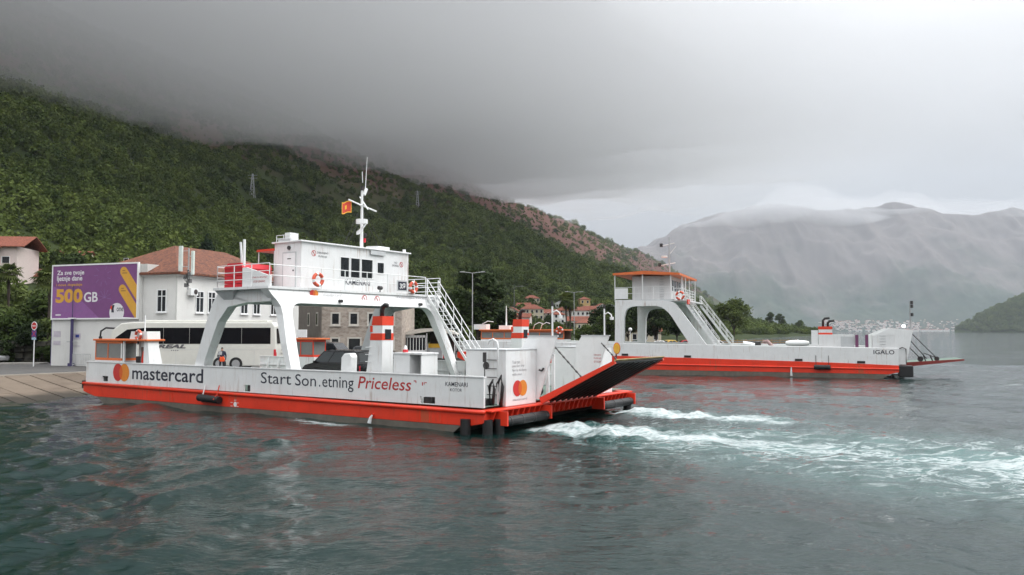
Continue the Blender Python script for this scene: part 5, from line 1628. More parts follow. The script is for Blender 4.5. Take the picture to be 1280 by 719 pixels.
# pavement in front of the white building and by the hedge
kb = MB(); kb.prism([(-75, 66.5), (-42.5, 72.2), (-42.8, 74.2), (-75, 69)], .9, 1.13, 'z')
tag(kb.build('pavement', mat('pavement_stone', (.24, .23, .21), .85, var=.15)), 'narrow raised pavement below the hedge', 'pavement', kind='structure')

# ------------------------------------------------------------------ white building with billboard
PLAST = mat('white_plaster', (0.66, 0.66, 0.64), 0.8, var=0.05, vscale=.7, dirt=.3, dirt_rgb=(.36, .34, .31), dscale=.6, streak=True)
PLASTS = mat('grey_plaster', (0.52, 0.52, 0.50), 0.8, var=0.05)


def tile_mat(name, c0, c1, scale=5.5):
    m = bpy.data.materials.new(name); m.use_nodes = True
    n = m.node_tree.nodes; l = m.node_tree.links; b = n['Principled BSDF']; b.inputs['Roughness'].default_value = .8
    t = n.new('ShaderNodeTexCoord')
    a = node(n, 'ShaderNodeTexNoise', i_Scale=1.1, i_Detail=7.0, i_Roughness=.7); l.new(t.outputs['Object'], a.inputs['Vector'])
    v = node(n, 'ShaderNodeTexVoronoi', i_Scale=scale); l.new(t.outputs['Object'], v.inputs['Vector'])
    x = n.new('ShaderNodeMixRGB'); x.inputs[0].default_value = .5; l.new(a.outputs[0], x.inputs[1]); l.new(v.outputs['Color'], x.inputs[2])
    bw = n.new('ShaderNodeRGBToBW'); l.new(x.outputs[0], bw.inputs[0])
    r = n.new('ShaderNodeValToRGB'); r.color_ramp.elements[0].position = .3; r.color_ramp.elements[1].position = .7
    r.color_ramp.elements[0].color = (*c0, 1); r.color_ramp.elements[1].color = (*c1, 1); l.new(bw.outputs[0], r.inputs[0]); l.new(r.outputs[0], b.inputs['Base Color'])
    w = node(n, 'ShaderNodeTexWave', i_Scale=3.0, i_Distortion=0.3); w.bands_direction = 'X'; l.new(t.outputs['Object'], w.inputs['Vector'])
    bp = n.new('ShaderNodeBump'); bp.inputs['Strength'].default_value = .5; bp.inputs['Distance'].default_value = .06; l.new(w.outputs[0], bp.inputs['Height']); l.new(bp.outputs[0], b.inputs['Normal'])
    return m


TILE = tile_mat('roof_tiles_brown', (0.07, 0.026, 0.016), (0.21, 0.072, 0.036))
TILER = tile_mat('roof_tiles_red', (0.15, 0.04, 0.024), (0.30, 0.095, 0.055))


def hip_roof(root, x0, x1, y0, y1, z, h, m, name='roof', ov=.35, th=.16):
    """hipped roof over a rectangle, ridge along the longer side"""
    x0 -= ov; x1 += ov; y0 -= ov; y1 += ov
    w, d = x1 - x0, y1 - y0
    if w >= d:
        r0, r1 = (x0 + d / 2, (y0 + y1) / 2), (x1 - d / 2, (y0 + y1) / 2)
    else:
        r0, r1 = ((x0 + x1) / 2, y0 + w / 2), ((x0 + x1) / 2, y1 - w / 2)
    vs = [(x0, y0, z), (x1, y0, z), (x1, y1, z), (x0, y1, z), (*r0, z + h), (*r1, z + h), (x0, y0, z - th), (x1, y0, z - th), (x1, y1, z - th), (x0, y1, z - th)]
    if w >= d:
        fs = [(0, 1, 5, 4), (1, 2, 5), (2, 3, 4, 5), (3, 0, 4)]
    else:
        fs = [(0, 1, 4), (1, 2, 5, 4), (2, 3, 5), (3, 0, 4, 5)]
    fs += [(0, 6, 7, 1), (1, 7, 8, 2), (2, 8, 9, 3), (3, 9, 6, 0), (6, 9, 8, 7)]
    return MB().add(vs, fs).build(name, m, root)


def gable_roof(root, x0, x1, y0, y1, z, h, m, along='x', ov=.35, th=.15, name='roof'):
    x0 -= ov; x1 += ov; y0 -= ov; y1 += ov
    mb = MB()
    if along == 'x':
        ym = (y0 + y1) / 2
        mb.prism([(y0, z), (ym, z + h), (y1, z), (y1, z - th), (ym, z + h - th), (y0, z - th)], x0, x1, 'x')
    else:
        xm = (x0 + x1) / 2
        mb.prism([(x0, z), (xm, z + h), (x1, z), (x1, z - th), (xm, z + h - th), (x0, z - th)], y0, y1, 'y')
    return mb.build(name, m, root)


def win(root, face, a, b, z0, z1, pos, frame=WHITE2, glass=GLASS, e=.09, dep=.06, sill=True, sash=True):
    """window proud of a wall face. face 'y-': wall at y=pos looking to -y, a,b along x; 'x+': wall at x=pos looking +x, a,b along y"""
    def bx_(mb, p, q, c, d, t0, t1):
        if face == 'y-': mb.box(p, q, pos - t1, pos - t0, c, d)
        elif face == 'x+': mb.box(pos + t0, pos + t1, p, q, c, d)
        elif face == 'x-': mb.box(pos - t1, pos - t0, p, q, c, d)
    f = MB()
    bx_(f, a - e, a, z0 - e, z1 + e, -.05, dep); bx_(f, b, b + e, z0 - e, z1 + e, -.05, dep); bx_(f, a, b, z1, z1 + e, -.05, dep); bx_(f, a, b, z0 - e, z0, -.05, dep)
    if sash and b - a > .5:
        m_ = (a + b) / 2; bx_(f, m_ - .03, m_ + .03, z0, z1, 0.005, dep * .8)
        zt = z0 + (z1 - z0) * .7; bx_(f, a, m_ - .03, zt, zt + .06, 0.005, dep * .8); bx_(f, m_ + .03, b, zt, zt + .06, 0.005, dep * .8)
    fo = f.build('window', frame, root)
    g = MB(); bx_(g, a, b, z0, z1, -.04, .004); g.build('pane', glass, fo)
    if sill:
        s_ = MB(); bx_(s_, a - e * 1.5, b + e * 1.5, z0 - e - .08, z0 - e, 0, dep + .1); s_.build('sill', frame, fo)
    return fo


# local frame: x runs right along the billboard facade, y to the back; origin at the corner
KA = math.atan2(-.34, .94)
wb_ = thing('white_building', 'two storey white building with brown tiled hip roof behind the coach', 'building', (-27.65, 66, 1.0), KA)
wl_ = MB(); wl_.box(-12.9, 0, 0.0, 17, 0, 7.55); wl_.build('wall', PLAST, wb_)
MB().box(-13.05, .15, -.15, 17.15, 7.55, 7.85).build('cornice', WHITE2, wb_)
hip_roof(wb_, -10.2, 0, 0, 17, 7.86, 2.9, TILE, ov=.45)
MB().box(-7.2, -6.4, 4.0, 4.7, 8.6, 10.0).build('chimney', TILE, wb_)
MB().hexa([(-1.6, 9.3, 9.05), (-.7, 9.3, 8.55), (-.7, 10.3, 8.55), (-1.6, 10.3, 9.05)], [(-1.55, 9.3, 9.13), (-.65, 9.3, 8.63), (-.65, 10.3, 8.63), (-1.55, 10.3, 9.13)]).build('skylight', GLASS, wb_)
win(wb_, 'y-', -2.0, -1.15, 4.65, 6.4, 0.0)
for (d_, w__) in ((2.2, .85), (3.7, .8), (8.0, .9), (9.8, .9), (12.4, .85), (14.5, .85)):
    win(wb_, 'x+', d_, d_ + w__, 4.65, 6.35, 0.0)
    win(wb_, 'x+', d_, d_ + w__, 1.2, 3.0, 0.0)
ac = MB().box(.02, .4, 1.15, 2.0, 6.0, 6.6).build('air_conditioner', WHITE2, wb_)
MB().disc((.41, 1.7, 6.3), .22, (0, 1, 0), (0, 0, 1), 16, depth=(.01, 0, 0)).build('fan_grille', DARK, ac)
MB().tube([(-.02, -.05, 7.5), (-.02, -.05, 0)], .06, 6).build('downpipe', PLASTS, wb_)
# annex wall that carries the billboard
ax_ = MB(); ax_.box(-13.35, -3.6, -.35, -.02, 0, 8.64); ax_.build('annex_wall', PLAST, wb_)
MB().box(-3.59, -2.9, -.3, 1.2, 7.86, 8.62).build('parapet_return', PLASTS, wb_)
for (x_, z_, w__, h_) in ((-13.1, 2.5, .8, .5), (-13.1, 1.8, .8, .35), (-10.8, 2.3, .8, .5), (-10.8, 1.7, .8, .05)):
    MB().box(x_, x_ + w__, -.37, -.352, z_, z_ + h_).build('wall_notice', mat('pale_notice', (.5, .46, .52), .6), wb_)
MB().box(-10.55, -10.15, -.385, -.371, 2.45, 2.7).build('wall_notice_emblem', mat('blue_print', (.03, .05, .25), .6), wb_)
MB().box(-13.42, -13.351, -.34, 5, 0, 8.6).build('side_edge', mat('violet_side', (.10, .07, .22), .7), wb_)
# billboard (own thing, fixed on the annex)
bb = thing('billboard', 'large purple billboard with yellow 500GB offer on the white wall', 'billboard', (-27.65, 66, 1.0), KA)
BX0, BX1, BZ0, BZ1 = -13.2, -3.75, 4.12, 8.66
PUR = mat('purple_print', (0.185, 0.064, 0.195), .55, var=.06)
PUR2 = mat('purple_light_print', (0.25, 0.10, 0.285), .55, var=.06)
GOLD = mat('yellow_print', (0.62, 0.33, 0.04), .55, var=.05)
PRW = mat('white_print', (.72, .71, .73), .55, var=.03)
PRL = mat('lilac_line_print', (.22, .13, .30), .55)
MB().box(BX0, BX1, -.52, -.36, BZ0, BZ1).build('board', PUR, bb)
fr = MB(); fr.box(BX0 - .12, BX1 + .12, -.55, -.36, BZ1, BZ1 + .12); fr.box(BX0 - .12, BX1 + .12, -.55, -.36, BZ0 - .12, BZ0); fr.box(BX0 - .12, BX0, -.55, -.36, BZ0, BZ1); fr.box(BX1, BX1 + .12, -.55, -.36, BZ0, BZ1)
fr.build('board_frame', WHITE2, bb)


def flatp(name, poly, m, dy):
    MB().add([(x, -.52 - dy, z) for x, z in poly], [tuple(range(len(poly)))]).build(name, m, bb)


W_, H_ = BX1 - BX0, BZ1 - BZ0
P = lambda u, v: (BX0 + u * W_, BZ0 + v * H_)
flatp('print_shape', [P(0, 0), P(.57, 0), P(.30, .42), P(0, .62)], PUR2, .004)


def capsule(u0, v0, u1, v1, r):
    a = Vector(P(u0, v0)); b = Vector(P(u1, v1)); d = (b - a).normalized(); n_ = Vector((-d.y, d.x)); t0 = math.atan2(n_.y, n_.x)
    pts = [tuple(a + r * Vector((math.cos(t0 + math.pi * i / 10), math.sin(t0 + math.pi * i / 10)))) for i in range(11)]
    return pts, b, n_


for (u0, v0, slp) in ((.845, .86, 0), (.835, .53, 0)):
    r_ = .40; a = Vector(P(u0, v0)); d = Vector((.62, -.78)); n_ = Vector((-d.y, d.x)); t0 = math.atan2(n_.y, n_.x)
    cap = [a + r_ * Vector((math.cos(t0 + math.pi * i / 10), math.sin(t0 + math.pi * i / 10))) for i in range(11)]
    def hit(p):
        t = (BX1 - p.x) / d.x; q = p + d * t
        if q.y < BZ0: t = (BZ0 - p.y) / d.y; q = p + d * t
        return q
    e0, e1 = hit(cap[0]), hit(cap[-1])
    poly = [tuple(p) for p in cap] + [tuple(e1)] + ([(BX1, BZ0)] if (e0.x > BX1 - .01 and e1.y < BZ0 + .01) else []) + [tuple(e0)]
    flatp('print_capsule', poly, GOLD, .006)
    for k, w__ in ((0, .45), (1, .75)):
        p = a + Vector((-.15, .02 - .2 * k))
        flatp('print_text', [(p.x, p.y), (p.x + w__ * .7, p.y), (p.x + w__ * .7, p.y + .09), (p.x, p.y + .09)], mat('brown_print', (.32, .16, .04), .6), .009)
c_ = Vector(P(.775, .10)); wp = [tuple(c_ + .80 * Vector((math.cos(t), math.sin(t)))) for t in [R(200) - R(230) * i / 16 for i in range(17)]]
wp += [P(.97, 0), P(.70, 0)]
flatp('print_shape', wp, PRW, .007)
def btext(s, u0, v0, u1, v1, m, bold=.0, dy=.01):
    a, b = P(u0, v0), P(u1, v1)
    text('print_lettering', s, m, bb, (a[0], -.52 - dy, a[1]), (b[0] - a[0], 0, 0), (0, 0, b[1] - a[1]), bold=bold)


btext('Za sve tvoje', .05, .80, .38, .915, PRW, .02)
btext('ljetnje dane', .05, .685, .36, .81, PRW, .02)
btext('i nove dogadaje', .045, .60, .36, .665, GOLD, .01)
btext('500', .04, .29, .37, .56, GOLD, .045)
btext('GB', .385, .30, .55, .49, PRW, .02)
btext('uz tarifu bez ugovorne obaveze', .05, .115, .38, .155, PRL, .0)
flatp('print_text', [P(.045, .05), P(.11, .05), P(.11, .075), P(.045, .075)], PRW, .01)
btext('one', .775, .12, .85, .19, INK, .01, .012)
flatp('print_emblem', [P(.715, .10), P(.745, .10), P(.74, .17), P(.75, .24), P(.725, .24), P(.712, .17)], INK, .012)
flatp('print_emblem', [P(.70, .17), P(.718, .15), P(.722, .22), P(.706, .23)], ORED, .013)
for i in range(9):                                         # line drawing of a sun and a shell
    t = R(20 + 40 * i); c0 = Vector(P(.60, .80)); q0 = c0 + .55 * Vector((math.cos(t), math.sin(t))); q1 = c0 + .95 * Vector((math.cos(t), math.sin(t))); n_ = Vector((-math.sin(t), math.cos(t))) * .018
    if q1.y < BZ1 - .05:
        flatp('print_line', [tuple(q0 - n_), tuple(q1 - n_), tuple(q1 + n_), tuple(q0 + n_)], PRL, .006)
for i in range(7):
    t = R(200 - 35 * i); c0 = Vector(P(.63, .38)); q1 = c0 + .75 * Vector((math.cos(t), math.sin(t))); n_ = Vector((-math.sin(t), math.cos(t))) * .016
    flatp('print_line', [tuple(c0 - n_), tuple(q1 - n_), tuple(q1 + n_), tuple(c0 + n_)], PRL, .006)
# antennas on the corner
an = thing('cell_antenna_mast', 'mobile phone mast with two white panel antennas on the building corner', 'antenna', (-26.6, 65.6, 7.4), KA)
MB().tube([(0, 0, 0), (0, 0, 3.4)], .06, 8).build('pole', STEEL, an)
for (x_, z0_, z1_, w__) in ((-.62, 1.5, 3.6, .34), (.62, 1.2, 3.15, .26)):
    MB().box(x_ - w__ / 2, x_ + w__ / 2, -.3, -.12, z0_, z1_).build('panel_antenna', mat('antenna_pale', (.62, .68, .64), .5), an, bevel=.04)
    for z_ in (z0_ + .4, z1_ - .4):
        MB().tube([(0, 0, z_), (x_, -.15, z_)], .03, 5).build('arm', STEEL, an)
for (x_, z_) in ((-.2, .9), (.2, .55), (-.1, .2), (.25, 1.1)):
    MB().box(x_ - .14, x_ + .14, -.2, .05, z_, z_ + .32).build('radio_unit', mat('dark_unit', (.12, .12, .12), .6), an)
for k in range(4):
    MB().tube([(.1 * k - .1, -.1, .3), (.35 - .2 * k, -.25, .9), (.05 * k, -.1, 1.6)], .022, 5).build('cable', BLACK, an)

# ------------------------------------------------------------------ stone building
STONE = bpy.data.materials.new('rubble_stone'); STONE.use_nodes = True
n = STONE.node_tree.nodes; l = STONE.node_tree.links; b_ = n['Principled BSDF']; b_.inputs['Roughness'].default_value = .9
t_ = n.new('ShaderNodeTexCoord'); mpn = n.new('ShaderNodeMapping'); mpn.inputs['Scale'].default_value = (1, 1, 1.9); l.new(t_.outputs['Object'], mpn.inputs['Vector'])
vo = node(n, 'ShaderNodeTexVoronoi', i_Scale=2.6); l.new(mpn.outputs[0], vo.inputs['Vector'])
ve = node(n, 'ShaderNodeTexVoronoi', i_Scale=2.6); ve.feature = 'DISTANCE_TO_EDGE'; l.new(mpn.outputs[0], ve.inputs['Vector'])
bw_ = n.new('ShaderNodeRGBToBW'); l.new(vo.outputs['Color'], bw_.inputs[0])
r_ = n.new('ShaderNodeValToRGB'); r_.color_ramp.elements[0].color = (.27, .22, .185, 1); r_.color_ramp.elements[1].color = (.50, .43, .37, 1); l.new(bw_.outputs[0], r_.inputs[0])
er = n.new('ShaderNodeMapRange'); er.inputs[1].default_value = 0; er.inputs[2].default_value = .06; l.new(ve.outputs['Distance'], er.inputs[0])
mxr = n.new('ShaderNodeMixRGB'); mxr.inputs[1].default_value = (.42, .38, .33, 1); l.new(er.outputs[0], mxr.inputs[0]); l.new(r_.outputs[0], mxr.inputs[2]); l.new(mxr.outputs[0], b_.inputs['Base Color'])
bp_ = n.new('ShaderNodeBump'); bp_.inputs['Strength'].default_value = .6; bp_.inputs['Distance'].default_value = .05; l.new(er.outputs[0], bp_.inputs['Height']); l.new(bp_.outputs[0], b_.inputs['Normal'])
STONE2 = mat('shaded_side_tone', (.17, .15, .13), .9, var=.15, vscale=1.5, dirt=.4, dirt_rgb=(.1, .09, .08))  # shade painted in: darker tone for the unlit side of the stone house
sbd = thing('stone_building', 'old stone house with white framed windows behind the black van', 'building', (-20.2, 85, 1.0), 0)
MB().box(0, 8.5, 0, 11, 0, 7.7).build('wall', STONE, sbd)
MB().hexa([(-.02, .02, 0), (-.02, 11, 0), (-6.4, 12.5, 0), (-5.2, 9.8, 0)], [(-.02, .02, 7.7), (-.02, 11, 7.7), (-6.4, 12.5, 7.7), (-5.2, 9.8, 7.7)]).build('shaded_side_wing', STONE2, sbd)  # receding side of the house, its shade put into the wall colour
hip_roof(sbd, 0, 8.5, 0, 11, 7.75, 2.2, TILE)
for x_ in (1.1, 3.05, 5.0, 6.9):
    win(sbd, 'y-', x_, x_ + .72, 3.75, 4.85, 0, e=.17, sash=False, frame=mat('stone_surround', (.55, .52, .47), .8))
for x_ in (1.1, 6.9):
    win(sbd, 'y-', x_, x_ + .7, 1.2, 2.2, 0, e=.17, sash=False, frame=MATS['stone_surround'])
win(sbd, 'y-', 2.9, 4.1, 0.2, 2.2, 0, e=.17, sash=False, frame=MATS['stone_surround'], sill=False)
wv = Vector((-5.18, 9.78, 0)).normalized(); wnv = Vector((-wv.y, wv.x, 0)); wnv = wnv if wnv.y < 0 else -wnv
for d_ in (1.6, 5.4):
    for z_ in (3.7,):
        c0 = wv * d_
        q = lambda e, z, o: tuple(c0 + wv * e + wnv * o + Vector((0, 0, z)))
        so_ = MB().hexa([q(-.15, z_ - .15, -.02), q(.75, z_ - .15, -.02), q(.75, z_ + 1.35, -.02), q(-.15, z_ + 1.35, -.02)], [q(-.15, z_ - .15, .05), q(.75, z_ - .15, .05), q(.75, z_ + 1.35, .05), q(-.15, z_ + 1.35, .05)]).build('window', MATS['stone_surround'], sbd)
        MB().hexa([q(0, z_, 0), q(.6, z_, 0), q(.6, z_ + 1.2, 0), q(0, z_ + 1.2, 0)], [q(0, z_, .056), q(.6, z_, .056), q(.6, z_ + 1.2, .056), q(0, z_ + 1.2, .056)]).build('pane', GLASS, so_)
MB().tube([(-.05, -.08, 0), (-.05, -.08, 7.6)], .07, 6).build('downpipe', STONE2, sbd)
sg = MB().box(-.5, .5, -.12, .12, 0, .75).build('light_box_sign', WHITE2)
sg.location = (-20.6, 78.5, 3.4); tag(sg, 'blank white box sign in front of the dark house wing', 'sign')
MB().box(-.04, .04, -.04, .04, -2.4, 0).build('sign_post', STEEL, sg)

# ------------------------------------------------------------------ kiosk with canvas canopy
kx = thing('kiosk', 'white waiting kiosk with arched canvas canopy on the quay', 'kiosk', (-12.0, 88, 1.0), 0)
MB().box(0.1, 2.5, .3, 3.2, 0, .9).build('lower_wall', WHITE2, kx)
for i in range(8):
    x_ = .1 + i * .333
    MB().box(x_, x_ + .07, .3, .37, .9, 2.55).build('mullion', WHITE2, kx)
    if i < 7: MB().box(x_ + .07, x_ + .333, .33, .345, .9, 2.3).build('pane', GLASS, kx)
MB().box(.1, 2.5, .3, .37, 2.3, 2.55).build('head_rail', WHITE2, kx)
MB().box(.2, 2.4, 3.1, 3.2, .9, 2.5).build('back_wall', DARK, kx)
arc = bez((-.4, 2.55), (1.0, 3.35), (3.0, 3.3), 6) + bez((3.4, 3.3), (5.2, 3.3), (6.0, 2.7), 5) + [(6.0, 2.6), (3.2, 3.0), (-.4, 2.48)]
MB().prism(arc, .0, 3.6, 'y').build('canopy', mat('cream_canvas', (.60, .56, .50), .8), kx)
MB().box(2.7, 4.3, 1.2, 1.8, 1.15, 1.6).build('counter', YELLOW, kx)
MB().box(2.7, 4.3, 1.25, 1.75, 0, 1.15).build('counter_base', GREYP, kx)
MB().box(2.6, 5.6, 3.3, 3.4, 0, 2.9).build('rear_screen', mat('dark_wood', (.05, .03, .022), .7), kx)
MB().tube([(4.5, .8, 0), (4.5, .8, 1.55)], .2, 12).build('litter_column', REDC, kx)
for x_ in (2.62, 4.35, 5.7):
    MB().tube([(x_, .2, 0), (x_, .2, 2.75)], .05, 6).build('canopy_post', WHITE2, kx)
# ------------------------------------------------------------------ vehicles


def wheel(root, x, y, r, w, side):
    a = MB().tube([(x, y - w / 2, r), (x, y + w / 2, r)], r, 18).build('wheel', BLACK, root)
    MB().disc((x, y + side * (w / 2 + .004), r), r * .62, (1, 0, 0), (0, 0, 1), 16, depth=(0, side * .012, 0)).build('rim', STEEL, a)
    return a


def car(name, label, loc, rotz, paint, L=4.4, W=1.8, H=1.5, kind='hatch', group=None, cat='car', glass=GLASS):
    """front towards -x, origin on the ground at the centre"""
    root = thing(name, label, cat, loc, rotz, group)
    h = L / 2
    sill = .28
    if kind == 'van':
        belt = H * .55
        body = [(-h, .35), (-h, .72), (-h + .25, .92), (-h + 1.0, 1.08), (-h + 1.15, belt + .1), (h - .05, belt + .1), (h, belt * .8), (h, .4), (h - .1, sill), (-h + .1, sill)]
        cab = [(-h + .85, 1.02), (-h + 1.75, H - .08), (-h + 2.3, H), (h - .55, H - .02), (h - .28, H - .12), (h - .03, belt)]
    elif kind == 'suv':
        belt = H * .58
        body = [(-h, .4), (-h, .8), (-h + .15, .95), (-h + 1.25, 1.05), (-h + 1.4, belt), (h - .08, belt), (h, belt * .85), (h, .42), (h - .15, sill), (-h + .15, sill)]
        cab = [(-h + 1.15, 1.0), (-h + 1.85, H - .06), (-h + 2.4, H), (h - .5, H - .04), (h - .2, H - .2), (h - .05, belt - .05)]
    else:
        belt = H * .6
        body = [(-h, .35), (-h, .62), (-h + .12, .74), (-h + 1.1, .9), (-h + 1.3, belt), (h - .3, belt), (h - .02, belt * .86), (h, .4), (h - .15, sill), (-h + .15, sill)]
        cab = [(-h + 1.05, .88), (-h + 1.85, H - .05), (-h + 2.4, H), (h - 1.0, H - .06), (h - .25, belt - .03)]
    MB().prism(body, -W / 2, W / 2, 'y').build('body', paint, root, bevel=.07)
    c = MB(); n_ = len(cab); top = max(z for x, z in cab); bot = min(z for x, z in cab)
    tw = lambda z: W / 2 - .04 - .17 * (z - bot) / (top - bot)
    c.add([(x, -tw(z), z) for x, z in cab] + [(x, tw(z), z) for x, z in cab],
          [tuple(range(n_)), tuple(range(2 * n_ - 1, n_ - 1, -1))] + [(i, i + n_, (i + 1) % n_ + n_, (i + 1) % n_) for i in range(n_)])
    cb = c.build('cabin', paint, root, bevel=.05)
    zb, zt = belt + .06, H - .14
    # side windows, windscreen, rear window sitting 6 mm proud of the cabin
    xs0 = cab[0][0] + (cab[1][0] - cab[0][0]) * (zb - cab[0][1]) / (cab[1][1] - cab[0][1]) + .15
    xs1 = cab[1][0] + .1
    xe0, xe1 = cab[-1][0] - .25, cab[-2][0] - .15
    parts_ = 3 if kind != 'hatch' else 2
    for s_ in (-1, 1):
        for i in range(parts_):
            f0, f1 = i / parts_, (i + 1) / parts_
            g = .035
            q = [(xs0 + (xe0 - xs0) * f0 + (g if i else 0), zb), (xs0 + (xe0 - xs0) * f1 - g, zb), (xs1 + (xe1 - xs1) * f1 - g, zt), (xs1 + (xe1 - xs1) * f0 + (g if i else 0), zt)]
            MB().add([(x, s_ * (tw(z) + .012), z) for x, z in q], [(0, 1, 2, 3)]).build('side_window', glass, cb)
    a, b = Vector((cab[0][0], cab[0][1])), Vector((cab[1][0], cab[1][1])); d = (b - a); nv = Vector((-d.y, d.x)).normalized(); nv = nv if nv.x < 0 else -nv
    p, q = a + d * .12 + nv * .012, a + d * .95 + nv * .012
    MB().add([(p.x, -tw(p.y) + .1, p.y), (p.x, tw(p.y) - .1, p.y), (q.x, tw(q.y) - .08, q.y), (q.x, -tw(q.y) + .08, q.y)], [(0, 1, 2, 3)]).build('windscreen', glass, cb)
    a, b = Vector(cab[-1]), Vector(cab[-2]); d = b - a; nv = Vector((-d.y, d.x)).normalized(); nv = nv if nv.x > 0 else -nv
    p, q = a + d * .18 + nv * .012, a + d * .9 + nv * .012
    MB().add([(p.x, -tw(p.y) + .12, p.y), (p.x, tw(p.y) - .12, p.y), (q.x, tw(q.y) - .1, q.y), (q.x, -tw(q.y) + .1, q.y)], [(0, 1, 2, 3)]).build('rear_window', glass, cb)
    for s_ in (-1, 1):
        MB().box(h - .06, h + .012, s_ * (W / 2 - .3) - .1, s_ * (W / 2 - .3) + .22 * s_ * 1.0 + (.0), belt * .62, belt * .92).build('tail_light', REDC, root)
        MB().box(-h - .012, -h + .1, s_ * (W / 2 - .32) - .16, s_ * (W / 2 - .32) + .16, .58, .72).build('headlight', STEEL, root)
        MB().box(cab[0][0] + .35, cab[0][0] + .5, min(s_ * W / 2, s_ * (W / 2 + .2)), max(s_ * W / 2, s_ * (W / 2 + .2)), belt, belt + .17).build('mirror', paint, root, bevel=.03)
    MB().box(h + .001, h + .014, -.26, .26, belt * .48, belt * .6).build('number_plate', WHITE2, root)
    for x_ in (-h + .85, h - .85):
        for s_ in (-1, 1):
            wheel(root, x_, s_ * (W / 2 - .1), .33 if kind != 'suv' else .36, .22, s_)
    return root


CBLK = mat('black_car_paint', (.010, .010, .012), .18, var=.05)
CGRY = mat('grey_car_paint', (.07, .075, .08), .22, var=.05)
CDGR = mat('dark_grey_car_paint', (.035, .036, .04), .22, var=.05)
CWHT = mat('white_car_paint', (.68, .68, .67), .3, var=.03)
CRED = mat('red_car_paint', (.4, .02, .03), .25, var=.05)
CYEL = mat('yellow_car_paint', (.6, .38, .05), .3, var=.05)
CGRN = mat('green_car_paint', (.03, .06, .045), .25, var=.05)
# the black van stands on the near ferry's deck, bow to the stern ramp
p = O1 + U1 * (22.6 * K) + V1 * (12.2 * K)
car('van', 'black people carrier van aboard the near ferry', (p.x, p.y, 1.215 * K), A1 + math.pi, CBLK, L=4.9, W=1.9, H=1.88, kind='van', cat='van', glass=mat('van_glass', (.05, .058, .062), .12, var=0))
car('parked_van', 'dark grey van parked on the quay beyond the black van', (-14.9, 66.5, 1.0), R(160), CDGR, L=4.7, W=1.9, H=2.1, kind='van', cat='van', group='vehicles waiting on the quay')
car('parked_car', 'dark grey car half hidden behind the funnel of the near ferry', (-11.7, 69.5, 1.0), R(155), CGRY, L=4.4, W=1.8, H=1.75, kind='suv', group='vehicles waiting on the quay')
car('parked_car', 'silver grey car at the edge of the picture beside the hedge', (-48.6, 73.6, 1.0), R(172), mat('silver_paint', (.35, .36, .37), .3, metal=.3), L=4.2, W=1.75, H=1.5, group='vehicles waiting on the quay')
car('parked_car', 'white hatchback parked by the red railing beyond the farther ferry', (24.0, 128, 1.0), R(165), CWHT, L=4.2, W=1.75, H=1.5, group='cars parked by the red railing')
car('parked_car', 'dark green car parked by the red railing beyond the farther ferry', (20.4, 131, 1.0), R(8), CGRN, L=4.5, W=1.8, H=1.55, group='cars parked by the red railing')
car('parked_car', 'yellow car parked by the red railing beyond the farther ferry', (26.6, 133, 1.0), R(200), CYEL, L=4.0, W=1.75, H=1.55, group='cars parked by the red railing')
car('parked_car', 'red car parked at the end of the red railing', (30.0, 136, 1.0), R(180), CRED, L=4.3, W=1.75, H=1.5, group='cars parked by the red railing')
car('parked_car', 'white car seen under the outer stairs of the farther ferry', (34.5, 134, 1.0), R(170), CWHT, L=4.3, W=1.75, H=1.5, group='cars parked by the red railing')

# coach
bus = thing('coach', 'white tour coach with dark window band waiting on the quay', 'bus', (-24.6, 62.75, 1.0), R(180))
BW = mat('coach_white', (.66, .66, .61), .3, var=.04, dirt=.3, dirt_rgb=(.4, .37, .3), dscale=.7)
HL = 6.45                                                   # rotated by 180: local +x is the front (to the left in view), local +y faces the water
prof = [(-HL, .42), (-HL - .05, 1.6), (-HL + .05, 3.35), (-HL + .3, 3.68), (HL - 1.9, 3.70), (HL - 1.0, 3.6), (HL - .35, 3.1), (HL - .05, 2.0), (HL, 1.0), (HL - .05, .42), (HL - .3, .32), (-HL + .3, .32)]
MB().prism(prof, -1.24, 1.24, 'y').build('body', BW, bus, bevel=.09)
MB().box(-HL + .8, HL - 2.6, -.7, .7, 3.70, 3.86).build('roof_unit', BW, bus, bevel=.05)
BG = mat('coach_glass', (.006, .006, .008), .12, var=0, spec=.2)
xs = [-HL + .38, -HL + 2.6, -HL + 4.6, -HL + 6.6, -HL + 8.6, HL - 2.9]
for s_ in (1, -1):
    for i in range(5):
        MB().box(xs[i] + (.012 if i else 0), xs[i + 1] - .012, s_ * 1.243 if s_ > 0 else -1.252, 1.252 if s_ > 0 else -1.243, 2.02, 3.26).build('side_window', BG, bus)
    q = [(HL - 2.88, 2.02), (HL - .45, 1.85), (HL - .62, 2.5), (HL - 1.5, 3.12), (HL - 2.88, 3.26)]
    MB().add([(x, s_ * 1.251, z) for x, z in q], [(0, 1, 2, 3, 4)]).build('side_window', BG, bus)
    for x_ in (HL - 2.6, -HL + 3.0, -HL + 4.25):
        wheel(bus, x_, s_ * 1.12, .5, .3, s_)
    for i in range(5):
        x_ = -HL + 1.6 + i * 2.0
        MB().box(x_, x_ + .02, s_ * 1.24 - .003, s_ * 1.24 + .008, .5, 1.55).build('hatch_seam', GREYP, bus)
    MB().box(-HL + .1, HL - .5, s_ * 1.24 - .003, s_ * 1.24 + .008, 1.56, 1.58).build('hatch_seam', GREYP, bus)
    MB().box(-HL - .04, -HL + .12, min(s_ * 1.0, s_ * 1.262), max(s_ * 1.0, s_ * 1.262), 1.05, 1.6).build('tail_light', REDC, bus)
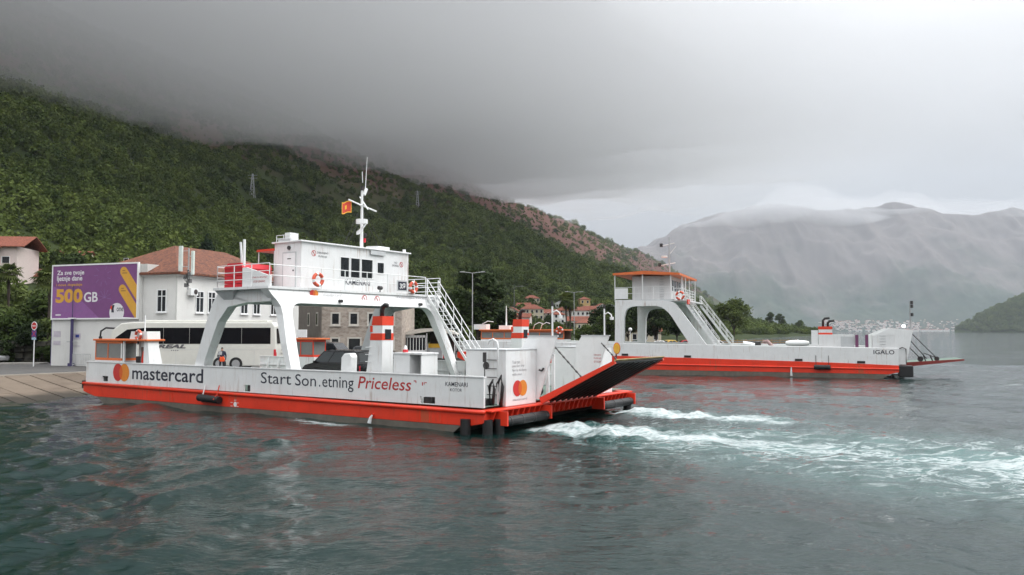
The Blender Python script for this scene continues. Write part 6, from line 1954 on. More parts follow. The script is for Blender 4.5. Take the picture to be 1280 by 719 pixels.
MB().add([(-HL - .06, -.95, 2.05), (-HL - .06, .95, 2.05), (-HL + .02, .9, 3.2), (-HL + .02, -.9, 3.2)], [(0, 1, 2, 3)]).build('rear_window', BG, bus)
MB().add([(HL + .02, -1.1, 1.3), (HL + .02, 1.1, 1.3), (HL - .2, 1.1, 2.6), (HL - .85, 1.0, 3.4), (HL - .85, -1.0, 3.4), (HL - .2, -1.1, 2.6)], [(0, 1, 2, 5), (5, 2, 3, 4)]).build('windscreen', BG, bus)
MB().box(-HL - .09, -HL + .02, -1.1, 1.1, .5, .62).build('rear_bumper', mat('reflective_lime', (.4, .45, .12), .5), bus)
for s_ in (1, -1):
    MB().tube([(HL - .8, s_ * 1.1, 3.2), (HL + .1, s_ * 1.3, 3.25), (HL + .45, s_ * 1.35, 3.0), (HL + .5, s_ * 1.35, 2.5)], .07, 8).build('mirror_arm', BLACK, bus, smooth=True)
    MB().box(HL + .38, HL + .56, s_ * 1.35 - .12, s_ * 1.35 + .12, 2.1, 2.6).build('mirror', BLACK, bus, bevel=.04)
text('lettering', 'REAL', mat('coach_ink', (.10, .10, .11), .5), bus, (2.6, 1.256, 1.68), (-2.2, 0, 0), (0, 0, .30), bold=.05, shear=.3)
text('lettering', '●●●●', MATS['coach_ink'], bus, (1.5, 1.256, 1.54), (-.6, 0, 0), (0, 0, .06)) if False else None
for i in range(4):
    MB().disc((1.5 - .16 * i, 1.256, 1.52), .04, (1, 0, 0), (0, 0, 1), 8).build('lettering', MATS['coach_ink'], bus)
text('lettering', 'REAL', MATS['coach_ink'], bus, (-HL - .075, -.9, 1.5), (0, .8, 0), (0, 0, .16), bold=.03)
text('lettering', 'travel', MATS['coach_ink'], bus, (-HL - .075, -.6, 1.2), (0, .6, 0), (0, 0, .16))

# ------------------------------------------------------------------ people


def person(name, label, loc, rotz, joints, edges, clothes, scale=1.0):
    """one continuous skinned body; joints: name -> (x, y, z, radius)"""
    root = thing(name, label, 'person', loc, rotz)
    root.scale = (scale,) * 3
    names = list(joints); me = bpy.data.meshes.new('body')
    me.from_pydata([joints[k][:3] for k in names], [(names.index(a), names.index(b)) for a, b in edges], [])
    o = bpy.data.objects.new('body', me); C.objects.link(o)
    md = o.modifiers.new('skin', 'SKIN'); md.use_smooth_shade = True
    sk = me.skin_vertices[0].data
    for i, k in enumerate(names):
        r = joints[k][3]; sk[i].radius = (r, r) if not isinstance(r, tuple) else r; sk[i].use_root = (k == 'pelvis')
    o.modifiers.new('subdivision', 'SUBSURF').levels = 2; o.modifiers['subdivision'].render_levels = 2
    o.parent = root
    me.materials.append(clothes)
    return root, o


def cloth_by_height(name, bands):
    """clothing colours by height above the ground (skin above the collar)"""
    m = bpy.data.materials.new(name); m.use_nodes = True
    n = m.node_tree.nodes; l = m.node_tree.links; b = n['Principled BSDF']; b.inputs['Roughness'].default_value = .85
    t = n.new('ShaderNodeTexCoord'); s = n.new('ShaderNodeSeparateXYZ'); l.new(t.outputs['Object'], s.inputs[0])
    r = n.new('ShaderNodeValToRGB'); r.color_ramp.interpolation = 'CONSTANT'
    mr_ = n.new('ShaderNodeMapRange'); mr_.inputs[2].default_value = 2.0; l.new(s.outputs[2], mr_.inputs[0]); l.new(mr_.outputs[0], r.inputs[0])
    e = r.color_ramp.elements
    e[0].position = 0; e[0].color = (*bands[0][1], 1); e[1].position = bands[1][0] / 2; e[1].color = (*bands[1][1], 1)
    for h_, c_ in bands[2:]:
        q = e.new(h_ / 2); q.color = (*c_, 1)
    l.new(r.outputs[0], b.inputs['Base Color'])
    return m


stand = {'pelvis': (0, 0, .95, (.17, .13)), 'spine': (0, .01, 1.18, (.17, .13)), 'chest': (0, .0, 1.38, (.20, .14)), 'neck': (0, .0, 1.52, .065), 'head': (0, -.02, 1.62, (.085, .10)), 'crown': (0, -.01, 1.73, (.07, .085)),
         'sh_a': (.20, 0, 1.42, .085), 'el_a': (.28, .04, 1.14, .06), 'wr_a': (.26, -.1, .92, .045), 'ha_a': (.25, -.15, .84, .04),
         'sh_b': (-.20, 0, 1.42, .085), 'el_b': (-.29, .03, 1.14, .06), 'wr_b': (-.24, -.14, .94, .045), 'ha_b': (-.22, -.2, .87, .04),
         'hp_a': (.10, 0, .88, .11), 'kn_a': (.12, -.02, .5, .075), 'an_a': (.12, .02, .1, .05), 'to_a': (.13, -.14, .05, .045),
         'hp_b': (-.10, 0, .88, .11), 'kn_b': (-.13, -.01, .5, .075), 'an_b': (-.13, .03, .1, .05), 'to_b': (-.15, -.13, .05, .045)}
sedges = [('pelvis', 'spine'), ('spine', 'chest'), ('chest', 'neck'), ('neck', 'head'), ('head', 'crown'), ('chest', 'sh_a'), ('sh_a', 'el_a'), ('el_a', 'wr_a'), ('wr_a', 'ha_a'), ('chest', 'sh_b'), ('sh_b', 'el_b'), ('el_b', 'wr_b'), ('wr_b', 'ha_b'),
          ('pelvis', 'hp_a'), ('hp_a', 'kn_a'), ('kn_a', 'an_a'), ('an_a', 'to_a'), ('pelvis', 'hp_b'), ('hp_b', 'kn_b'), ('kn_b', 'an_b'), ('an_b', 'to_b')]
SKIN = (.42, .25, .18)
pr, pb = person('person', 'person in dark navy jacket with pale grey shoulder standing beside the coach', (-21.75, 60.2, 1.0), R(20), stand, sedges,
                cloth_by_height('navy_clothes', [(0, (.012, .012, .014)), (.1, (.02, .022, .03)), (.8, (.018, .022, .045)), (1.52, SKIN), (1.68, (.03, .022, .018))]))
hr_ = MB(); vs = []; fs = []
for i in range(7):
    t = math.pi / 2 * i / 6
    for j in range(12):
        a = 2 * math.pi * j / 12; vs.append((.093 * math.cos(t) * math.cos(a), .01 + .11 * math.cos(t) * math.sin(a), 1.685 + .105 * math.sin(t)))
for i in range(6):
    for j in range(12): fs.append((i * 12 + j, i * 12 + (j + 1) % 12, i * 12 + 12 + (j + 1) % 12, i * 12 + 12 + j))
hr_.add(vs, fs).build('hair', mat('dark_hair', (.02, .015, .012), .7), pr, smooth=True)
MB().hexa([(-.30, -.17, 1.22), (-.02, -.2, 1.2), (.0, -.17, 1.47), (-.22, -.1, 1.5)], [(-.33, .1, 1.22), (-.02, .16, 1.2), (.0, .14, 1.47), (-.24, .1, 1.5)]).build('shoulder_panel', mat('grey_fabric', (.32, .33, .34), .8), pr, bevel=.03)
for s_ in (-1, 1):                                         # fingers, slightly curled
    for k in range(5):
        bx0 = s_ * .235 + (k - 2) * .02; y0 = -.175 if s_ > 0 else -.22; z0 = .82 if s_ > 0 else .85
        ln = (.05, .075, .08, .075, .06)[k]
        MB().tube([(bx0, y0, z0), (bx0, y0 - .02, z0 - ln * .6), (bx0, y0 + .005, z0 - ln)], .009, 6, r2=.007).build('finger', mat('skin', SKIN, .6), pr)
vest = MB(); vest.prism([(-.16, .0), (.15, .02), (.2, .2), (.06, .42), (-.04, .3), (-.13, .4), (-.2, .2)], -.05, .05, 'y')
vo_ = vest.build('life_vest', mat('vest_orange', (.85, .10, .02), .7, bump=.4, bscale=9), None, bevel=.03)
vo_.location = (-21.6, 59.85, 1.72); tag(vo_, 'bright orange vest held by the person beside the coach', 'vest')
# helmsman behind the wheelhouse window
ph = w1(17.35, 6.95, 7.8)
person('person', 'person in white shirt behind the wheelhouse window', ph, A1 - R(90), stand, sedges,
       cloth_by_height('white_shirt', [(0, (.02, .02, .03)), (.1, (.03, .03, .05)), (.95, (.7, .7, .7)), (1.52, SKIN), (1.68, (.03, .02, .015))]), scale=1.0)

# ------------------------------------------------------------------ street furniture


def lamp_post(label, loc, h, arms, m=STEEL, arm=1.1, rotz=0):
    root = thing('street_lamp', label, 'street lamp', loc, rotz)
    MB().tube([(0, 0, 0), (0, 0, h)], .08, 8, r2=.05).build('pole', m, root)
    for s_ in arms:
        MB().tube([(0, 0, h - .05), (s_ * arm * .5, 0, h + .05), (s_ * arm, 0, h + .1)], .035, 6).build('arm', m, root)
        MB().box(s_ * arm - .28, s_ * arm + .28, -.12, .12, h + .05, h + .16).build('lamp_head', m, root, bevel=.03)
    return root


lamp_post('tall twin armed grey street lamp in front of the big dark tree', (-4.95, 100, 1.0), 10.3, (-1, 1), arm=1.3)
lamp_post('slim single armed street lamp above the farther ferry cabin', (.35, 130, 1.0), 10.2, (1,), arm=1.2, m=mat('dark_pole', (.12, .12, .12), .5))
lamp_post('twin armed street lamp standing beside the tall palms', (11.5, 148, 1.0), 10.2, (-1, 1), arm=1.4)
gl = thing('globe_lamp', 'white globe lamp seen through the bridge of the farther ferry', 'street lamp', (18.6, 126, 1.0))
MB().tube([(0, 0, 0), (0, 0, 3.0)], .05, 6).build('pole', WHITE2, gl)
gm = MB(); vs = []; fs = []
for i in range(9):
    t = math.pi * i / 8
    for j in range(12): vs.append((.3 * math.sin(t) * math.cos(j * math.pi / 6), .3 * math.sin(t) * math.sin(j * math.pi / 6), 3.25 - .3 * math.cos(t)))
for i in range(8):
    for j in range(12): fs.append((i * 12 + j, i * 12 + (j + 1) % 12, i * 12 + 12 + (j + 1) % 12, i * 12 + 12 + j))
gm.add(vs, fs).build('globe', WHITE2, gl, smooth=True)
bl = thing('banner_post', 'dark violet post in front of the billboard wall', 'post', (-37.9, 69.0, 1.0))
VIO = mat('violet_post', (.05, .04, .12), .5)
MB().tube([(0, 0, 0), (0, 0, 4.1)], .13, 8).build('pole', VIO, bl)
MB().tube([(0, 0, 4.1), (0, 0, 6.9)], .03, 6).build('thin_pole', VIO, bl)
MB().tube([(0, 0, 0), (0, 0, .25)], .28, 8).build('foot', VIO, bl)
MB().box(-.4, .4, -.05, .05, 2.05, 2.12).build('cross_bar', STEEL, bl)
MB().box(-.3, .3, -.15, .02, 4.05, 4.15).build('lamp_head', WHITE2, bl)
# road sign
rs_ = thing('road_sign', 'no entry sign above a no stopping sign on a pale post', 'road sign', (-40.7, 68.3, 1.0), R(-25))
MB().tube([(0, 0, 0), (0, 0, 3.7)], .045, 8).build('post', WHITE2, rs_)
MB().disc((0, -.05, 3.45), .37, (1, 0, 0), (0, 0, 1), 24, depth=(0, .02, 0)).build('sign_rim', WHITE2, rs_)
sd2 = MB().disc((0, -.054, 3.45), .30, (1, 0, 0), (0, 0, 1), 24).build('sign_disc', mat('sign_red', (.5, .02, .02), .4), rs_)
MB().box(-.22, .22, -.06, -.056, 3.4, 3.5).build('white_bar', WHITE2, sd2)
text('lettering', 'STOP', MATS['sign_red'], sd2, (-.18, -.062, 3.415), (.36, 0, 0), (0, 0, .07), bold=.02)
MB().box(-.28, .28, -.05, -.03, 2.5, 3.06).build('sign_plate', mat('sign_blue', (.05, .05, .22), .4), rs_)
x_ = MB(); 
for s_ in (-1, 1): x_.add([(-.24, -.055, 2.78 - s_ * .24 - .04), (-.24, -.055, 2.78 - s_ * .24 + .04), (.24, -.055, 2.78 + s_ * .24 + .04), (.24, -.055, 2.78 + s_ * .24 - .04)], [(0, 1, 2, 3)])
x_.build('red_cross', MATS['sign_red'], rs_)
MB().box(-.28, .28, -.05, -.03, 2.26, 2.46).build('sub_plate', mat('pale_blue_plate', (.35, .5, .6), .4), rs_)
# crowd barrier by the wall
cb_ = thing('crowd_barrier', 'galvanised crowd control barrier by the billboard wall', 'barrier', (-36.6, 68.2, 1.0), KA)
MB().tube([(-1.0, 0, .15), (-1.0, 0, 1.05), (1.0, 0, 1.05), (1.0, 0, .15), (-1.0, 0, .15)], .025, 6).build('frame', STEEL, cb_)
for i in range(10):
    MB().tube([(-.82 + i * .182, 0, .15), (-.82 + i * .182, 0, 1.05)], .012, 5).build('bar', STEEL, cb_)
for x_ in (-.8, .8): MB().tube([(x_, -.25, 0), (x_, 0, .15), (x_, .25, 0)], .02, 5).build('foot', STEEL, cb_)
# red railing on the quay beyond the farther ferry
rr_ = thing('red_railing', 'red painted quay railing beyond the farther ferry', 'railing', (17, 121, 1.0), R(15))
RPA = mat('railing_red', (.22, .025, .03), .6)
for z_ in (.35, .7, 1.05): MB().box(0, 26, -.03, .03, z_ - .09, z_).build('rail', RPA, rr_)
for i in range(14): MB().box(i * 2 - .05, i * 2 + .05, .03, .11, 0, 1.1).build('post', RPA, rr_)
wf = thing('wooden_fence', 'low brown wooden fence on the shore beyond the ramp', 'fence', (6.8, 106.5, 1.0), R(18))
WD = mat('brown_wood', (.26, .16, .07), .8, var=.2)
for z_ in (.4, .85, 1.25): MB().box(0, 5, -.03, .03, z_ - .1, z_).build('rail', WD, wf)
for i in range(9): MB().box(i * .62 - .06, i * .62 + .06, .03, .12, 0, 1.4).build('post', WD, wf)
wf2 = thing('wooden_fence', 'brown wooden shore fence below the open tree with bare trunk', 'fence', (36, 152, 1.0), R(20))
for z_ in (.4, .85, 1.25): MB().box(0, 22, -.03, .03, z_ - .14, z_).build('rail', WD, wf2)
for i in range(12): MB().box(i * 2 - .06, i * 2 + .06, .03, .12, 0, 1.4).build('post', WD, wf2)
# mooring buoy / small boat far behind
bo_ = thing('small_boat', 'tiny white moored boat on the water beyond the farther ferry', 'boat', (95, 268, 0), R(20))
MB().hexa([(-1.6, -.2, .7), (1.4, -.65, .55), (1.4, .65, .55), (-1.6, .2, .7)], [(-1.2, -.1, -.2), (1.3, -.45, -.2), (1.3, .45, -.2), (-1.2, .1, -.2)]).build('hull', WHITE2, bo_)
MB().box(-.3, .8, -.4, .4, .55, 1.15).build('cuddy', WHITE2, bo_, bevel=.1)

# ------------------------------------------------------------------ garden wall, hedge and left-hand greenery
RUB = mat('dark_rubble', (.032, .030, .022), .95, var=.5, vscale=2.2, dirt=.6, dirt_rgb=(.03, .05, .018), bump=1.0, bscale=4)
gw = thing('garden_wall', 'dark rough stone garden wall under the hedge', 'wall', (-58.5, 73.0, 1.0), R(11))
wrs = np.random.RandomState(8)
for row in range(4):
    x_ = -10.0
    while x_ < 16.0:
        w_ = .35 + 1.1 * wrs.rand() ** 2
        d0 = .45 * wrs.rand(); z0_ = row * .52 + .16 * wrs.rand() - .08
        c0 = [(x_, -.6 + d0, z0_), (x_ + w_, -.6 + d0 * wrs.rand(), z0_), (x_ + w_, .2, z0_), (x_, .2, z0_)]
        c1 = [(x_ + .07, -.5 + d0, z0_ + .48), (x_ + w_ - .05, -.48 + d0, z0_ + .46), (x_ + w_ - .05, .2, z0_ + .46), (x_ + .07, .2, z0_ + .48)]
        MB().hexa(c0, c1).build('stone', RUB, gw, bevel=.05)
        x_ += w_ + .03
MB().box(-10, 16, -.15, .4, 0, 2.0).build('core', RUB, gw)


def box_foliage(name, label, loc, dims, n_, size, m, rotz=0, cat='hedge', seed=1):
    rs = np.random.RandomState(seed)
    root = thing(name, label, cat, loc, rotz)
    X, Y, Z = dims
    p = rs.rand(n_, 3)
    f = rs.randint(0, 4, n_)
    p[f == 0, 1] = .06 * rs.rand((f == 0).sum()); p[f == 1, 2] = 1 - .06 * rs.rand((f == 1).sum()); p[f == 2, 0] = 1 - .06 * rs.rand((f == 2).sum())
    p = p * np.array([X, Y, Z])
    nrm_ = rs.randn(n_, 3) + np.array([0, -.5, .5]); nrm_ /= np.linalg.norm(nrm_, axis=1)[:, None]
    t = np.cross(nrm_, rs.randn(n_, 3)); t /= np.linalg.norm(t, axis=1)[:, None]; b = np.cross(nrm_, t); s = size * (.6 + .8 * rs.rand(n_))[:, None]
    v = np.stack([p - t * s, p + b * s * .7, p + t * s, p - b * s * .7], 1).reshape(-1, 3)
    o = bpy.data.objects.new('foliage', leaf_mesh('foliage', v, m)); C.objects.link(o); o.parent = root
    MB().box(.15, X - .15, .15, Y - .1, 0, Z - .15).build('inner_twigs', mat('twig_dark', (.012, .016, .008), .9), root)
    return root


box_foliage('clipped_hedge', 'tall clipped dark green hedge by the road', (-62, 74.6, 2.6), (11.6, 2.2, 3.2), 9000, .13, LEAFY_HEDGE, rotz=R(11))
palm('fan_palm', 'fan palm at the edge of the picture in front of the pink house', (-56.8, 90, 3.0), 7.6, 1.9, 3, group='palms in the garden')
palm('fan_palm', 'fan palm standing left of the billboard', (-49.3, 85, 3.0), 6.6, 2.1, 4, group='palms in the garden')
for i, (x_, y_, z_, sc_, k_, m_, lab) in enumerate([
        (-55, 86, 2.6, 1.25, 'bush', LEAF_M, 'leafy shrub between the two garden palms'), (-51.5, 84, 2.4, 1.0, 'bush', LEAF_M, 'low shrub below the palm left of the billboard'),
        (-47.5, 82, 2.2, .95, 'bush', LEAF_L, 'pale shrub beside the billboard wall'), (-52.5, 92, 4.0, 1.5, 'bush', LEAF_M, 'large shrub behind the palm left of the billboard'),
        (-59.5, 93, 4.0, 1.45, 'bush', LEAF_L, 'yellow green shrub behind the clipped hedge'), (-47, 91, 4.0, 1.4, 'bush', LEAF_M, 'tall shrub hiding behind the billboard edge'),
        (-64, 97, 6.0, 1.5, 'bush', LEAF_M, 'shrub under the balconies of the pink house'), (-56, 100, 6.5, 1.4, 'bush', LEAF_L, 'shrub on the bank right below the pink house'),
        (-47.2, 74.6, 1.9, .5, 'bush', LEAF_D, 'low bush growing out of the garden wall beside the road sign'), (-43.9, 75.3, 1.9, .42, 'bush', LEAF_M, 'small bush at the garden wall end next to the white wall'),
        (-45.6, 75.6, 3.4, .55, 'bush', LEAF_D, 'dark bush hanging over the garden wall'), (-49.6, 75.2, 3.4, .5, 'bush', LEAF_M, 'bush hanging over the garden wall next to the hedge')]):
    tree('garden_shrub', lab, k_, 20 + i % 3, (x_, y_, z_ - .8), sc_, m_, 'garden shrubs', rotz=i, cat='shrub')
# slope fill: terrace bank below the pink house
for i, (x_, y_, z_, sc_, k_, m_, lab) in enumerate([
        (-70, 128, 11, .75, 'round', LEAF_D, 'dark round tree just right of the pink house'), (-63, 126, 9, .7, 'round', LEAF_D, 'dark tree in front of the small red roof'),
        (-57, 118, 6, .55, 'round', LEAF_M, 'tree behind the top edge of the billboard'),
        (-72, 112, 6, .6, 'round', LEAF_M, 'mid green tree left behind the garden palms'), (-50, 122, 7, .5, 'round', LEAF_D, 'dark tree behind the middle of the billboard')]):
    tree('hillside_tree', lab, k_, 30 + i % 3, (x_, y_, z_ - 2), sc_, m_, 'trees below the hillside houses', rotz=i * 1.3)
tree('cedar_tree', 'tall dark cedar rising behind the brown roof', 'cedar', 41, (-75.5, 197, 16.5), 1.15, LEAF_C, sz=1.0)

# ------------------------------------------------------------------ trees by the kiosk and along the shore
shore = [(-13.5, 103, 1, .78, 'round', LEAF_D, 'dark tree behind the canvas canopy of the kiosk'), (-9.3, 106, 1, .72, 'round', LEAF_D, 'dark tree right behind the kiosk roof end'),
         (-17.5, 110, 1, .85, 'round', LEAF_D, 'dark tree half hidden by the stone house'),
         (-4.6, 112, 1, 1.02, 'tall', LEAF_D, 'big dark tree behind the stairs of the near ferry'), (-8.0, 116, 1, .85, 'round', LEAF_D, 'dark tree beside the twin armed lamp'), (-1.6, 118, 1, .75, 'round', LEAF_D, 'lower dark tree right of the big dark tree'),
         (1.8, 140, 1, .46, 'round', LEAF_M, 'light green tree above the striped funnel'), (4.6, 150, 1.2, .44, 'round', LEAF_L, 'olive tree right of the striped funnel'),
         (8.3, 145, 1, .44, 'round', LEAF_M, 'round green tree left of the tall palms'), (12.6, 142, 1, .42, 'round', LEAF_M, 'round green tree below the tall palms'),
         (16.4, 138, 1, .6, 'round', LEAF_M, 'broad green tree next to the vertical post of the farther bridge'), (19.8, 165, 1.5, .8, 'round', LEAF_D, 'dark tree above the globe lamp'),
         (24.5, 170, 1.5, .85, 'round', LEAF_D, 'dark tree in the opening of the farther bridge'), (30, 168, 1.5, .9, 'round', LEAF_D, 'dark tree behind the yellow car'), (36, 175, 1.5, .9, 'round', LEAF_D, 'dark tree behind the sloping leg of the farther bridge'),
         (43, 190, 1.5, .8, 'round', LEAF_M, 'tree behind the stairs of the farther ferry'), (49, 205, 1.5, .75, 'round', LEAF_D, 'tree left of the open tree with bare trunk'),
         (59.5, 215, 1.2, 1.05, 'open', LEAF_L, 'open crowned tree with bare dark trunk on the shore')]
for i, (x_, y_, z_, sc_, k_, m_, lab) in enumerate(shore):
    tree('shore_tree', lab, k_, 50 + i % 4, (x_, y_, z_), sc_, m_, 'trees along the shore', rotz=i * .9)
palm('fan_palm', 'tall palm beside the twin armed lamp, the one with its crown further left', (10.1, 150, 1.0), 9.0, 2.1, 6, group='tall palms by the village')
palm('fan_palm', 'tall palm beside the twin armed lamp, the one with its crown further right', (11.0, 152, 1.0), 8.3, 2.0, 7, group='tall palms by the village')
hd = [(268, 800, 1.35, 'tree standing above the tip of the headland'), (283, 790, 1.15, 'rounded tree at the tip of the headland'), (232, 720, 1.2, 'tree on the crest of the headland, second from the tip')]
for i, (x_, y_, sc_, lab) in enumerate(hd):
    zt, _ = land_height(np.array([float(x_)]), np.array([float(y_)]))
    tree('headland_tree', lab, 'tall' if i != 1 else 'round', 50 + i, (x_, y_, float(zt[0]) - .5), sc_, LEAF_M, 'trees on the headland', rotz=i)

# ------------------------------------------------------------------ houses
CRE = mat('cream_wall', (.56, .50, .38), .85, var=.06); PNK = mat('pink_wall', (.62, .53, .50), .85, var=.05); YLW = mat('yellow_wall', (.55, .38, .16), .85, var=.06); GRW = mat('grey_wall', (.36, .34, .32), .85, var=.1)
LIME = mat('lime_wall', (.42, .46, .14), .85)


def house(label, loc, rotz, w, d, h, roof, wallm, roofm=TILER, rh=None, along='x', rows=2, cols=3, hip=False, group='village houses'):
    root = thing('house', label, 'house', loc, rotz, group)
    MB().box(-w / 2, w / 2, -d / 2, d / 2, -3, h).build('wall', wallm, root)
    rh = rh or (d if along == 'x' else w) * .28
    if roof == 'hip': hip_roof(root, -w / 2, w / 2, -d / 2, d / 2, h, rh, roofm)
    elif roof == 'flat': MB().box(-w / 2 - .2, w / 2 + .2, -d / 2 - .2, d / 2 + .2, h, h + .3).build('roof', roofm, root)
    else:
        gable_roof(root, -w / 2, w / 2, -d / 2, d / 2, h, rh, roofm, along)
        if along == 'y':
            MB().prism([(-w / 2, h - .05), (w / 2, h - .05), (0, h + rh - .25)], -d / 2 + .02, d / 2 - .02, 'y').build('gable', wallm, root)
        else:
            MB().prism([(-d / 2, h - .05), (d / 2, h - .05), (0, h + rh - .25)], -w / 2 + .02, w / 2 - .02, 'x').build('gable', wallm, root)
    for r in range(rows):
        for c in range(cols):
            x_ = -w / 2 + (c + .5) * w / cols; z_ = .9 + r * (h / rows)
            win(root, 'y-', x_ - .5, x_ + .5, z_, z_ + 1.35, -d / 2, sash=False, sill=False)
    return root


def gz(x, y):
    z, _ = land_height(np.array([float(x)]), np.array([float(y)]))
    return float(z[0])


# big pink-white house on the left
ph_ = thing('apartment_house', 'pale pink three storey house with arched balconies and red roof', 'house', (-100.6, 150, 10.8), R(8))
MB().box(-7, 6.2, 1.6, 11, -6, 9.4).build('wall', PNK, ph_)
for k in range(3):
    z_ = -1.3 + k * 3.2
    MB().box(-7, 6.4, 0, 1.6, z_ - .25, z_).build('balcony_floor', PNK, ph_)
    MB().box(-7, 6.4, -.08, .06, z_, z_ + .95).build('balcony_parapet', PNK, ph_)
    if k < 2:
        for x_ in (-6.6, -1.6, 2.0, 6.0):
            MB().box(x_ - .25, x_ + .25, 0, .35, z_ + .95, z_ + 2.95).build('pillar', PNK, ph_)
        for (a, b) in ((-1.35, 1.75), (2.25, 5.75)):
            arch = [(a, z_ + 2.95)] + [(a + (b - a) * i / 8, z_ + 2.95 - .55 * (1 - math.sin(math.pi * i / 8))) for i in range(9)] + [(b, z_ + 2.95)]
            MB().prism(arch[::-1], .02, .3, 'y').build('arch', PNK, ph_)
    for x_ in (-4.8, -.2, 3.6):
        win(ph_, 'y-', x_, x_ + 1.3, z_ + .2, z_ + 2.3, 1.6, sash=False, sill=False)
gable_roof(ph_, -7.4, 3.4, -.2, 11, 9.2, 2.6, TILER, 'y')
MB().prism([(-7.2, 8.2), (3.2, 8.2), (3.2, 9.1), (-2, 11.5), (-7.2, 9.1)], .1, .5, 'y').build('gable', PNK, ph_)
for x_ in (-3.6, -1.0): win(ph_, 'y-', x_, x_ + 1.0, 8.3, 9.6, .1, sash=False, sill=False)
gable_roof(ph_, -3, 7.4, 1.2, 11, 9.4, 2.4, TILER, 'x')
house('small house with red roof and lime green gable on the slope above the billboard', (-104, 189, 19.3), R(10), 8.0, 6, 2.0, 'gable', CRE, along='x', rows=1, cols=4, group='hillside houses')
house('low house whose long red roof shows just left of the billboard top', (-94, 163, 14.0), R(5), 8, 6, 1.0, 'gable', CRE, along='x', rows=1, cols=3, group='hillside houses')
house('house with dark brown roof peeping over the middle of the billboard', (-97.5, 199, 19.6), R(0), 8, 6, 1.2, 'hip', CRE, TILE, rows=1, cols=3, group='hillside houses')
V_ = [('cream gabled house at the near end of the village', 0, 376, 8.6, 7.5, 7, 4.6, 'gable', CRE, TILER, 'y', 3, 0),
      ('wide house with red hipped roof and dark balconies', 9.5, 384, 9.0, 11, 8, 5.6, 'hip', CRE, TILER, 'x', 5, 0),
      ('red roofed house left of the white gabled house', 17.0, 390, 8.5, 9, 7, 4.2, 'gable', GRW, TILER, 'x', 4, 0),
      ('tall white house with steep gable and balcony', 26.8, 446, 13.8, 6.0, 7, 5.4, 'gable', PLAST, GREYP, 'y', 3, 0),
      ('long white house with red roof behind the tall palms', 29.5, 385, 5.7, 15, 8, 3.2, 'gable', PLAST, TILER, 'x', 5, 0),
      ('white flat house with balcony terraces above the palms', 34.0, 405, 8.5, 9, 8, 5.4, 'flat', PLAST, GRW, 'x', 4, 0),
      ('stone house with grey front in the middle of the village', 25.5, 410, 10.0, 7, 7, 4.5, 'hip', GRW, TILER, 'x', 3, 0),
      ('yellow house with red roof high in the village', 41.6, 462, 16.2, 6, 6, 6.0, 'hip', YLW, TILER, 'x', 2, 0),
      ('red roofed house just below the yellow house', 42.5, 440, 12.5, 7, 7, 3.4, 'gable', CRE, TILER, 'x', 3, 0),
      ('white gabled house right of the yellow house', 50.0, 450, 13.5, 7, 7, 4.0, 'gable', PLAST, TILER, 'y', 2, 0),
      ('house with broad terracotta roof beside the bridge post of the farther ferry', 44.0, 380, 8.0, 12, 8, 4.6, 'hip', CRE, TILER, 'x', 4, 0),
      ('house with black roof next to the farther bridge', 51.5, 420, 13.0, 8, 7, 3.2, 'hip', GRW, mat('black_roof', (.02, .02, .025), .6), 'x', 3, 0),
      ('red roofed house seen through the bridge opening', 33.5, 205, 1.0, 8, 7, 3.0, 'gable', CRE, TILER, 'x', 3, 0),
      ('small house with orange roof above the farther cabin', 6.2, 413, 14.0, 7, 6, 3.0, 'gable', CRE, TILER, 'x', 2, 0),
      ('cream house high among trees left of the village', 11.0, 452, 19.8, 9, 7, 2.6, 'hip', CRE, TILER, 'x', 4, 0),
      ('pink walled house at the foot of the slope behind the striped funnel', 4.5, 360, 6.5, 8, 7, 3.6, 'gable', PNK, TILER, 'x', 3, 0),
      ('narrow white house between the red roofs', 22.0, 378, 7.0, 6, 6, 4.8, 'hip', PLAST, TILER, 'x', 2, 0),
      ('house with long red roof right above the palms', 36.0, 430, 12.0, 11, 7, 3.0, 'gable', CRE, TILER, 'x', 4, 0),
      ('cream house with red roof below the white gabled pair', 33.0, 365, 4.5, 9, 7, 3.2, 'hip', CRE, TILER, 'x', 3, 0),
      ('lone white house half hidden by the big dark tree', -16.4, 444, 26.0, 5, 5, 3.6, 'gable', PLAST, TILER, 'y', 2, 0)]
for i, (lab, x_, y_, z_, w_, d_, h_, rf, wm2, rm2, al, co, _) in enumerate(V_):
    house(lab, (x_, y_, z_), R((i * 37) % 24 - 12), w_, d_, h_, rf, wm2, rm2, along=al, rows=2 if h_ > 4 else 1, cols=co)
rsv = np.random.RandomState(77)
vt = ['small tree between the village houses'] 
for i in range(14):
    x_ = -6 + 60 * rsv.rand(); y_ = 300 + 170 * rsv.rand()
    t_ = tree('village_tree', 'small dark tree between the village houses', 'round', 50 + i % 4, (x_, y_, gz(x_, y_) - .8), .42 + .3 * rsv.rand(), (LEAF_D, LEAF_M)[i % 2], 'trees among the village houses', rotz=i)
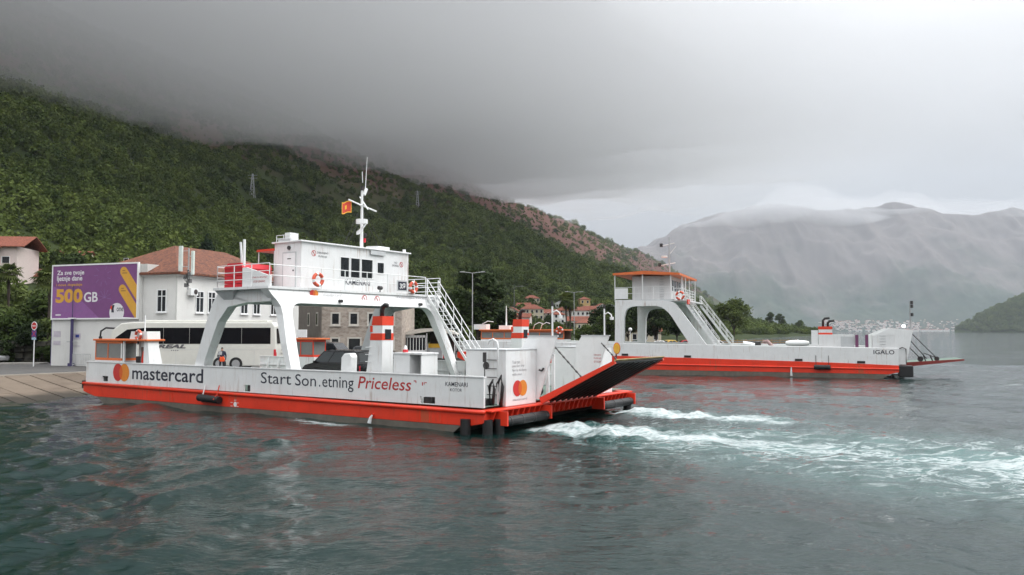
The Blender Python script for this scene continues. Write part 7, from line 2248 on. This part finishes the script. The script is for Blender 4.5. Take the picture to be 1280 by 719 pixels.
# pylons on the mountain
for (x_, y_, h_, lab) in ((-147.2, 450, 13, 'steel lattice pylon on the dark slope left of the ferry mast'), (-82.1, 690, 14, 'steel lattice pylon on the slope right of the ferry mast')):
    py = thing('pylon', lab, 'pylon', (x_, y_, gz(x_, y_)))
    for (a, b) in ((-1, -1), (-1, 1), (1, -1), (1, 1)):
        MB().tube([(a * 1.3, b * 1.3, -1), (a * .25, b * .25, h_)], .14, 5).build('leg', STEEL, py)
    for k in range(6):
        z_ = h_ * k / 6; r_ = 1.3 - 1.05 * k / 6
        MB().tube([(-r_, -r_, z_), (r_ - .17, -r_ + .17, z_ + h_ / 6)], .08, 4).build('brace', STEEL, py)
        MB().tube([(r_, -r_, z_), (-r_ + .17, -r_ + .17, z_ + h_ / 6)], .08, 4).build('brace', STEEL, py)
    for z_ in (h_ * .8, h_ * .93): MB().tube([(-2.6, 0, z_), (2.6, 0, z_)], .12, 5).build('cross_arm', STEEL, py)

# ------------------------------------------------------------------ distant town under the far mountain: hundreds of specks, one mass
tr_ = np.random.RandomState(9)
tm = MB(); tro = MB()
for i in range(620):
    x_ = 2150 + tr_.rand() * 1050
    y_ = 5480 + abs(tr_.randn()) * 130 + 60 * tr_.rand()
    ii = int(np.clip((x_ + 1500) / 10500 * 559, 0, 559)); jj = int(np.clip((y_ - 5150) / 4350 * 239, 0, 239)); z_ = max(1.0, float(FZ[jj, ii])) if FZ[jj, ii] > 0 else 2.0
    if z_ > 75: continue
    w_, d_, h_ = 9 + 9 * tr_.rand(), 9, 7 + 7 * tr_.rand()
    tm.box(x_, x_ + w_, y_, y_ + d_, z_ - 15, z_ + h_)
    tro.add([(x_ - .5, y_ - .5, z_ + h_), (x_ + w_ + .5, y_ - .5, z_ + h_), (x_ + w_ + .5, y_ + d_ + .5, z_ + h_), (x_ - .5, y_ + d_ + .5, z_ + h_), (x_ + w_ / 2, y_ + d_ / 2, z_ + h_ + 3.5)], [(0, 1, 4), (1, 2, 4), (2, 3, 4), (3, 0, 4)])
town = tm.build('distant_town', PLAST); tag(town, 'far white and red roofed town spread along the opposite shore', 'town', kind='stuff')
tro.build('roofs', TILER, town)['kind'] = 'stuff'
